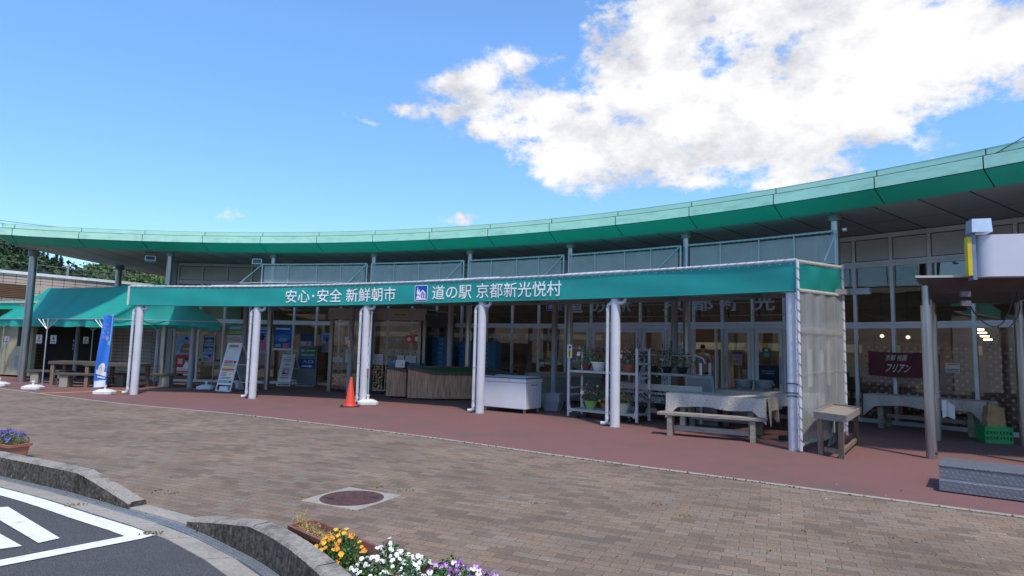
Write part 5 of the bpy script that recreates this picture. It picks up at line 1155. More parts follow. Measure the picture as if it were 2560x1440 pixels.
# ---- flower trolleys
def flower_trolley(name, label, FL, FR, depth, zs, hgt, arch=False):
    d = (FR-FL); L_ = d.length; d.normalize(); t = thing(name, label, 'trolley', FL, atan2(d.y, d.x), None)
    for x in (0, L_):
        for y in (0, depth):
            MB().box(x-.028, x+.028, y-.02, y+.02, .03, hgt).build('upright', mat('trolley_grey', (.52, .53, .55), .42, .3, var=.08, scale=5), t, bev=.003)
            if not arch: MB().hexa([(x-.10 if x else x, y-.012, .12), (x if x else x+.10, y-.012, .12), (x if x else x+.10, y+.012, .12), (x-.10 if x else x, y+.012, .12)], [(x-.012, y-.012, .34), (x+.012, y-.012, .34), (x+.012, y+.012, .34), (x-.012, y+.012, .34)]).build('gusset', MATS['trolley_grey'], t)
    for x in (0, L_):
        for z in (.5, .66, .95, 1.25, hgt-.03) if not arch else (.8,): MB().box(x-.014, x+.014, .02, depth-.02, z-.022, z+.022).build('side_rung', MATS['trolley_grey'], t)
    if arch:
        MB().tube([(0, depth*.5, hgt-.02), (.06, depth*.5, hgt+.10), (.18, depth*.5, hgt+.14), (L_-.18, depth*.5, hgt+.14), (L_-.06, depth*.5, hgt+.10), (L_, depth*.5, hgt-.02)], .018, 8).build('arch_rail', MATS['trolley_grey'], t, smooth=True)
        MB().box(.03, L_-.03, -.022, -.012, .66, .80).build('middle_rail', mat('perforated_rail', (.50, .49, .46), .5, var=.25, scale=40), t)
    for z in zs: MB().box(.03, L_-.03, -.02, depth+.02, z-.05, z).build('shelf', mat('trolley_shelf', (.42, .42, .41), .5, .2, var=.12, scale=5), t, bev=.004)
    for x in (.22, L_-.22):
        for y in (.08, depth-.08):
            w = MB().tube([(x-.017, y, .062), (x+.017, y, .062)], .062, 16).build('castor', black, t)
            MB().tube([(x-.019, y, .062), (x+.019, y, .062)], .032, 12).box(x-.026, x+.026, y-.03, y+.03, .115, .128).build('hub', galv, w)
    return t
cFL, cFR = site(1421, 1037, .05), site(1592, 1055, .05); cFL.z = cFR.z = 0
TR = flower_trolley('flower_trolley', 'grey two shelf flower trolley on castors behind the fifth canopy column', cFL, cFR, .56, (.20, 1.06), 1.58)
cd = (cFR-cFL).normalized(); cn = Vector((-cd.y, cd.x, 0)); cL = (cFR-cFL).length
flower_trolley('flower_trolley', 'second flower trolley with perforated middle rail, behind the first one', cFL+cd*.75+cn*.95, cFR+cd*1.0+cn*.95, .5, (.22, .62, 1.05), 1.3, True)
def blossom(mb, c, r, rnd, mi, mc, nrm_=None, n=5):
    nv = (Vector(nrm_) if nrm_ else Vector((rnd.gauss(0, .5), rnd.gauss(-.5, .5), rnd.uniform(.3, 1)))).normalized(); x = nv.orthogonal().normalized(); y = nv.cross(x); q0 = rnd.uniform(0, 6)
    for k in range(n):
        q = q0+2*pi*k/n; e = x*cos(q)+y*sin(q); f = x*cos(q+pi/2)+y*sin(q+pi/2); c = Vector(c)
        mb.face([c, c+e*r*.55+f*r*.42+nv*r*.12, c+e*r*1.0+f*r*.2+nv*r*.1, c+e*r*1.0-f*r*.2+nv*r*.1, c+e*r*.55-f*r*.42+nv*r*.12], mi)
    mb.face([c+x*r*.2*cos(2*pi*j/6)+y*r*.2*sin(2*pi*j/6)+nv*r*.1 for j in range(6)], mc)
fl_white = mat('petal_white', (.82, .82, .78), .6, var=.05); fl_red = mat('petal_red', (.50, .012, .03), .6, var=.25); fl_yel = mat('petal_yellow', (.80, .48, .03), .6, var=.15); fl_mag = mat('petal_magenta', (.50, .03, .32), .6, var=.2); fl_lil = mat('petal_lilac', (.26, .12, .38), .6, var=.25); fl_org = mat('petal_orange', (.78, .27, .02), .6, var=.2); fl_vio = mat('petal_violet', (.13, .035, .42), .6, var=.35); fl_pur = mat('petal_purple', (.30, .06, .42), .6, var=.3); fl_pink = mat('petal_pink', (.68, .28, .36), .6, var=.2)
def pot_plant(label, p, r, h, pot_m, ph, pw, kinds, seed, fluted=False, spikes=None, name='potted_plant', leafm=(0, 1, 2), tag_=True):
    rnd = random.Random(seed); t = thing(name, label, 'potted plant', p, rnd.uniform(0, 6), 'potted flowers on the trolleys'); ph *= 1.3; pw *= 1.22
    pr = [(r*.62, 0), (r*.66, .005), (r*.93, h*.82), (r*1.06, h*.86), (r*1.08, h), (r*.98, h), (r*.9, h*.88)]
    if fluted: pr = [(r*.55, 0), (r*.7, h*.25), (r*.95, h*.8), (r*1.12, h), (r*1.0, h)]
    MB().lathe(pr, n=28 if not fluted else 32, fl=.03 if fluted else None).lathe([(.001, h*.88), (r*.95, h*.9)], n=16, mi=1).build('pot', [pot_m, mat('potting_soil', (.03, .02, .015), .95)], t, smooth=True)
    m = MB()
    for k in range(330):
        q = rnd.uniform(0, 2*pi); e = sqrt(rnd.random()); z = rnd.random(); w = pw*e*(.55+.6*sin(pi*min(1, z*.8+.15))); m.leaf((w*cos(q), w*sin(q), h*.9+ph*z), rnd.uniform(.025, .06), rnd, rnd.choice(leafm), .25, .45)
    m.build('foliage', [leaf_a, leaf_b, leaf_c], t)
    if spikes:
        s_ = MB()
        for k in range(spikes[1]):
            q = rnd.uniform(0, 6.28); e = rnd.uniform(.2, 1)*pw*.8; lean = Vector((cos(q)*e, sin(q)*e, 0)); top = lean*1.5+UP*(h+ph*rnd.uniform(1.2, 1.7)); b0 = lean*.3+UP*h
            s_.tube([b0, b0.lerp(top, .5)+lean*.1, top], .004, 4, 1)
            for j in range(34): f = rnd.uniform(.45, 1); c = b0.lerp(top, f)+Vector((rnd.gauss(0, .010), rnd.gauss(0, .010), 0))*(1.25-f*.8); s_.leaf(c, .022, rnd, 0, 0, .8)
        s_.build('flower_spikes', [spikes[0], leaf_a], t)
    for km, n, br, zlo in kinds:
        b_ = MB()
        for k in range(n): q = rnd.uniform(0, 6.28); e = sqrt(rnd.uniform(.1, 1))*pw*1.02; blossom(b_, (e*cos(q), e*sin(q), h+ph*rnd.uniform(zlo, 1.05)), br*rnd.uniform(.8, 1.2), rnd, 0, 1)
        b_.build('blossoms', [km, mat('flower_eye', (.6, .4, .04))], t)
    if tag_:
        q = -t.rotation_euler.z; g = MB(); M_ = Matrix.Rotation(q-.3, 4, 'Z') @ Matrix.Translation((-.75*pw, -pw*.9, h+ph*.55)) @ Matrix.Rotation(.25, 4, 'Y'); g.box(-.035, .035, -.002, .002, -.04, .04, M_).box(-.003, .003, -.002, .002, -.16, -.041, M_); g.build('price_tag', mat('pink_paper', (.74, .58, .60), .7), t)
    return t
def on_trolley(u, v, z, w=.22): return Vector((*(cFL+cd*u*cL+cn*w).xy, z))
terra = mat('terracotta', (.38, .11, .06), .7, var=.12, scale=8); lime = mat('lime_pot', (.26, .48, .12), .4, var=.06); cream = mat('cream_pot', (.62, .58, .46), .55, var=.08)
def at_px(u, z, v): q = site(u, v, z) if z < EYE else None; return q
pot_plant('dark red pot of small yellow flowers at the left end of the upper trolley shelf', on_trolley(.20, 0, 1.06, .2), .115, .15, mat('dark_red_pot', (.22, .05, .035), .5), .30, .17, [(fl_yel, 26, .018, .1), (fl_white, 12, .018, .1)], 1)
pot_plant('wide white pot with red plumes and tall purple flower spikes on the upper trolley shelf', on_trolley(.385, 0, 1.06, .2), .165, .20, white_plastic, .24, .16, [(fl_red, 20, .03, .3)], 2, spikes=(fl_lil, 8), tag_=False)
pot_plant('small pot of magenta flowers half hidden by the fifth canopy column', on_trolley(.58, 0, 1.06, .25), .09, .12, terra, .2, .12, [(fl_mag, 22, .026, .2)], 3, tag_=False)
pot_plant('terracotta pot of white and red flowers on the upper trolley shelf right of the column', on_trolley(.83, 0, 1.06, .2), .15, .17, terra, .24, .18, [(fl_white, 30, .022, .1), (fl_red, 24, .028, .3)], 4)
pot_plant('lime green fluted pot with pink and white flowers on the lower trolley shelf', on_trolley(.27, 0, .20, .2), .145, .19, lime, .26, .18, [(fl_white, 22, .022, .4), (fl_pink, 18, .022, .1), (fl_red, 12, .03, .2)], 5, fluted=True, spikes=(fl_lil, 4))
pot_plant('terracotta pot of yellow flowers on the lower trolley shelf left of the column', on_trolley(.50, 0, .20, .2), .12, .16, terra, .22, .15, [(fl_yel, 30, .022, .2)], 6, spikes=(fl_lil, 3), tag_=False)
pot_plant('cream fluted pot with orange tassel flowers on the lower trolley shelf', on_trolley(.77, 0, .20, .16), .125, .2, cream, .22, .14, [(fl_org, 26, .02, .1), (fl_yel, 8, .018, .1)], 7, fluted=True, tag_=False)
pot_plant('dark pot of magenta flowers low at the right end of the trolley', on_trolley(.93, 0, .20, .42), .12, .14, black, .26, .2, [(fl_mag, 30, .032, .1)], 8, tag_=False)
for k, (a, w, z, fl_, lab) in enumerate([(.62, 1.2, 1.05, fl_lil, 'lilac flowered plant on the top shelf of the second trolley'), (.86, 1.2, 1.05, fl_pink, 'pink flowered plant on the top shelf of the second trolley'), (1.08, 1.15, 1.05, fl_white, 'leafy plant with tall dark flower spikes on the second trolley'), (1.28, 1.2, 1.05, fl_red, 'bushy dark plant with tiny red flowers right on the second trolley'), (.9, 1.15, .62, fl_white, 'pale flowered plant on the middle shelf of the second trolley'), (1.2, 1.15, .22, fl_white, 'low green plant on the bottom shelf of the second trolley'), (1.0, 1.1, .22, fl_mag, 'low magenta plant on the bottom shelf of the second trolley')]):
    pot_plant(lab, on_trolley(a, 0, z, w), .12, .14, black, .30 if k != 3 else .24, .2 if k != 3 else .26, [(fl_, 14 if k != 2 else 3, .022, .3)], 30+k, spikes=(fl_lil if k != 2 else leaf_c, 7) if k in (0, 2) else None, leafm=(0, 2, 2), tag_=False)
# sign strip standing at the trolley corner
q = cFL; t = thing('trolley_sign', 'slim white and yellow notice on a post at the left corner of the flower trolley', 'sign', q+Vector((.005, -.03, 0)), ry(q)); MB().box(-.008, .008, -.006, .006, 1.3, 1.64).build('post', galv, t)
m = MB(); f_ = lambda s, tt, d=0: Vector((-.055+.11*s, -.012-d, 1.33+.30*tt)); rect(m, f_, 0, 1, 0, 1, 0); rect(m, lambda s, tt: f_(s, tt, .002), .18, .82, .04, .62, 1); lines(m, lambda s, tt: f_(s, tt, .003), .35, .62, .08, .58, 5, 2, .9); m.face([f_(.5+.28*cos(2*pi*j/10), .8+.10*sin(2*pi*j/10), .003) for j in range(10)], 3); m.build('plate', [paper, yellow_ink, ink, blue_ink], t)
# ---- picnic tables with cloths, bench
cloth_m = mat('floral_cloth', (.56, .50, .45), .8, var=.05, scale=3)
def floral():
    t = cloth_m.node_tree; b = t.nodes['Principled BSDF']; c = t.nodes.new('ShaderNodeTexCoord'); v = t.nodes.new('ShaderNodeTexVoronoi'); v.inputs['Scale'].default_value = 40; t.links.new(c.outputs['Object'], v.inputs['Vector'])
    r = t.nodes.new('ShaderNodeValToRGB'); t.links.new(v.outputs['Color'], r.inputs[0]); e = r.color_ramp.elements; e[0].color = (.36, .22, .27, 1); e[0].position = .25; e[1].color = (.40, .36, .26, 1); e[1].position = .6
    mr = t.nodes.new('ShaderNodeMapRange'); t.links.new(v.outputs['Distance'], mr.inputs[0]); mr.inputs[1].default_value = .30; mr.inputs[2].default_value = .46; mr.inputs[3].default_value = 1; mr.inputs[4].default_value = 0
    mx_ = t.nodes.new('ShaderNodeMix'); mx_.data_type = 'RGBA'; t.links.new(mr.outputs[0], mx_.inputs[0]); mx_.inputs[6].default_value = (.54, .475, .41, 1); t.links.new(r.outputs[0], mx_.inputs[7]); t.links.new(mx_.outputs[2], b.inputs['Base Color'])
floral()
def table(label, A, B, depth, h, cloth_label=None, drop=.24, legs=True, bench_label=None, name='picnic_table', group=None, wood=wood_grey, tails=True, cloth_mat=None):
    d = (B-A).normalized(); L_ = (B-A).length; t = thing(name, label, 'table', (A+B)/2, atan2(d.y, d.x), group); hw = L_/2
    for k in range(5): y = depth*k/5; MB().box(-hw, hw, y+.004, y+depth/5-.004, h-.05, h).build('plank', wood, t, bev=.004)
    for x in (-hw+.28, hw-.28):
        for y in (.06, depth-.16): MB().box(x-.05, x+.05, y, y+.10, 0, h-.051).build('leg', wood, t, bev=.005)
        MB().box(x-.03, x+.03, .161, depth-.161, h-.16, h-.055).build('rail', wood, t)
    MB().box(-hw+.34, hw-.34, depth/2-.04, depth/2+.04, .22, .30).build('stretcher', wood, t)
    if cloth_label:
        c_ = thing('tablecloth', cloth_label, 'tablecloth', (A+B)/2, atan2(d.y, d.x)); rnd = random.Random(hash(label) % 99 if False else len(label))
        m = MB(); e = .012; H = h+.006
        nu, nv = 44, 14
        m.grid(lambda u, v: (-hw-e+(L_+2*e)*u, -e+(depth+2*e)*v, H+.004*sin(u*31)*sin(v*9)), nu, nv); m.build('top', cloth_mat or cloth_m, c_, smooth=True)
        s_ = MB()
        def skirt(P0, P1, nout, ph):
            Ls = (P1-P0).length
            def f(u, v):
                # the corners of a square cloth hang lower, in points
                cu = min(u, 1-u)*Ls; tail = .24*max(0, 1-cu/.24) if tails else 0
                dd = (drop+tail+.02*sin(u*Ls*6+ph))*v; return P0+(P1-P0)*u-UP*dd+nout*(.016+.02*v*sin(u*Ls*13+ph)+.03*v*(tail > 0))+UP*.001
            s_.grid(f, 48, 6)
        c00, c10, c11, c01 = Vector((-hw-e, -e, H)), Vector((hw+e, -e, H)), Vector((hw+e, depth+e, H)), Vector((-hw-e, depth+e, H))
        skirt(c00, c10, Vector((0, -1, 0)), .3); skirt(c10, c11, Vector((1, 0, 0)), 1.3); skirt(c11, c01, Vector((0, 1, 0)), 2.0); skirt(c01, c00, Vector((-1, 0, 0)), .8)
        s_.build('skirt', cloth_mat or cloth_m, c_, smooth=True)
    return t
TA, TB_ = site(1668, 981, .73), site(1915, 997, .73); TA.z = TB_.z = 0
table('weathered picnic table under the floral cloth beside the last canopy column', TA, TB_, .78, .72, 'floral cloth with hanging corner points on the front picnic table')
d_ = (TB_-TA).normalized(); n_v = Vector((-d_.y, d_.x, 0))
table('second picnic table under a floral cloth, behind the front one', TA+d_*.35+n_v*1.55, TB_+d_*.55+n_v*1.55, .75, .74, 'floral cloth on the second picnic table behind the front one')
def bench(label, A, B, depth, h, leg_w=.09, wood=wood_grey, group=None, inset=.22, slab=False, name='bench'):
    d = (B-A).normalized(); L_ = (B-A).length; hw = L_/2; t = thing(name, label, 'bench', (A+B)/2, atan2(d.y, d.x), group)
    for k in range(2): MB().box(-hw, hw, depth*k/2+.004, depth*(k+1)/2-.004, h-.05, h).build('plank', wood, t, bev=.006)
    for x in (-hw+inset, hw-inset): MB().box(x-leg_w/2, x+leg_w/2, .03, depth-.03, 0, h-.052).build('leg', wood if not slab else concrete, t, bev=.006)
    MB().box(-hw+inset+.06, hw-inset-.06, depth/2-.03, depth/2+.03, .10, .19).build('stretcher', wood, t)
    return t
bA, bB = site(1642, 1031, .41), site(1915, 1050, .41); bA.z = bB.z = 0
bench('long weathered plank bench in front of the floral picnic table', bA, bB, .30, .42)
# folded grey chair standing on its side against the tables
q = TA+d_*.22+n_v*1.45; t = thing('folded_board', 'grey panel board with frame leaning behind the front picnic table', 'board', q, atan2(d_.y, d_.x)-.1); M_ = Matrix.Rotation(.2, 4, 'X'); MB().box(-.27, .27, 0, .03, .05, 1.0, M_).build('panel', mat('board_grey', (.20, .22, .23), .5), t)
f = MB()
for a in ((-.31, -.27, -.01, .04, 0, 1.06), (.27, .31, -.01, .04, 0, 1.06), (-.27, .27, -.01, .04, 1.0, 1.06), (-.27, .27, -.01, .04, .30, .34), (-.27, .27, -.01, .04, 0, .05)): f.box(*a, M_)
f.build('frame', mat('board_frame', (.30, .31, .32), .5), t)
# boxes and pails on a low shelf behind the tables
for k in range(2):
    q = TA+d_*(.75+.42*k)+n_v*2.6; t = thing('pail', ('left', 'right')[k]+' grey lidded pail on the low wooden rack behind the tables', 'pail', q+UP*.62, 0, 'grey pails'); MB().lathe([(.15, 0), (.19, .30), (.195, .31)], n=20).lathe([(.0, .33), (.2, .325), (.205, .30)][::-1], n=20).build('body', grey_pl, t, smooth=True); MB().tube([(-.19, 0, .29), (-.16, -.12, .18), (0, -.2, .14), (.16, -.12, .18), (.19, 0, .29)], .005, 5).build('handle', black, t)
q = TA+d_*.95+n_v*2.6; t = thing('low_rack', 'low brown wooden rack carrying the grey pails', 'rack', q, atan2(d_.y, d_.x)); MB().box(-.75, .75, -.22, .25, .57, .615).build('top', wood_red, t)
for x in (-.68, .68):
    for y in (-.18, .2): MB().box(x-.035, x+.035, y-.035, y+.035, 0, .57).build('leg', wood_red, t)
MB().box(-.64, .64, -.2, -.16, .28, .36).build('rail', wood_red, t)
q = site(1966, 1100); t = thing('garden_clogs', 'pair of black garden shoes on the ground left of the last canopy column', 'shoes', q, .5)
for x in (-.07, .07): MB().lathe([(.04, 0), (.05, .03), (.042, .07), (.03, .08)], (x, 0, 0), 12, sx=.9, sy=2.4).build('shoe', black, t, smooth=True)
# ---- work stand beside the translucent sheet
s1, s2, s3, s4 = site(2040, 1031, .64), site(2110, 1040, .64), site(2147, 1018, .64), site(2086, 1012, .64)
t = thing('work_stand', 'small weathered wooden stand outside the translucent end sheet', 'stand', (s1+s3)/2-UP*.64); wx = s2-s1; wy = (s4-s1); wxn, wyn = wx.normalized(), wy.normalized(); Lx, Ly = wx.length, max(.55, wy.length)
wq = lambda x, y, z: Vector((*(s1+wxn*x+wyn*y).xy, z))
def wbox(x0, x1, y0, y1, z0, z1): return MB().hexa([wq(x0, y0, z0), wq(x1, y0, z0), wq(x1, y1, z0), wq(x0, y1, z0)], [wq(x0, y0, z1), wq(x1, y0, z1), wq(x1, y1, z1), wq(x0, y1, z1)])
wbox(-.02, Lx+.02, -.02, Ly+.02, .60, .63).build('top', wood_grey, t, world=True, recalc=True)
for a in ((-.03, Lx+.03, -.045, -.021), (-.03, Lx+.03, Ly+.021, Ly+.045), (-.045, -.021, -.02, Ly+.02), (Lx+.021, Lx+.045, -.02, Ly+.02)): wbox(*a, .55, .655).build('edge_board', wood_grey, t, world=True, recalc=True)
for x in (.02, Lx-.11):
    for y in (.0, Ly-.09): wbox(x, x+.09, y, y+.075, 0, .598).build('leg', wood_red, t, world=True, recalc=True)
wbox(.112, Lx-.112, .02, .06, .06, .13).build('brace', wood_red, t, world=True, recalc=True); wbox(Lx-.09, Lx-.04, .078, Ly-.092, .06, .12).build('brace', wood_red, t, world=True, recalc=True)
for k in range(5): a = site(2072+k*5, 1118-k*3); b = site(2095+k*3, 1070+k*3)+UP*.25; q = thing('spare_slat', ['', 'second ', 'third ', 'fourth ', 'rearmost '][k].replace('', '', 1)+'loose slat leaning under the small weathered work stand'+[', nearest the column', ', next to it', '', '', ''][k], 'slat', a, 0, 'loose slats'); MB().bar(a+UP*.02, Vector((b.x, b.y, .34)), .03, .02).build('slat', wood_grey if k % 2 else grey_paint, q, world=True); MB().bar(Vector((b.x, b.y, .342)), Vector((b.x, b.y, .35)), .028, .018).build('end', wood_red, q, world=True)
# ---- benches and tables under the tent
def conc_bench(label, c, rz, L_=1.6):
    t = thing('park_bench', label, 'bench', c, rz, 'slab benches under the tent'); MB().box(-L_/2, L_/2, -.2, .2, .36, .43).build('seat', wood_dark, t, bev=.01)
    for x in (-L_*.32, L_*.32): MB().box(x-.12, x+.12, -.15, .15, 0, .358).build('leg', concrete, t, bev=.012)
tA, tB = site(150, 960), site(245, 972)
def tent_table(label, c, rz, L_=1.7): 
    t = thing('garden_table', label, 'table', c, rz, 'timber tables under the tent'); MB().box(-L_/2, L_/2, -.4, .4, .66, .76).build('top', wood_dark, t, bev=.008)
    for x in (-L_/2+.12, L_/2-.12):
        for y in (-.32, .32): MB().box(x-.05, x+.05, y-.05, y+.05, 0, .659).build('leg', wood_red, t)
        MB().box(x-.04, x+.04, -.268, .268, .10, .19).build('rail', wood_grey, t)
tent_table('left hand dark timber table under the teal tent', site(205, 962), .12); tent_table('right hand dark timber table under the teal tent, behind the blue banner', site(292, 968), .1)
conc_bench('slab bench left of the left hand timber table under the tent', site(125, 958), .1, 1.3); conc_bench('slab bench in front of the left hand timber table under the tent', site(208, 968), .1); conc_bench('slab bench half hidden by the first canopy column', site(360, 966), .1, 2.2)
t = thing('cardboard_box', 'small red and white box on the floor of the toilet lobby', 'box', site(85, 942), .2); MB().box(-.32, .3, -.15, .15, 0, .28).build('body', red_ink, t); MB().box(-.12, .302, -.155, -.151, .02, .26).build('label_panel', paper, t)
# ---- right hand kiosk shelter
kA, kB, kC, kD = site(2330, 1147), Vector((8.0, 11.72, 0)), Vector((9.25, 11.25, 0)), Vector((7.92, 9.12, 0))
KS = thing('kiosk_shelter', 'steel post shelter with flat plate roof and rounded white sign box at the right edge', 'shelter', (kA+kC)/2)
for k, q in enumerate((kA, kB, kC, kD)):
    ps = MB().tube([q, q+UP*2.34], .075, 20).build('post', steel, KS, world=True, smooth=True); MB().tube([q+UP*2.34, q+UP*2.72], .048, 14).build('neck', steel, ps, world=True, smooth=True)
    if k == 0: MB().tube([q+Vector((.02, -.0752, .09)), q+Vector((.02, -.0762, .09))], .022, 12).build('drain_hole', black, ps, world=True)
kc = (kA+kB+kC+kD)/4; cor = [kA, kD, kC, kB]; topc = [kc+(q-kc)*1.16+UP*2.79 for q in cor]; midc = [kc+(q-kc)*1.16+UP*2.755 for q in cor]; botc = [kc+(q-kc)*.92+UP*2.55 for q in cor]
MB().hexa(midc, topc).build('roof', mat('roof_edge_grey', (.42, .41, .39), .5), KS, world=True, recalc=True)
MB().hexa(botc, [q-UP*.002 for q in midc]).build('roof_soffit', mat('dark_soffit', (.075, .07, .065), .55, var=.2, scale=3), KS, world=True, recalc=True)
fx = (kD-kA).normalized(); fy = Vector((-fx.y, fx.x, 0)); s0 = kA+fx*.55-fy*.42
def kq(x, y, z): return Vector((*(s0+fx*x+fy*y).xy, z))
prof = [(2.0, .62), (.22, .62)]+[(.22-.22*sin(q), .31+.31*cos(q)) for q in [pi*j/12 for j in range(1, 12)]]+[(.22, .0), (2.0, 0)]
sg = MB(); sg.hexa([kq(x, y, 2.74) for x, y in prof[::-1]], [kq(x, y, 3.36) for x, y in prof[::-1]]).build('sign_box', mat('lilac_white_panel', (.60, .60, .66), .35, var=.04, scale=2), KS, world=True, recalc=True, smooth=True)
MB().hexa([kq(x, y, 2.70) for x, y in ((-.03, .05), (.02, .05), (.02, .26), (-.03, .26))], [kq(x, y, 3.42) for x, y in ((-.03, .05), (.02, .05), (.02, .26), (-.03, .26))]).build('end_plate', mat('blue_grey_plate', (.16, .22, .32), .4), KS, world=True, recalc=True)
MB().hexa([kq(x, y, 2.76) for x, y in ((-.09, .04), (-.035, .04), (-.035, .16), (-.09, .16))], [kq(x, y, 3.34) for x, y in ((-.09, .04), (-.035, .04), (-.035, .16), (-.09, .16))]).build('yellow_panel', mat('yellow_panel', (.62, .47, .03), .5, var=.1), KS, world=True, recalc=True)
MB().hexa([kq(x, y, 3.40) for x, y in ((-.05, -.03), (.21, -.03), (.21, .22), (-.05, .22))], [kq(x, y, 3.60) for x, y in ((-.04, -.02), (.20, -.02), (.20, .21), (-.04, .21))]).build('cap_box', mat('silver_cap', (.62, .66, .74), .25, .5, dirt=((.45, .28, .12), 4, .4, (1, 1, 1))), KS, world=True, recalc=True)
cb = MB(); cbp = [kq(.55, .3, 2.52), kq(.50, .3, 2.3), kq(.40, .3, 2.08), kq(.27, .3, 2.02), kq(.12, .3, 2.12), kq(.0, .3, 2.32), kq(-.03, .3, 2.5)]
cb.tube(catmull(cbp, 6), .010, 6).tube(catmull([kq(.60, .3, 2.52), kq(.60, .28, 2.25), kq(.48, .28, 2.02), kq(.34, .3, 1.9), kq(.25, .3, 1.78), kq(.22, .3, 1.70), kq(.30, .3, 1.72), kq(.36, .3, 1.86), kq(.34, .3, 2.02)], 6), .010, 6); cb.build('cable', black, KS, world=True, smooth=True)
for k in range(2): MB().hexa([kq(x, y, 2.32+.14*k) for x, y in ((-.14, .2), (-.02, .2), (-.02, .28), (-.14, .28))], [kq(x, y, 2.40+.14*k) for x, y in ((-.14, .2), (-.02, .2), (-.02, .28), (-.14, .28))]).build('junction_box', mat('box_brown_grey', (.14, .12, .12), .6), KS, world=True, recalc=True)
t = thing('white_towel', 'white cloth tied with string to the rear steel post of the kiosk shelter', 'cloth', kB, 0)
MB().grid(lambda u, v: kB+Vector((.06+.22*u, -.08-.03*sin(u*7), .42+.33*v*(1-.25*u)+.03*sin(u*4))), 8, 6).build('cloth', white_plastic, t, world=True, smooth=True)
st = MB()
for z in (.80, .84, .89): st.tube([kB+Vector((cos(q)*.08, sin(q)*.08, z+.02*cos(q))) for q in [2*pi*j/14 for j in range(15)]], .006, 5)
st.tube([kB+Vector((-.05, -.08, .85)), kB+Vector((-.07, -.1, .7)), kB+Vector((-.06, -.1, .55))], .005, 5).build('string', white_plastic, t, world=True)
# ---- chequer plate step
e0, e1 = site(2348, 1229), site(2560, 1257); sd_ = (e1-e0).normalized(); sn = Vector((-sd_.y, sd_.x, 0)); e0 = Vector((*e0.xy, 0)); SL = 2.1
chq = mat('chequer_plate', (.185, .195, .215), .5, .4, var=.1, scale=8)
tq = chq.node_tree; bq_ = tq.nodes['Principled BSDF']; tcq = tq.nodes.new('ShaderNodeTexCoord'); ck = tq.nodes.new('ShaderNodeTexBrick'); ck.inputs['Scale'].default_value = 1; ck.inputs['Brick Width'].default_value = .05; ck.inputs['Row Height'].default_value = .025; ck.inputs['Mortar Size'].default_value = .008; ck.inputs['Mortar Smooth'].default_value = .6; ck.inputs['Color1'].default_value = ck.inputs['Color2'].default_value = (1, 1, 1, 1); ck.inputs['Mortar'].default_value = (0, 0, 0, 1)
mpq = tq.nodes.new('ShaderNodeMapping'); mpq.inputs['Rotation'].default_value = (.78, .78, .7); tq.links.new(tcq.outputs['Object'], mpq.inputs[0]); tq.links.new(mpq.outputs[0], ck.inputs['Vector']); bnq = tq.nodes.new('ShaderNodeBump'); bnq.inputs['Strength'].default_value = .6; bnq.inputs['Distance'].default_value = .004; tq.links.new(ck.outputs['Color'], bnq.inputs['Height']); tq.links.new(bnq.outputs[0], bq_.inputs['Normal'])
t = thing('metal_step', 'two tier step of grey chequer plate on the red pavement at the right edge', 'step', e0+sd_*SL/2+sn*.3, atan2(sd_.y, sd_.x))
MB().box(-SL/2, SL/2, -.3, .5, .012, .135).build('lower_step', chq, t, bev=.006); MB().box(-SL/2+.002, SL/2-.002, -.17, .5, .137, .27).build('riser', chq, t, bev=.004); MB().box(-SL/2-.004, SL/2+.004, -.178, .505, .272, .29).build('tread', chq, t, bev=.004); MB().box(-SL/2+.03, SL/2-.03, -.27, .47, 0, .011).build('rubber_foot', black, t)
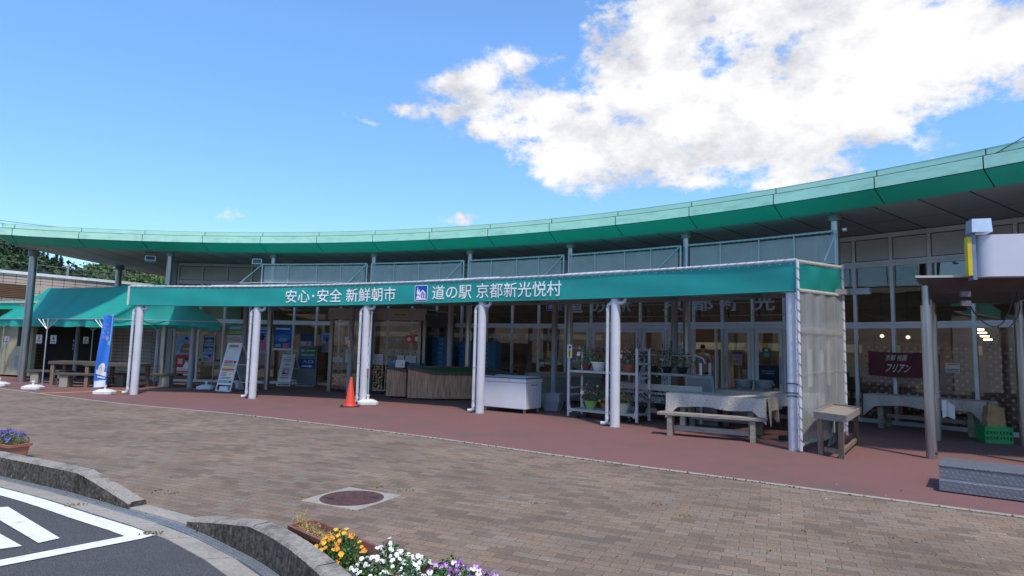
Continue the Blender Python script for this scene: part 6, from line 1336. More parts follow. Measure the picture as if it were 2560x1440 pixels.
# ---- right end: lattice screens, shop banner, table, sack
lat_m = mat('lattice_brown', (.36, .125, .075), .6, var=.15, scale=5); wb_m = mat('white_film', (.90, .92, .92), .7)
RL = RG+.12
for k, (a0, a1) in enumerate([(.8231, .8539), (.8539, .8835), (.8835, .913), (.913, .943), (.943, .973), (.973, 1.003)]):
    t = thing('lattice_screen', ['leftmost brown lattice screen behind the glass, left of the shop banner', 'brown lattice screen behind the shop banner', 'brown lattice screen carrying the opening hours notice', 'brown lattice screen behind the paper sack', 'brown lattice screen right of the paper sack', 'rightmost brown lattice screen at the edge of the view'][k], 'screen', P(RL, (a0+a1)/2), 0, 'lattice screens behind the glass')
    w0, w1 = a0+.003, a1-.003; ww = (w1-w0)*RL; Hh = 1.80
    lp = lambda x, z, d=0: P(RL+d, w0+(w1-w0)*(x/ww), .06+z)
    f = MB()
    for x0, x1, z0, z1 in ((0, .06, 0, Hh), (ww-.06, ww, 0, Hh), (.06, ww-.06, 0, .06), (.06, ww-.06, Hh-.06, Hh)): f.hexa([lp(x0, z0), lp(x1, z0), lp(x1, z0, .03), lp(x0, z0, .03)], [lp(x0, z1), lp(x1, z1), lp(x1, z1, .03), lp(x0, z1, .03)])
    f.build('frame', lat_m, t, world=True, recalc=True)
    for sgn in (1, -1):
        sl_ = MB(); dd = .0 if sgn > 0 else .013; c = -Hh if sgn > 0 else 0
        c = (-Hh if sgn > 0 else 0.0)
        while c < (ww if sgn > 0 else ww+Hh):
            # slat along x = c + z (sgn>0) or x = c - z
            pts = []
            for z in (0, Hh): pts.append((c+z if sgn > 0 else c-z, z))
            (xa, za), (xb, zb_) = pts
            def clip(xt): return za+(zb_-za)*(xt-xa)/(xb-xa)
            lo, hi = sorted((xa, xb)); xl, xh = max(lo, .05), min(hi, ww-.05)
            if xh-xl > .03:
                p0, p1 = (xl, clip(xl)), (xh, clip(xh)); h_ = .034; 
                dx_, dz_ = (p1[0]-p0[0]), (p1[1]-p0[1]); l_ = hypot(dx_, dz_); ox, oz = -dz_/l_*h_, dx_/l_*h_
                sl_.hexa([lp(p0[0]-ox, p0[1]-oz, .004+dd), lp(p1[0]-ox, p1[1]-oz, .004+dd), lp(p1[0]+ox, p1[1]+oz, .004+dd), lp(p0[0]+ox, p0[1]+oz, .004+dd)], [lp(p0[0]-ox, p0[1]-oz, .014+dd), lp(p1[0]-ox, p1[1]-oz, .014+dd), lp(p1[0]+ox, p1[1]+oz, .014+dd), lp(p0[0]+ox, p0[1]+oz, .014+dd)])
            c += .172
        sl_.build('slats', lat_m, t, world=True, recalc=True)
    MB().face([lp(.0, 0, .035), lp(ww, 0, .035), lp(ww, Hh, .035), lp(0, Hh, .035)]).build('film', wb_m, t, world=True)
Rb = RG-.16; ba0, zt0 = onarc(2170, 877, Rb); ba1, _ = onarc(2335, 872, Rb); _, zb0 = onarc(2170, 937, Rb)
t = thing('shop_banner', 'maroon cloth shop banner with white brush lettering tied across the lattice screens', 'banner', P(Rb, (ba0+ba1)/2, zb0))
bf = lambda s, tt, d=0: P(Rb-d-.01*sin(s*9)*sin(tt*3), ba0+(ba1-ba0)*s, zb0+(zt0-zb0)*tt-.03*sin(pi*s))
MB().grid(lambda u, v: bf(u, v), 30, 8).build('cloth', mat('maroon_cloth', (.13, .018, .028), .7, var=.12, scale=4), t, world=True, smooth=True)
m = MB(); letters(m, '京都 祇園', lambda s, tt: bf(.27+.32*s+.02*tt, .66+.24*tt+.02*s, .012), 0, .006); letters(m, 'フリアン', lambda s, tt: bf(.26+.36*s+.05*tt, .20+.34*tt, .012), 0, .02); m.build('lettering', mat('cream_letter', (.66, .62, .58), .6), t, world=True)
tm_ = MB()
for s, dz in ((0, .05), (1, .05)): tm_.tube([bf(s, .95), P(RG-.05, ba0+(ba1-ba0)*(s+(-.08 if s == 0 else .08)), zt0+dz)], .005, 5)
tm_.build('tie', black, t, world=True)
na, nz = onarc(2363, 907, RG-.02); nb, nz2 = onarc(2400, 932, RG-.02); t = thing('hours_notice', 'small white notice with red arrow bar on the lattice glass right of the kiosk post', 'notice', P(RG-.02, na, nz2)); nf = lambda s, tt, d=0: P(RG-.014-d, na+(nb-na)*s, nz2+(nz-nz2)*tt); m = MB(); rect(m, nf, 0, 1, 0, 1, 0); g = lambda s, tt: nf(s, tt, .003); rect(m, g, .12, .88, .78, .9, 1); m.face([g(.04, .84), g(.16, .74), g(.16, .94)], 1); m.face([g(.96, .84), g(.84, .94), g(.84, .74)], 1); rect(m, g, .1, .9, .5, .66, 2); lines(m, g, .08, .92, .08, .42, 2, 3, .6); m.build('sheet', [paper, red_ink, mat('pale_yellow_ink', (.70, .62, .35)), ink], t, world=True)
rA, rB = site(2262, 991, .70), site(2552, 988, .70); rA.z = rB.z = 0; rd = (rB-rA).normalized()
rA2 = P(24.75, .842); rB2 = P(24.75, .93); 
table('plank table under a pale cloth standing before the lattice screens', rA2, rB2, .62, .70, 'pale patterned cloth on the table before the lattice screens', drop=.22, name='picnic_table')
t = thing('waste_bucket', 'dark bucket lined with a grey plastic bag at the left end of the lattice table', 'bucket', site(2268, 1058), 0); MB().lathe([(.11, 0), (.15, .36), (.155, .37)], n=18).build('body', mat('charcoal_plastic', (.05, .055, .06), .5), t, smooth=True)
MB().grid(lambda u, v: ((.158+.03*v+.02*sin(u*31)*v)*cos(u*2*pi), (.158+.03*v+.02*sin(u*31)*v)*sin(u*2*pi), .375-.16*v+.03*sin(u*23)*v), 32, 4).build('bag', mat('bag_grey', (.30, .33, .40), .35), t, smooth=True)
gp = site(2487, 1106); gc_ = crate('crate', 'bright green crate on the ground under the paper sack', gp, -.25, (.42, .34, .30), green_pl)
t = thing('paper_sack', 'crumpled brown paper sack standing on the green crate', 'sack', gp+UP*.05, -.2); rn = random.Random(9)
MB().grid(lambda u, v: Vector(((.19-.045*v+.022*mnoise.noise(Vector((cos(u*6.283)*2, sin(u*6.283)*2, v*4))))*max(-.9, min(.9, 1.25*cos(2*pi*u))), (.13-.02*v+.03*mnoise.noise(Vector((cos(u*6.283)*2+5, sin(u*6.283)*2, v*4))))*max(-.9, min(.9, 1.25*sin(2*pi*u))), .0+.62*v+.03*sin(u*12.5)*v)), 48, 16).build('bag', mat('kraft_paper', (.40, .25, .11), .8, var=.15, scale=10, bump=.6), t, smooth=True)
MB().lathe([(.001, .55), (.13, .56)], n=16, sx=1.1, sy=.8).build('contents', mat('chaff', (.30, .19, .09), .9), t)
# ---- large dim wall letters standing in front of the entrance glazing
t = thing('wall_lettering', 'large dull grey raised characters with a blue emblem across the glass above the entrance doors', 'sign', P(25.5, .6, 2.45)); rl = 25.45
for ch, u0, u1, v0, v1 in (('道', 1418, 1458, 740, 783), ('の', 1478, 1512, 752, 781), ('駅', 1540, 1578, 742, 781), ('京', 1655, 1708, 742, 779), ('都', 1729, 1783, 741, 778), ('新', 1798, 1852, 739, 778), ('光', 1885, 1937, 736, 777)):
    a0, z0 = onarc(u0, v1, rl); a1, z1 = onarc(u1, v0, rl); m = MB()
    letters(m, ch, lambda s, q: P(rl, a0+(a1-a0)*s, z0+(z1-z0)*q), 0, .02); vs = len(m.v)
    m.build('letter', letter_grey, t, world=True)
a0, z0 = onarc(1366, 777, rl); a1, z1 = onarc(1404, 735, rl); m = MB(); emblem(m, lambda s, q, d=0: P(rl-d, a0+(a1-a0)*s, z0+(z1-z0)*q)); m.build('emblem', [mat('dim_blue', (.015, .04, .22), .5), letter_grey], t, world=True)
rl_ = MB()
for z in (2.52, 2.86): rl_.tube([P(rl+.05, .495+.27*k/20, z) for k in range(21)], .009, 5)
rl_.build('rail', grey_paint, t, world=True)
for a in mull:
    if .5 < a < .76: MB().bar(P(RG-.06, a+.004, 3.3), P(rl+.02, a+.012, 2.45), .03, .03).build('strut', seam, t, world=True)
t = thing('window_lettering', 'small pale vinyl characters on the glass left of the entrance doors', 'sign', P(RG, .44, 1.75)); rg_ = RG-.012
for ch, u0, u1, v0, v1 in (('・', 1222, 1228, 838, 846), ('安', 1232, 1250, 834, 854), ('全', 1254, 1272, 834, 855), ('新', 1295, 1313, 834, 853), ('鮮', 1322, 1342, 833, 854), ('朝', 1358, 1376, 834, 853), ('市', 1392, 1404, 835, 853)):
    a0, z0 = onarc(u0, v1, rg_); a1, z1 = onarc(u1, v0, rg_); m = MB(); letters(m, ch, lambda s, q: P(rg_, a0+(a1-a0)*s, z0+(z1-z0)*q), 0, .012); m.build('letter', mat('pale_vinyl', (.42, .47, .46), .6), t, world=True)
# ---- posters and notices on the glass
def poster(label, u0, v0, u1, v1, R, art, name='poster', cat='poster'):
    a0, zb = onarc(u0, v1, R); a1, zt = onarc(u1, v1, R)[0], onarc(u0, v0, R)[1]; t = thing(name, label, cat, P(R, (a0+a1)/2, zb), 0, 'posters on the glass wall'); f = lambda s, q, d=0: P(R-d, a0+(a1-a0)*s, zb+(zt-zb)*q)
    m = MB(); m.hexa([f(0, 0, 0), f(1, 0, 0), f(1, 0, -.003), f(0, 0, -.003)], [f(0, 1, 0), f(1, 1, 0), f(1, 1, -.003), f(0, 1, -.003)]); sheet = None
    pr = MB(); mats = art(pr, lambda s, q: f(s, q, .003), lambda s, q: f(s, q, .005), lambda s, q: f(s, q, .007)); m.build('sheet', mats[0], t, world=True, recalc=True); pr.build('print', mats, t, world=True); return t
def blob(m, f, cx_, cy_, rx, ry_, mi, n=14): m.face([f(cx_+rx*cos(2*pi*j/n), cy_+ry_*sin(2*pi*j/n)) for j in range(n)], mi)
dress = mat('print_brown', (.28, .17, .10), .6, var=.3); darkhair = mat('print_dark', (.03, .025, .03), .6); skinp = mat('print_skin', (.55, .36, .27), .6)
def art_figure(m, f, g, h): m.face([g(.25, .08), g(.95, .08), g(.9, .5), g(.72, .62), g(.5, .6), g(.32, .42)], 1); blob(m, h, .62, .74, .10, .12, 2); blob(m, h, .62, .83, .115, .08, 3); m.face([h(.4, .25), h(.8, .2), h(.82, .3), h(.45, .36)], 2); lines(m, g, .05, .4, .05, .2, 2, 4, .4); return [sky_ink, dress, skinp, darkhair, letter_white]
def art_red(m, f, g, h): blob(m, g, .68, .72, .12, .10, 2); blob(m, h, .68, .79, .13, .07, 3); m.face([g(.45, .38), g(.95, .36), g(.9, .6), g(.6, .64)], 1); rect(m, g, .12, .42, .55, .82, 4); lines(m, h, .1, .9, .22, .40, 2, 1, .8); lines(m, h, .1, .9, .1, .18, 2, 1, .4); rect(m, g, 0, 1, 0, .07, 1); return [red_ink, letter_white, skinp, darkhair, mat('print_cream', (.65, .48, .35))]
def art_sea(m, f, g, h): m.grid(lambda u, v: g(u, .55+.45*v), 1, 1, 1); m.face([h(.1, .4), h(.5, .62), h(.9, .45), h(.7, .3), h(.2, .28)], 2); lines(m, h, .1, .9, .82, .94, 1, 3, .6); lines(m, h, .1, .9, .05, .18, 2, 3, .4); return [mat('print_sea', (.03, .14, .30), .5, var=.4, scale=5), mat('print_navy', (.015, .05, .16), .5), mat('print_mist', (.25, .42, .55), .6), letter_white]
def art_pale(m, f, g, h): rect(m, g, .05, .5, .1, .45, 1); rect(m, g, .55, .92, .1, .5, 2); lines(m, g, .1, .9, .6, .9, 3, 3, .5); blob(m, h, .6, .62, .14, .12, 4); return [sky_ink, mat('print_field', (.16, .28, .10)), pink_ink, blue_ink, darkhair]
def art_green(m, f, g, h): rect(m, g, 0, 1, .42, 1, 1); rect(m, h, .06, .94, .5, .66, 2); letters(m, '車両通行止め', lambda s, q: h(.08+.84*s, .52+.12*q)+Vector((0, -.003, 0)), 3); lines(m, h, .1, .9, .74, .92, 2, 0, .5); m.face([h(.15, .22), h(.5, .34), h(.85, .26), h(.85, .23), h(.5, .3), h(.15, .18)], 4); lines(m, h, .3, .9, .06, .18, 2, 4, .4); return [paper, mat('print_teal', (.02, .30, .22)), yellow_ink, ink, red_ink]
def art_blue(m, f, g, h): blob(m, g, .5, .52, .42, .16, 1, 20); blob(m, h, .5, .45, .24, .08, 2, 16); rect(m, g, 0, 1, .0, .08, 3); rect(m, h, .52, .9, .10, .30, 4); rect(m, h, .08, .42, .12, .26, 2); lines(m, h, .1, .9, .86, .95, 1, 3, .6); return [mat('print_blue', (.01, .10, .42), .5, var=.3, scale=4), mat('print_azure', (.04, .26, .60)), mat('print_mist', (.25, .42, .55)), letter_white, pink_ink]
def art_misc(m, f, g, h): rect(m, g, .0, 1, .55, 1, 1); blob(m, h, .7, .3, .2, .2, 2); lines(m, h, .1, .9, .1, .5, 4, 3, .4); return [mat('print_grey', (.30, .33, .36)), mat('print_navy', (.015, .05, .16)), pink_ink, letter_white]
def art_txt(m, f, g, h): lines(m, g, .08, .92, .1, .92, 8, 1, .5); return [paper, grey_paint]
def art_yel(m, f, g, h): rect(m, g, .08, .45, .15, .85, 1); lines(m, g, .5, .95, .1, .9, 4, 2, .5); return [mat('print_mustard', (.55, .36, .05)), paper, blue_ink]
RW = RG-.06
poster('pale blue poster of a standing figure in brown, nearest the tent', 440, 838, 479, 885, RW, art_figure); poster('red poster with a small figure below the pale blue one', 437, 887, 477, 938, RW, art_red)
poster('dark blue landscape poster, upper one of the middle stack beside the tent edge', 509, 839, 537, 860, RW, art_sea); poster('blue poster with a white heading between two others beside the tent edge', 507, 862, 538, 880, RW, art_sea); poster('pale blue and pink poster at the bottom of the middle stack beside the tent edge', 504, 880, 536, 904, RW, art_pale)
poster('green and white notice with a yellow bar, above the tall sandwich board', 568, 812, 605, 856, RW, art_green); poster('pale blue poster with a green field half hidden by the second canopy column', 632, 817, 668, 884, RW, art_pale); poster('large deep blue poster of a white tunnel arch right of the second column', 683, 816, 727, 875, RW, art_blue)
poster('dark tourism poster with pink flowers above the entrance sign', 749, 834, 780, 874, RW, art_misc); poster('pale poster with dark lettering left of the entrance porch', 804, 832, 824, 880, RW, art_pale)
def porch_note(label, s0, s1, z0, z1, art, d=.028):
    t = thing('notice', label, 'notice', pp(s0, d, z0), 0, 'notices on the porch glass'); f = lambda s, q, k=0: pp(s0+(s1-s0)*s, d-k, z0+(z1-z0)*q); m = MB(); m.hexa([f(0, 0), f(1, 0), f(1, 0, -.003), f(0, 0, -.003)], [f(0, 1), f(1, 1), f(1, 1, -.003), f(0, 1, -.003)]); pr = MB(); mats = art(pr, lambda s, q: f(s, q, .003), lambda s, q: f(s, q, .005), lambda s, q: f(s, q, .007)); m.build('sheet', mats[0], t, world=True, recalc=True); pr.build('print', mats, t, world=True)
def art_aed(m, f, g, h): letters(m, 'AED', lambda s, q: g(.30+.64*s, .2+.6*q), 1, .02); m.face([g(.06, .35), g(.22, .2), g(.22, .7)], 2); return [mat('aed_pink', (.75, .55, .55)), ink, red_ink]
def art_heart(m, f, g, h): blob(m, g, .5, .5, .3, .28, 1); return [red_ink, paper]
def art_round(m, f, g, h): blob(m, g, .5, .5, .48, .48, 0, 20); lines(m, h, .25, .75, .3, .7, 3, 1, .5); return [paper, grey_paint]
porch_note('mustard and white notice on the left pane of the entrance porch', .50, .92, 1.48, 1.80, art_yel); porch_note('blue grey text notice under the mustard one on the porch glass', .58, .86, .95, 1.35, art_txt)
porch_note('white AED notice on the right pane of the entrance porch', 3.0-.12, 3.16, 1.88, 2.0, art_aed); porch_note('red emergency notice below the AED notice on the porch glass', 2.92, 3.14, 1.58, 1.86, art_heart)
porch_note('small red and white notice beside the emergency notice on the porch glass', 2.66, 2.88, 1.60, 1.82, art_heart); porch_note('pale text sheet low on the porch glass above the crates', 2.4, 2.62, .88, 1.2, art_txt); porch_note('wide pale sheet at the right foot of the porch glass', 2.68, 3.02, .95, 1.2, art_txt); porch_note('blank pale sheet low in the middle of the porch glass', 1.60, 1.9, .78, 1.22, art_txt)
def door_note(label, u0, v0, u1, v1, art): poster(label, u0, v0, u1, v1, RG-.02, art, 'notice', 'notice')
def art_menu(m, f, g, h): rect(m, g, 0, 1, .86, 1, 1); lines(m, g, .1, .9, .5, .82, 2, 3, .9); lines(m, g, .1, .9, .1, .42, 2, 2, .9); return [mat('print_lilac', (.42, .45, .55)), mat('print_navy', (.015, .05, .16)), mat('print_orange', (.5, .22, .05)), pink_ink]
def art_gn(m, f, g, h): blob(m, g, .5, .8, .25, .1, 1); lines(m, g, .15, .85, .15, .6, 5, 1, .3); return [mat('print_bottle', (.02, .14, .06)), paper]
def art_star(m, f, g, h): letters(m, 'STARLIGHT', lambda s, q: g(.22+.56*s, .72+.06*q), 1, .01); letters(m, 'GLAMPING', lambda s, q: g(.25+.5*s, .62+.06*q), 1, .01); blob(m, g, .25, .2, .09, .07, 2); m.face([g(.6, .12), g(.8, .12), g(.7, .24)], 3); return [mat('print_night', (.012, .022, .05)), mat('print_mist', (.25, .42, .55)), letter_grey, yellow_ink]
door_note('lilac menu notice on the glass of the left closed door', 1831, 880, 1855, 912, art_menu); door_note('dark green notice on the upper glass of the right closed door', 1906, 870, 1927, 897, art_gn); door_note('large night blue camping poster on the lower glass of the right closed door', 1893, 913, 1950, 968, art_star)
door_note('white text sheets pinned beside the rear column left of the open door', 1694, 858, 1706, 915, art_txt); door_note('lilac arrow notice low on the glass before the grey cabinet', 1341, 898, 1361, 915, art_red); door_note('green and black lettered notice on the glass beside the lilac arrow notice', 1362, 897, 1402, 911, art_green)
t = thing('counter_notice', 'cream board hanging above the shop counter behind the open door', 'board', P(RG+4.3, .672, 1.6)); MB().arcbox(.665, .690, RG+4.28, RG+4.3, 1.56, 1.84).build('panel', mat('tan_board', (.42, .25, .15)), t, world=True); m = MB(); lines(m, lambda s, q: P(RG+4.27, .666+.022*s, 1.58+.22*q), 0, 1, 0, 1, 3, 0, .5); m.build('lettering', mat('print_cream', (.65, .48, .35)), t, world=True)
# ---- person at the counter, seen from behind through the open door
pc = deep(1757, 950, 19.4); pc.z = .02; PR_A = ang(pc); PR = thing('person', 'person in a pinkish grey shirt and dark trousers seen from behind at the shop counter', 'person', pc, -PR_A)
def skinned(name, joints, edges, m, root, lvl=1):
    me = bpy.data.meshes.new(name); me.from_pydata([j[0] for j in joints], edges, []); o = bpy.data.objects.new(name, me); COL.objects.link(o); o.parent = root; me.materials.append(m)
    sk = o.modifiers.new('skin', 'SKIN'); me.skin_vertices[0].data[0].use_root = True
    for k, j in enumerate(joints): me.skin_vertices[0].data[k].radius = (j[1], j[2] if len(j) > 2 else j[1])
    sb_ = o.modifiers.new('sub', 'SUBSURF'); sb_.levels = sb_.render_levels = lvl
    sk.use_smooth_shade = True; return o
body = [((0, 0, .92), .13, .10), ((0, 0, 1.15), .13, .09), ((0, 0, 1.38), .15, .09), ((0, .0, 1.48), .055), ((0, .02, 1.54), .06), ((0, .03, 1.63), .088, .10), ((0, .03, 1.70), .06, .07),
        ((.17, 0, 1.40), .055), ((.22, .04, 1.14), .042), ((.20, .22, 1.0), .032), ((.19, .30, .99), .03), ((-.17, 0, 1.40), .055), ((-.23, .04, 1.14), .042), ((-.20, .22, 1.02), .032), ((-.19, .30, 1.0), .03),
        ((.09, 0, .84), .085), ((.10, .01, .48), .06), ((.10, -.01, .09), .042), ((.10, .12, .04), .035), ((-.09, 0, .84), .085), ((-.10, .01, .48), .06), ((-.10, -.01, .09), .042), ((-.10, .12, .04), .035)]
ed_ = [(0, 1), (1, 2), (2, 3), (3, 4), (4, 5), (5, 6), (2, 7), (7, 8), (8, 9), (9, 10), (2, 11), (11, 12), (12, 13), (13, 14), (0, 15), (15, 16), (16, 17), (17, 18), (0, 19), (19, 20), (20, 21), (21, 22)]
for sx, w_ in ((1, 10), (-1, 14)):
    for k in range(5):
        i = len(body); x0 = .19*sx+(k-2)*.018; b_ = (.02 if 0 < k < 4 else .0); body += [((x0, .335, .985), .009), ((x0+(k-2)*.004, .37+b_-(.02 if k == 0 else 0), .965), .008)]; ed_ += [(w_, i), (i, i+1)]
skinned('body', body, ed_, mat('skin', (.50, .32, .24), .6), PR)
shirt = [((0, 0, .90), .165, .125), ((0, 0, 1.15), .155, .115), ((0, 0, 1.38), .17, .11), ((0, .0, 1.45), .075), ((.18, 0, 1.40), .075), ((.225, .04, 1.15), .06), ((-.18, 0, 1.40), .075), ((-.235, .04, 1.15), .06)]
skinned('shirt', shirt, [(0, 1), (1, 2), (2, 3), (2, 4), (4, 5), (2, 6), (6, 7)], mat('pinkish_shirt', (.46, .38, .41), .8), PR)
skinned('trousers', [((0, 0, .92), .15, .115), ((.09, 0, .82), .11), ((.10, .01, .48), .078), ((.10, 0, .10), .065), ((-.09, 0, .82), .11), ((-.10, .01, .48), .078), ((-.10, 0, .10), .065)], [(0, 1), (1, 2), (2, 3), (0, 4), (4, 5), (5, 6)], mat('dark_trousers', (.03, .03, .04), .8), PR)
skinned('hair', [((0, .01, 1.60), .095, .10), ((0, .02, 1.70), .085, .10), ((0, .05, 1.735), .05, .06)], [(0, 1), (1, 2)], mat('black_hair', (.012, .01, .01), .6), PR)
MB().tube([(0, .115, 1.62), (0, .145, 1.605)], [.012, .018], 8).build('nose', MATS['skin'], PR, smooth=True)
for sx in (-1, 1): MB().lathe([(.001, -.03), (.018, 0), (.001, .03)], (.092*sx, .03, 1.62), 8).build('ear', MATS['skin'], PR, smooth=True)
# ---- floodlights and camera under the eave
for k, (u, v, rz, lab) in enumerate(((376, 646, .5, 'floodlight tilted sideways under the eave above the green tent'), (643, 654, .05, 'rectangular floodlight under the eave at the left end of the wind screens'))):
    a, z = onarc(u, v, 22.95); q = P(22.95, a, z); t = thing('floodlight', lab, 'floodlight', q, rz, 'floodlights under the eave'); M_ = Matrix.Rotation(-.5 if k == 0 else -.25, 4, 'X')
    MB().box(-.21, .21, -.02, .14, -.12, .12, M_).build('housing', grey_paint, t, bev=.012); MB().box(-.165, .165, -.026, -.021, -.085, .085, M_).build('lens', mat('lens_dark', (.06, .08, .09), .12), t)
    b_ = MB(); b_.box(-.225, -.21, .0, .05, -.03, .26).box(.21, .225, .0, .05, -.03, .26).box(-.225, .225, 0, .05, .26, .275).tube([(0, .02, .275), (0, .02, 4.40-z)], .025, 8); b_.build('bracket', seam, t)
    rm = MB()
    for a_ in ((-.21, .21, -.030, -.0205, .09, .12), (-.21, .21, -.030, -.0205, -.12, -.09), (-.21, -.17, -.030, -.0205, -.09, .09), (.17, .21, -.030, -.0205, -.09, .09)): rm.box(*a_, M_)
    rm.build('bezel', white_pvc, t); t.scale = (.75, .75, .75)
a, z = onarc(2112, 575, 22.6); t = thing('security_camera', 'small camera on a bracket beside the right end of the wind screens', 'camera', P(22.6, a, z), -.6); MB().box(-.05, .05, -.12, .06, -.03, .03).build('body', white_pvc, t, bev=.008); MB().bar((0, .03, .03), (.03, .12, .08), .02, .02).bar((.03, .12, .08), (.0, .16, .02), .02, .02).build('bracket', galv, t); t.scale = (.7, .7, .7)
# ---- notices on columns and toilet signs
def disc_note(label, u0, v0, u1, v1, y, art, name='notice'):
    p0, p1 = deep(u0, v1, y), deep(u1, v0, y); t = thing(name, label, 'notice', p0); f = lambda s, q, d=0: Vector((p0.x+(p1.x-p0.x)*s, y-d, p0.z+(p1.z-p0.z)*q)); m = MB().hexa([f(0, 0), f(1, 0), f(1, 0, -.004), f(0, 0, -.004)], [f(0, 1), f(1, 1), f(1, 1, -.004), f(0, 1, -.004)]); pr = MB(); mats = art(pr, lambda s, q: f(s, q, .003), lambda s, q: f(s, q, .005), lambda s, q: f(s, q, .007)); m.build('plate', mats[0], t, world=True, recalc=True); pr.build('print', mats, t, world=True)
def art_wc(col):
    def art(m, f, g, h): blob(m, g, .5, .84, .09, .075, 1); m.face([g(.40, .74), g(.60, .74), g(.66, .52), g(.34, .52)], 1); rect(m, g, .43, .57, .38, .52, 1); lines(m, g, .08, .92, .2, .34, 1, 2, .6); lines(m, g, .2, .8, .05, .16, 1, 2, .3); return [paper, col, ink]
    return art
disc_note('white toilet sign with a red figure on the dark lobby wall', 89, 837, 106, 858, 22.2, art_wc(red_ink)); disc_note('white toilet sign with a blue figure on the dark lobby wall', 125, 838, 142, 859, 22.2, art_wc(blue_ink))
disc_note('white notice with blue figure and red lettering on the leftmost steel roof column', 58, 825, 73, 855, 21.0, art_wc(blue_ink)); disc_note('faint toilet sign with a dark figure on the tiled lobby wall', 207, 842, 222, 859, 22.8, art_wc(grey_paint)); disc_note('pale sheet on the cream toilet door', 10, 841, 24, 859, 23.0, art_wc(pink_ink)); disc_note('slim blue vertical plate on the tiled lobby wall', 181, 848, 186, 875, 22.6, art_sea)
disc_note('small white direction sign on the roof column above the green tent', 52, 760, 68, 768, 20.9, art_txt)
disc_note('narrow red and white price strip on the rear column left of the third canopy column', 869, 848, 882, 870, P(22.9, .2523).y-.10, art_yel)
disc_note('white notice with black lettering on the roof column behind the blue crates', 1173, 828, 1180, 851, P(23.11, .4209).y-.1, art_txt)
# ---- manhole
c_ = site(880, 1246); rz = math.radians(-27); t = thing('manhole_cover', 'round rusty manhole cover in a square concrete surround set in the brick pavement', 'manhole', c_, rz)
fr = MB(); n = 32; ri, hx, hy = .315, .355, .345; sq = []
for k in range(n):
    q = 2*pi*k/n; cx_, cy_ = cos(q), sin(q); s = min(hx/max(1e-6, abs(cx_)), hy/max(1e-6, abs(cy_))); sq.append((cx_*s, cy_*s))
for k in range(n):
    k2 = (k+1) % n; q, q2 = 2*pi*k/n, 2*pi*k2/n; fr.face([(ri*cos(q), ri*sin(q), .006), (sq[k][0], sq[k][1], .006), (sq[k2][0], sq[k2][1], .006), (ri*cos(q2), ri*sin(q2), .006)]); fr.face([(sq[k][0], sq[k][1], .006), (sq[k][0], sq[k][1], -.02), (sq[k2][0], sq[k2][1], -.02), (sq[k2][0], sq[k2][1], .006)])
fr.build('surround', concrete, t, recalc=True)
rust = mat('rusty_iron', (.115, .058, .050), .75, .3, var=.3, scale=14, bump=.4)
lidm = MB().lathe([(.312, -.01), (.312, .007), (.295, .007), (.292, .003), (.0005, .003)], n=40)
for i in range(-9, 10):
    for j in range(-11, 12):
        x, y = i*.032+(j % 2)*.016, j*.0255
        if hypot(x, y) < .275: lidm.hexa([(x-.011, y, .003), (x, y-.008, .003), (x+.011, y, .003), (x, y+.008, .003)], [(x-.008, y, .009), (x, y-.005, .009), (x+.008, y, .009), (x, y+.005, .009)])
lidm.build('lid', rust, t)
for x, y in ((.17, .13), (-.17, -.13)): MB().box(x-.05, x+.05, y-.012, y+.012, .0092, .0098, Matrix.Identity(4)).build('lifting_slot', ink, t)
# ---- planters along the kerb
pot_tc = mat('planter_terracotta', (.42, .155, .095), .65, var=.12, scale=6, dirt=((.50, .30, .22), 4, .5, (1, 1, 1))); pot_br = mat('planter_brown', (.215, .085, .062), .6, var=.15, scale=6, dirt=((.36, .20, .16), 3.5, .7, (1, 1, 1)))
def planter(name, label, c, rz, L_, wd_, h, m, group='planters along the kerb'):
    t = thing(name, label, 'planter', c, rz, group); b_ = MB(); th = .012
    def ring(lx, ly, z, r=.03):
        o_ = []
        for sx, sy, b0 in ((1, 1, 0), (-1, 1, 90), (-1, -1, 180), (1, -1, 270)):
            for k in range(4): q = math.radians(b0+30*k); o_.append(Vector((sx*(lx-r)+r*cos(q), sy*(ly-r)+r*sin(q), z)))
        return o_
    A = [ring(L_/2-.035, wd_/2-.03, 0), ring(L_/2-.008, wd_/2-.008, h*.80), ring(L_/2+.008, wd_/2+.008, h*.82), ring(L_/2+.012, wd_/2+.012, h), ring(L_/2-.012, wd_/2-.012, h), ring(L_/2-.02, wd_/2-.02, h-.05)]
    for r_ in A: b_.v += r_
    for k in range(len(A)-1):
        for j in range(16): b_.f.append((16*k+j, 16*k+(j+1) % 16, 16*k+16+(j+1) % 16, 16*k+16+j)); b_.mi.append(0)
    b_.f.append(tuple(range(16))[::-1]); b_.mi.append(0); b_.build('trough', m, t, smooth=True); s_ = MB(); s_.face([p for p in ring(L_/2-.02, wd_/2-.02, h-.048)]); s_.build('soil', mat('potting_soil', (.03, .02, .015), .95), t); return t
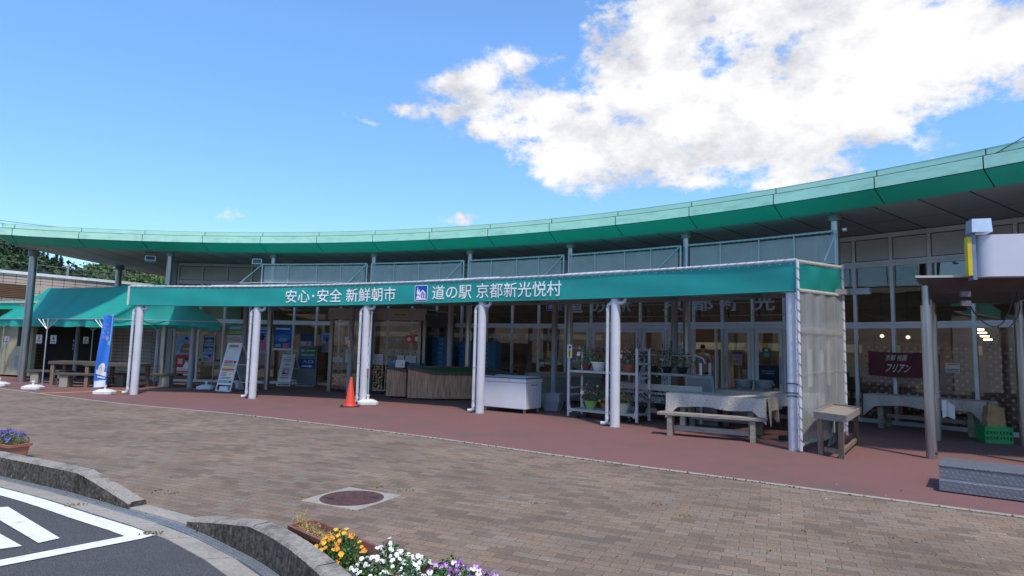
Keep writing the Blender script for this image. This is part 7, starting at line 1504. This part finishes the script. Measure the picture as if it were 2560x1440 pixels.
def pansies(name, label, c, rz, L_, wd_, z0, hh, nf, kinds, seed, group, leafmix=(0, 1, 2), nl=900, br=.0165, sprawl=1.0, extra=0):
    rnd = random.Random(seed); t = thing(name, label, 'flowers', c+UP*z0, rz, group)
    def top(x, y): return hh*(.70+.35*mnoise.noise(Vector((x*9+seed, y*9, 0))))*max(.25, 1-(abs(x)/(L_/2))**4*.5)*max(.35, 1-(abs(y)/(wd_/2))**2.5*.55)
    m = MB()
    for k in range(nl):
        x, y = rnd.uniform(-L_/2, L_/2)*sprawl, rnd.uniform(-wd_/2, wd_/2)*sprawl; z = top(x, y)*sqrt(rnd.random())-(.05 if abs(y) > wd_*.4 else 0)*rnd.random(); m.leaf((x, y, z), rnd.uniform(.012, .034), rnd, rnd.choice(leafmix), .15, .5)
    for k in range(90): x, y = rnd.uniform(-L_/2, L_/2), rnd.uniform(-wd_/2, wd_/2); m.tube([(x*.9, y*.8, 0), (x, y, top(x, y))], .0016, 4, 1)
    m.build('foliage', [leaf_a, leaf_b, leaf_c], t)
    protos = []
    for km, eye, rim_ in kinds:
        b_ = MB(); r_ = br
        def petal(q, ln, wdt, mi, zz):
            e = Vector((cos(q), sin(q), 0)); f = Vector((-sin(q), cos(q), 0)); b_.face([Vector((0, 0, zz)), e*ln*.45-f*wdt+UP*(zz+.002), e*ln*.9-f*wdt*.8+UP*(zz+.001), e*ln+UP*(zz-.002), e*ln*.9+f*wdt*.8+UP*(zz+.001), e*ln*.45+f*wdt+UP*(zz+.002)], mi)
        petal(1.15, r_, r_*.55, 2, 0); petal(2.0, r_, r_*.55, 2, .0006); petal(.1, r_*.95, r_*.5, 0, .0015); petal(3.05, r_*.95, r_*.5, 0, .0015); petal(-1.57, r_*1.0, r_*.65, 0, .0024); b_.face([Vector((r_*.22*cos(j), r_*.22*sin(j)-r_*.12, .0055)) for j in (0, 1.05, 2.1, 3.14, 4.19, 5.24)], 1)
        protos.append((b_, [km, eye, rim_]))
    meshes = []
    for b_, ms_ in protos: o = b_.build('blossom', ms_, t); meshes.append(o)
    for k in range(nf):
        o = meshes[k] if k < len(meshes) else meshes[rnd.randrange(len(meshes))].copy()
        if k >= len(meshes): COL.objects.link(o); o.parent = t
        x, y = rnd.uniform(-L_/2, L_/2)*1.02, rnd.uniform(-wd_/2, wd_/2)*1.05; o.location = (x, y, top(x, y)*rnd.uniform(.82, 1.05)+.01)
        n = Vector((rnd.gauss(-.1, .4), rnd.gauss(-.55, .45), rnd.uniform(.35, 1))).normalized()
        wv = Matrix.Rotation(-rz, 3, 'Z') @ n; o.rotation_euler = wv.to_track_quat('Z', 'Y').to_euler(); s_ = rnd.uniform(.75, 1.2); o.scale = (s_, s_, s_)
    if extra:                                               # the many half hidden small blooms between the counted ones
        b_ = MB()
        for k in range(extra): x, y = rnd.uniform(-L_/2, L_/2), rnd.uniform(-wd_/2, wd_/2); blossom(b_, (x, y, top(x, y)*rnd.uniform(.35, .98)), br*rnd.uniform(.5, .9), rnd, rnd.randrange(2), 2)
        b_.build('small_blooms', [kinds[0][0], kinds[-1][2], eye_y], t, kind='stuff')
    return t
eye_y = mat('flower_eye', (.6, .4, .04))
pp1 = site(20, 1127); pl_dir = (site(95, 1140)-site(0, 1124)); rz0 = math.radians(-27)
q = Vector((-6.40, 8.06, 0)); planter('flower_planter', 'terracotta trough of violet pansies at the left edge of the view', q, rz0, .62, .26, .19, pot_tc); pansies('pansies', 'violet pansies growing in the terracotta trough at the left edge', q, rz0, .60, .28, .17, .22, 74, [(fl_vio, eye_y, fl_vio), (mat('petal_blue', (.10, .07, .50), .6, var=.3), eye_y, fl_vio)], 3, 'pansies along the kerb', nl=700)
rzk = math.radians(-43.5); dk_ = Vector((cos(rzk), sin(rzk), 0)); nk = Vector((-dk_.y, dk_.x, 0))
q1 = (site(735, 1302, .2)+site(780, 1284, .2))/2; q1.z = 0; c1_ = q1+dk_*.29-nk*.02; c2_ = q1+dk_*.84-nk*.03; c3_ = q1+dk_*1.40-nk*.02; c4_ = q1+dk_*1.95
planter('flower_planter', 'brown trough of withered straw coloured plants behind the near kerb', c1_, rzk, .54, .22, .17, pot_br); planter('flower_planter', 'brown trough of orange pansies between withered and white ones', c2_, rzk+.03, .54, .22, .17, pot_br); planter('flower_planter', 'brown trough overgrown by white pansies', c3_, rzk+.01, .54, .22, .17, pot_br); planter('flower_planter', 'brown trough overgrown by purple and white pansies at the bottom edge', c4_, rzk-.04, .54, .22, .17, pot_br)
st_m = mat('straw', (.40, .27, .11), .85, var=.35, scale=20); rs = random.Random(4)
t = thing('withered_plants', 'withered straw coloured plants in the leftmost brown trough', 'plants', c1_+UP*.13, rzk, 'pansies along the kerb'); m = MB()
for k in range(420):
    x = rs.uniform(-.27, .24); y = rs.uniform(-.08, .02)+.02; h_ = .06+.05*mnoise.noise(Vector((x*8, 0, 1)))+(.07 if x < -.22 else 0); a = Vector((x, y, rs.uniform(-.02, h_*.5))); b = a+Vector((rs.gauss(0, .03), rs.gauss(-.01, .03), rs.uniform(-.01, h_*.7))); m.tube([a, a.lerp(b, .5)+Vector((rs.gauss(0, .01), rs.gauss(0, .01), .008)), b], [.0028, .0022, .001], 3)
m.build('stems', st_m, t); m = MB()
for k in range(160): x = rs.uniform(-.28, .26); m.leaf((x, rs.uniform(-.1, .04), rs.uniform(.0, .07)+(.06*rs.random() if x < -.22 else 0)), rs.uniform(.015, .035), rs, 0, .1, .4)
m.build('leaves', [st_m], t)
oc = site(852, 1338, .28); oc.z = 0; wc = q1+dk_*1.27-nk*.05; vc = q1+dk_*1.80+nk*.03
pansies('pansies', 'orange pansies with sparse leaves between the withered and the white ones', oc, rzk, .36, .24, .12, .21, 56, [(fl_org, eye_y, fl_org), (fl_yel, eye_y, fl_org)], 6, 'pansies along the kerb', nl=800, br=.0165)
pansies('pansies', 'dense clump of white pansies spilling over its trough', wc, rzk, .58, .48, .03, .275, 99, [(fl_white, eye_y, fl_white), (fl_white, mat('eye_pale', (.6, .6, .3)), fl_white)], 7, 'pansies along the kerb', nl=3600, br=.0165, extra=170)
pansies('pansies', 'dense clump of purple and white pansies at the bottom edge of the view', vc, rzk, .58, .42, .04, .30, 99, [(fl_white, eye_y, fl_pur), (fl_pur, eye_y, fl_pur), (mat('petal_mauve', (.52, .36, .62), .6, var=.2), eye_y, fl_pur)], 8, 'pansies along the kerb', nl=3000, br=.0165, extra=120)
# ---- overhead wires
def wire(label, a, b, sag, r=.012):
    a, b = Vector(a), Vector(b); MBp = [a.lerp(b, k/24)-UP*(sag*4*(k/24)*(1-k/24)) for k in range(25)]; o = MB().tube(MBp, r, 5).build('overhead_wire', rope_m, None); o['label'] = label; o['category'] = 'wire'; o['group'] = 'overhead wires'
wire('upper of the two overhead wires above the left roof tip', deep(-120, 532, 46), deep(330, 578, 62), .3, .022); wire('lower of the two overhead wires above the left roof tip', deep(-120, 540, 46), deep(330, 583, 62), .3, .022)
wire('overhead wire crossing the wooded slope behind the steel column', deep(-60, 640, 44), deep(480, 690, 60), .35, .025); wire('lower overhead wire just above the white coping of the toilet block', deep(-60, 663, 46), deep(300, 688, 60), .2, .02)
wire('thin service wire slanting over the right end of the green eave', P(22.75, onarc(2255, 503, 22.6)[0], 4.42), deep(2660, 282, 9.0), .05, .008)
t = thing('utility_pole', 'slim grey utility pole in front of the wooded slope', 'pole', deep(162, 720, 70)); b_ = deep(162, 720, 70); MB().tube([b_-UP*3, Vector((b_.x+.2, 70, deep(162, 660, 70).z))], .12, 8).build('shaft', grey_paint, t, world=True); MB().bar(Vector((b_.x-.5, 70, deep(162, 666, 70).z)), Vector((b_.x+.8, 70, deep(162, 666, 70).z)), .1, .12).build('crossarm', grey_paint, t, world=True)
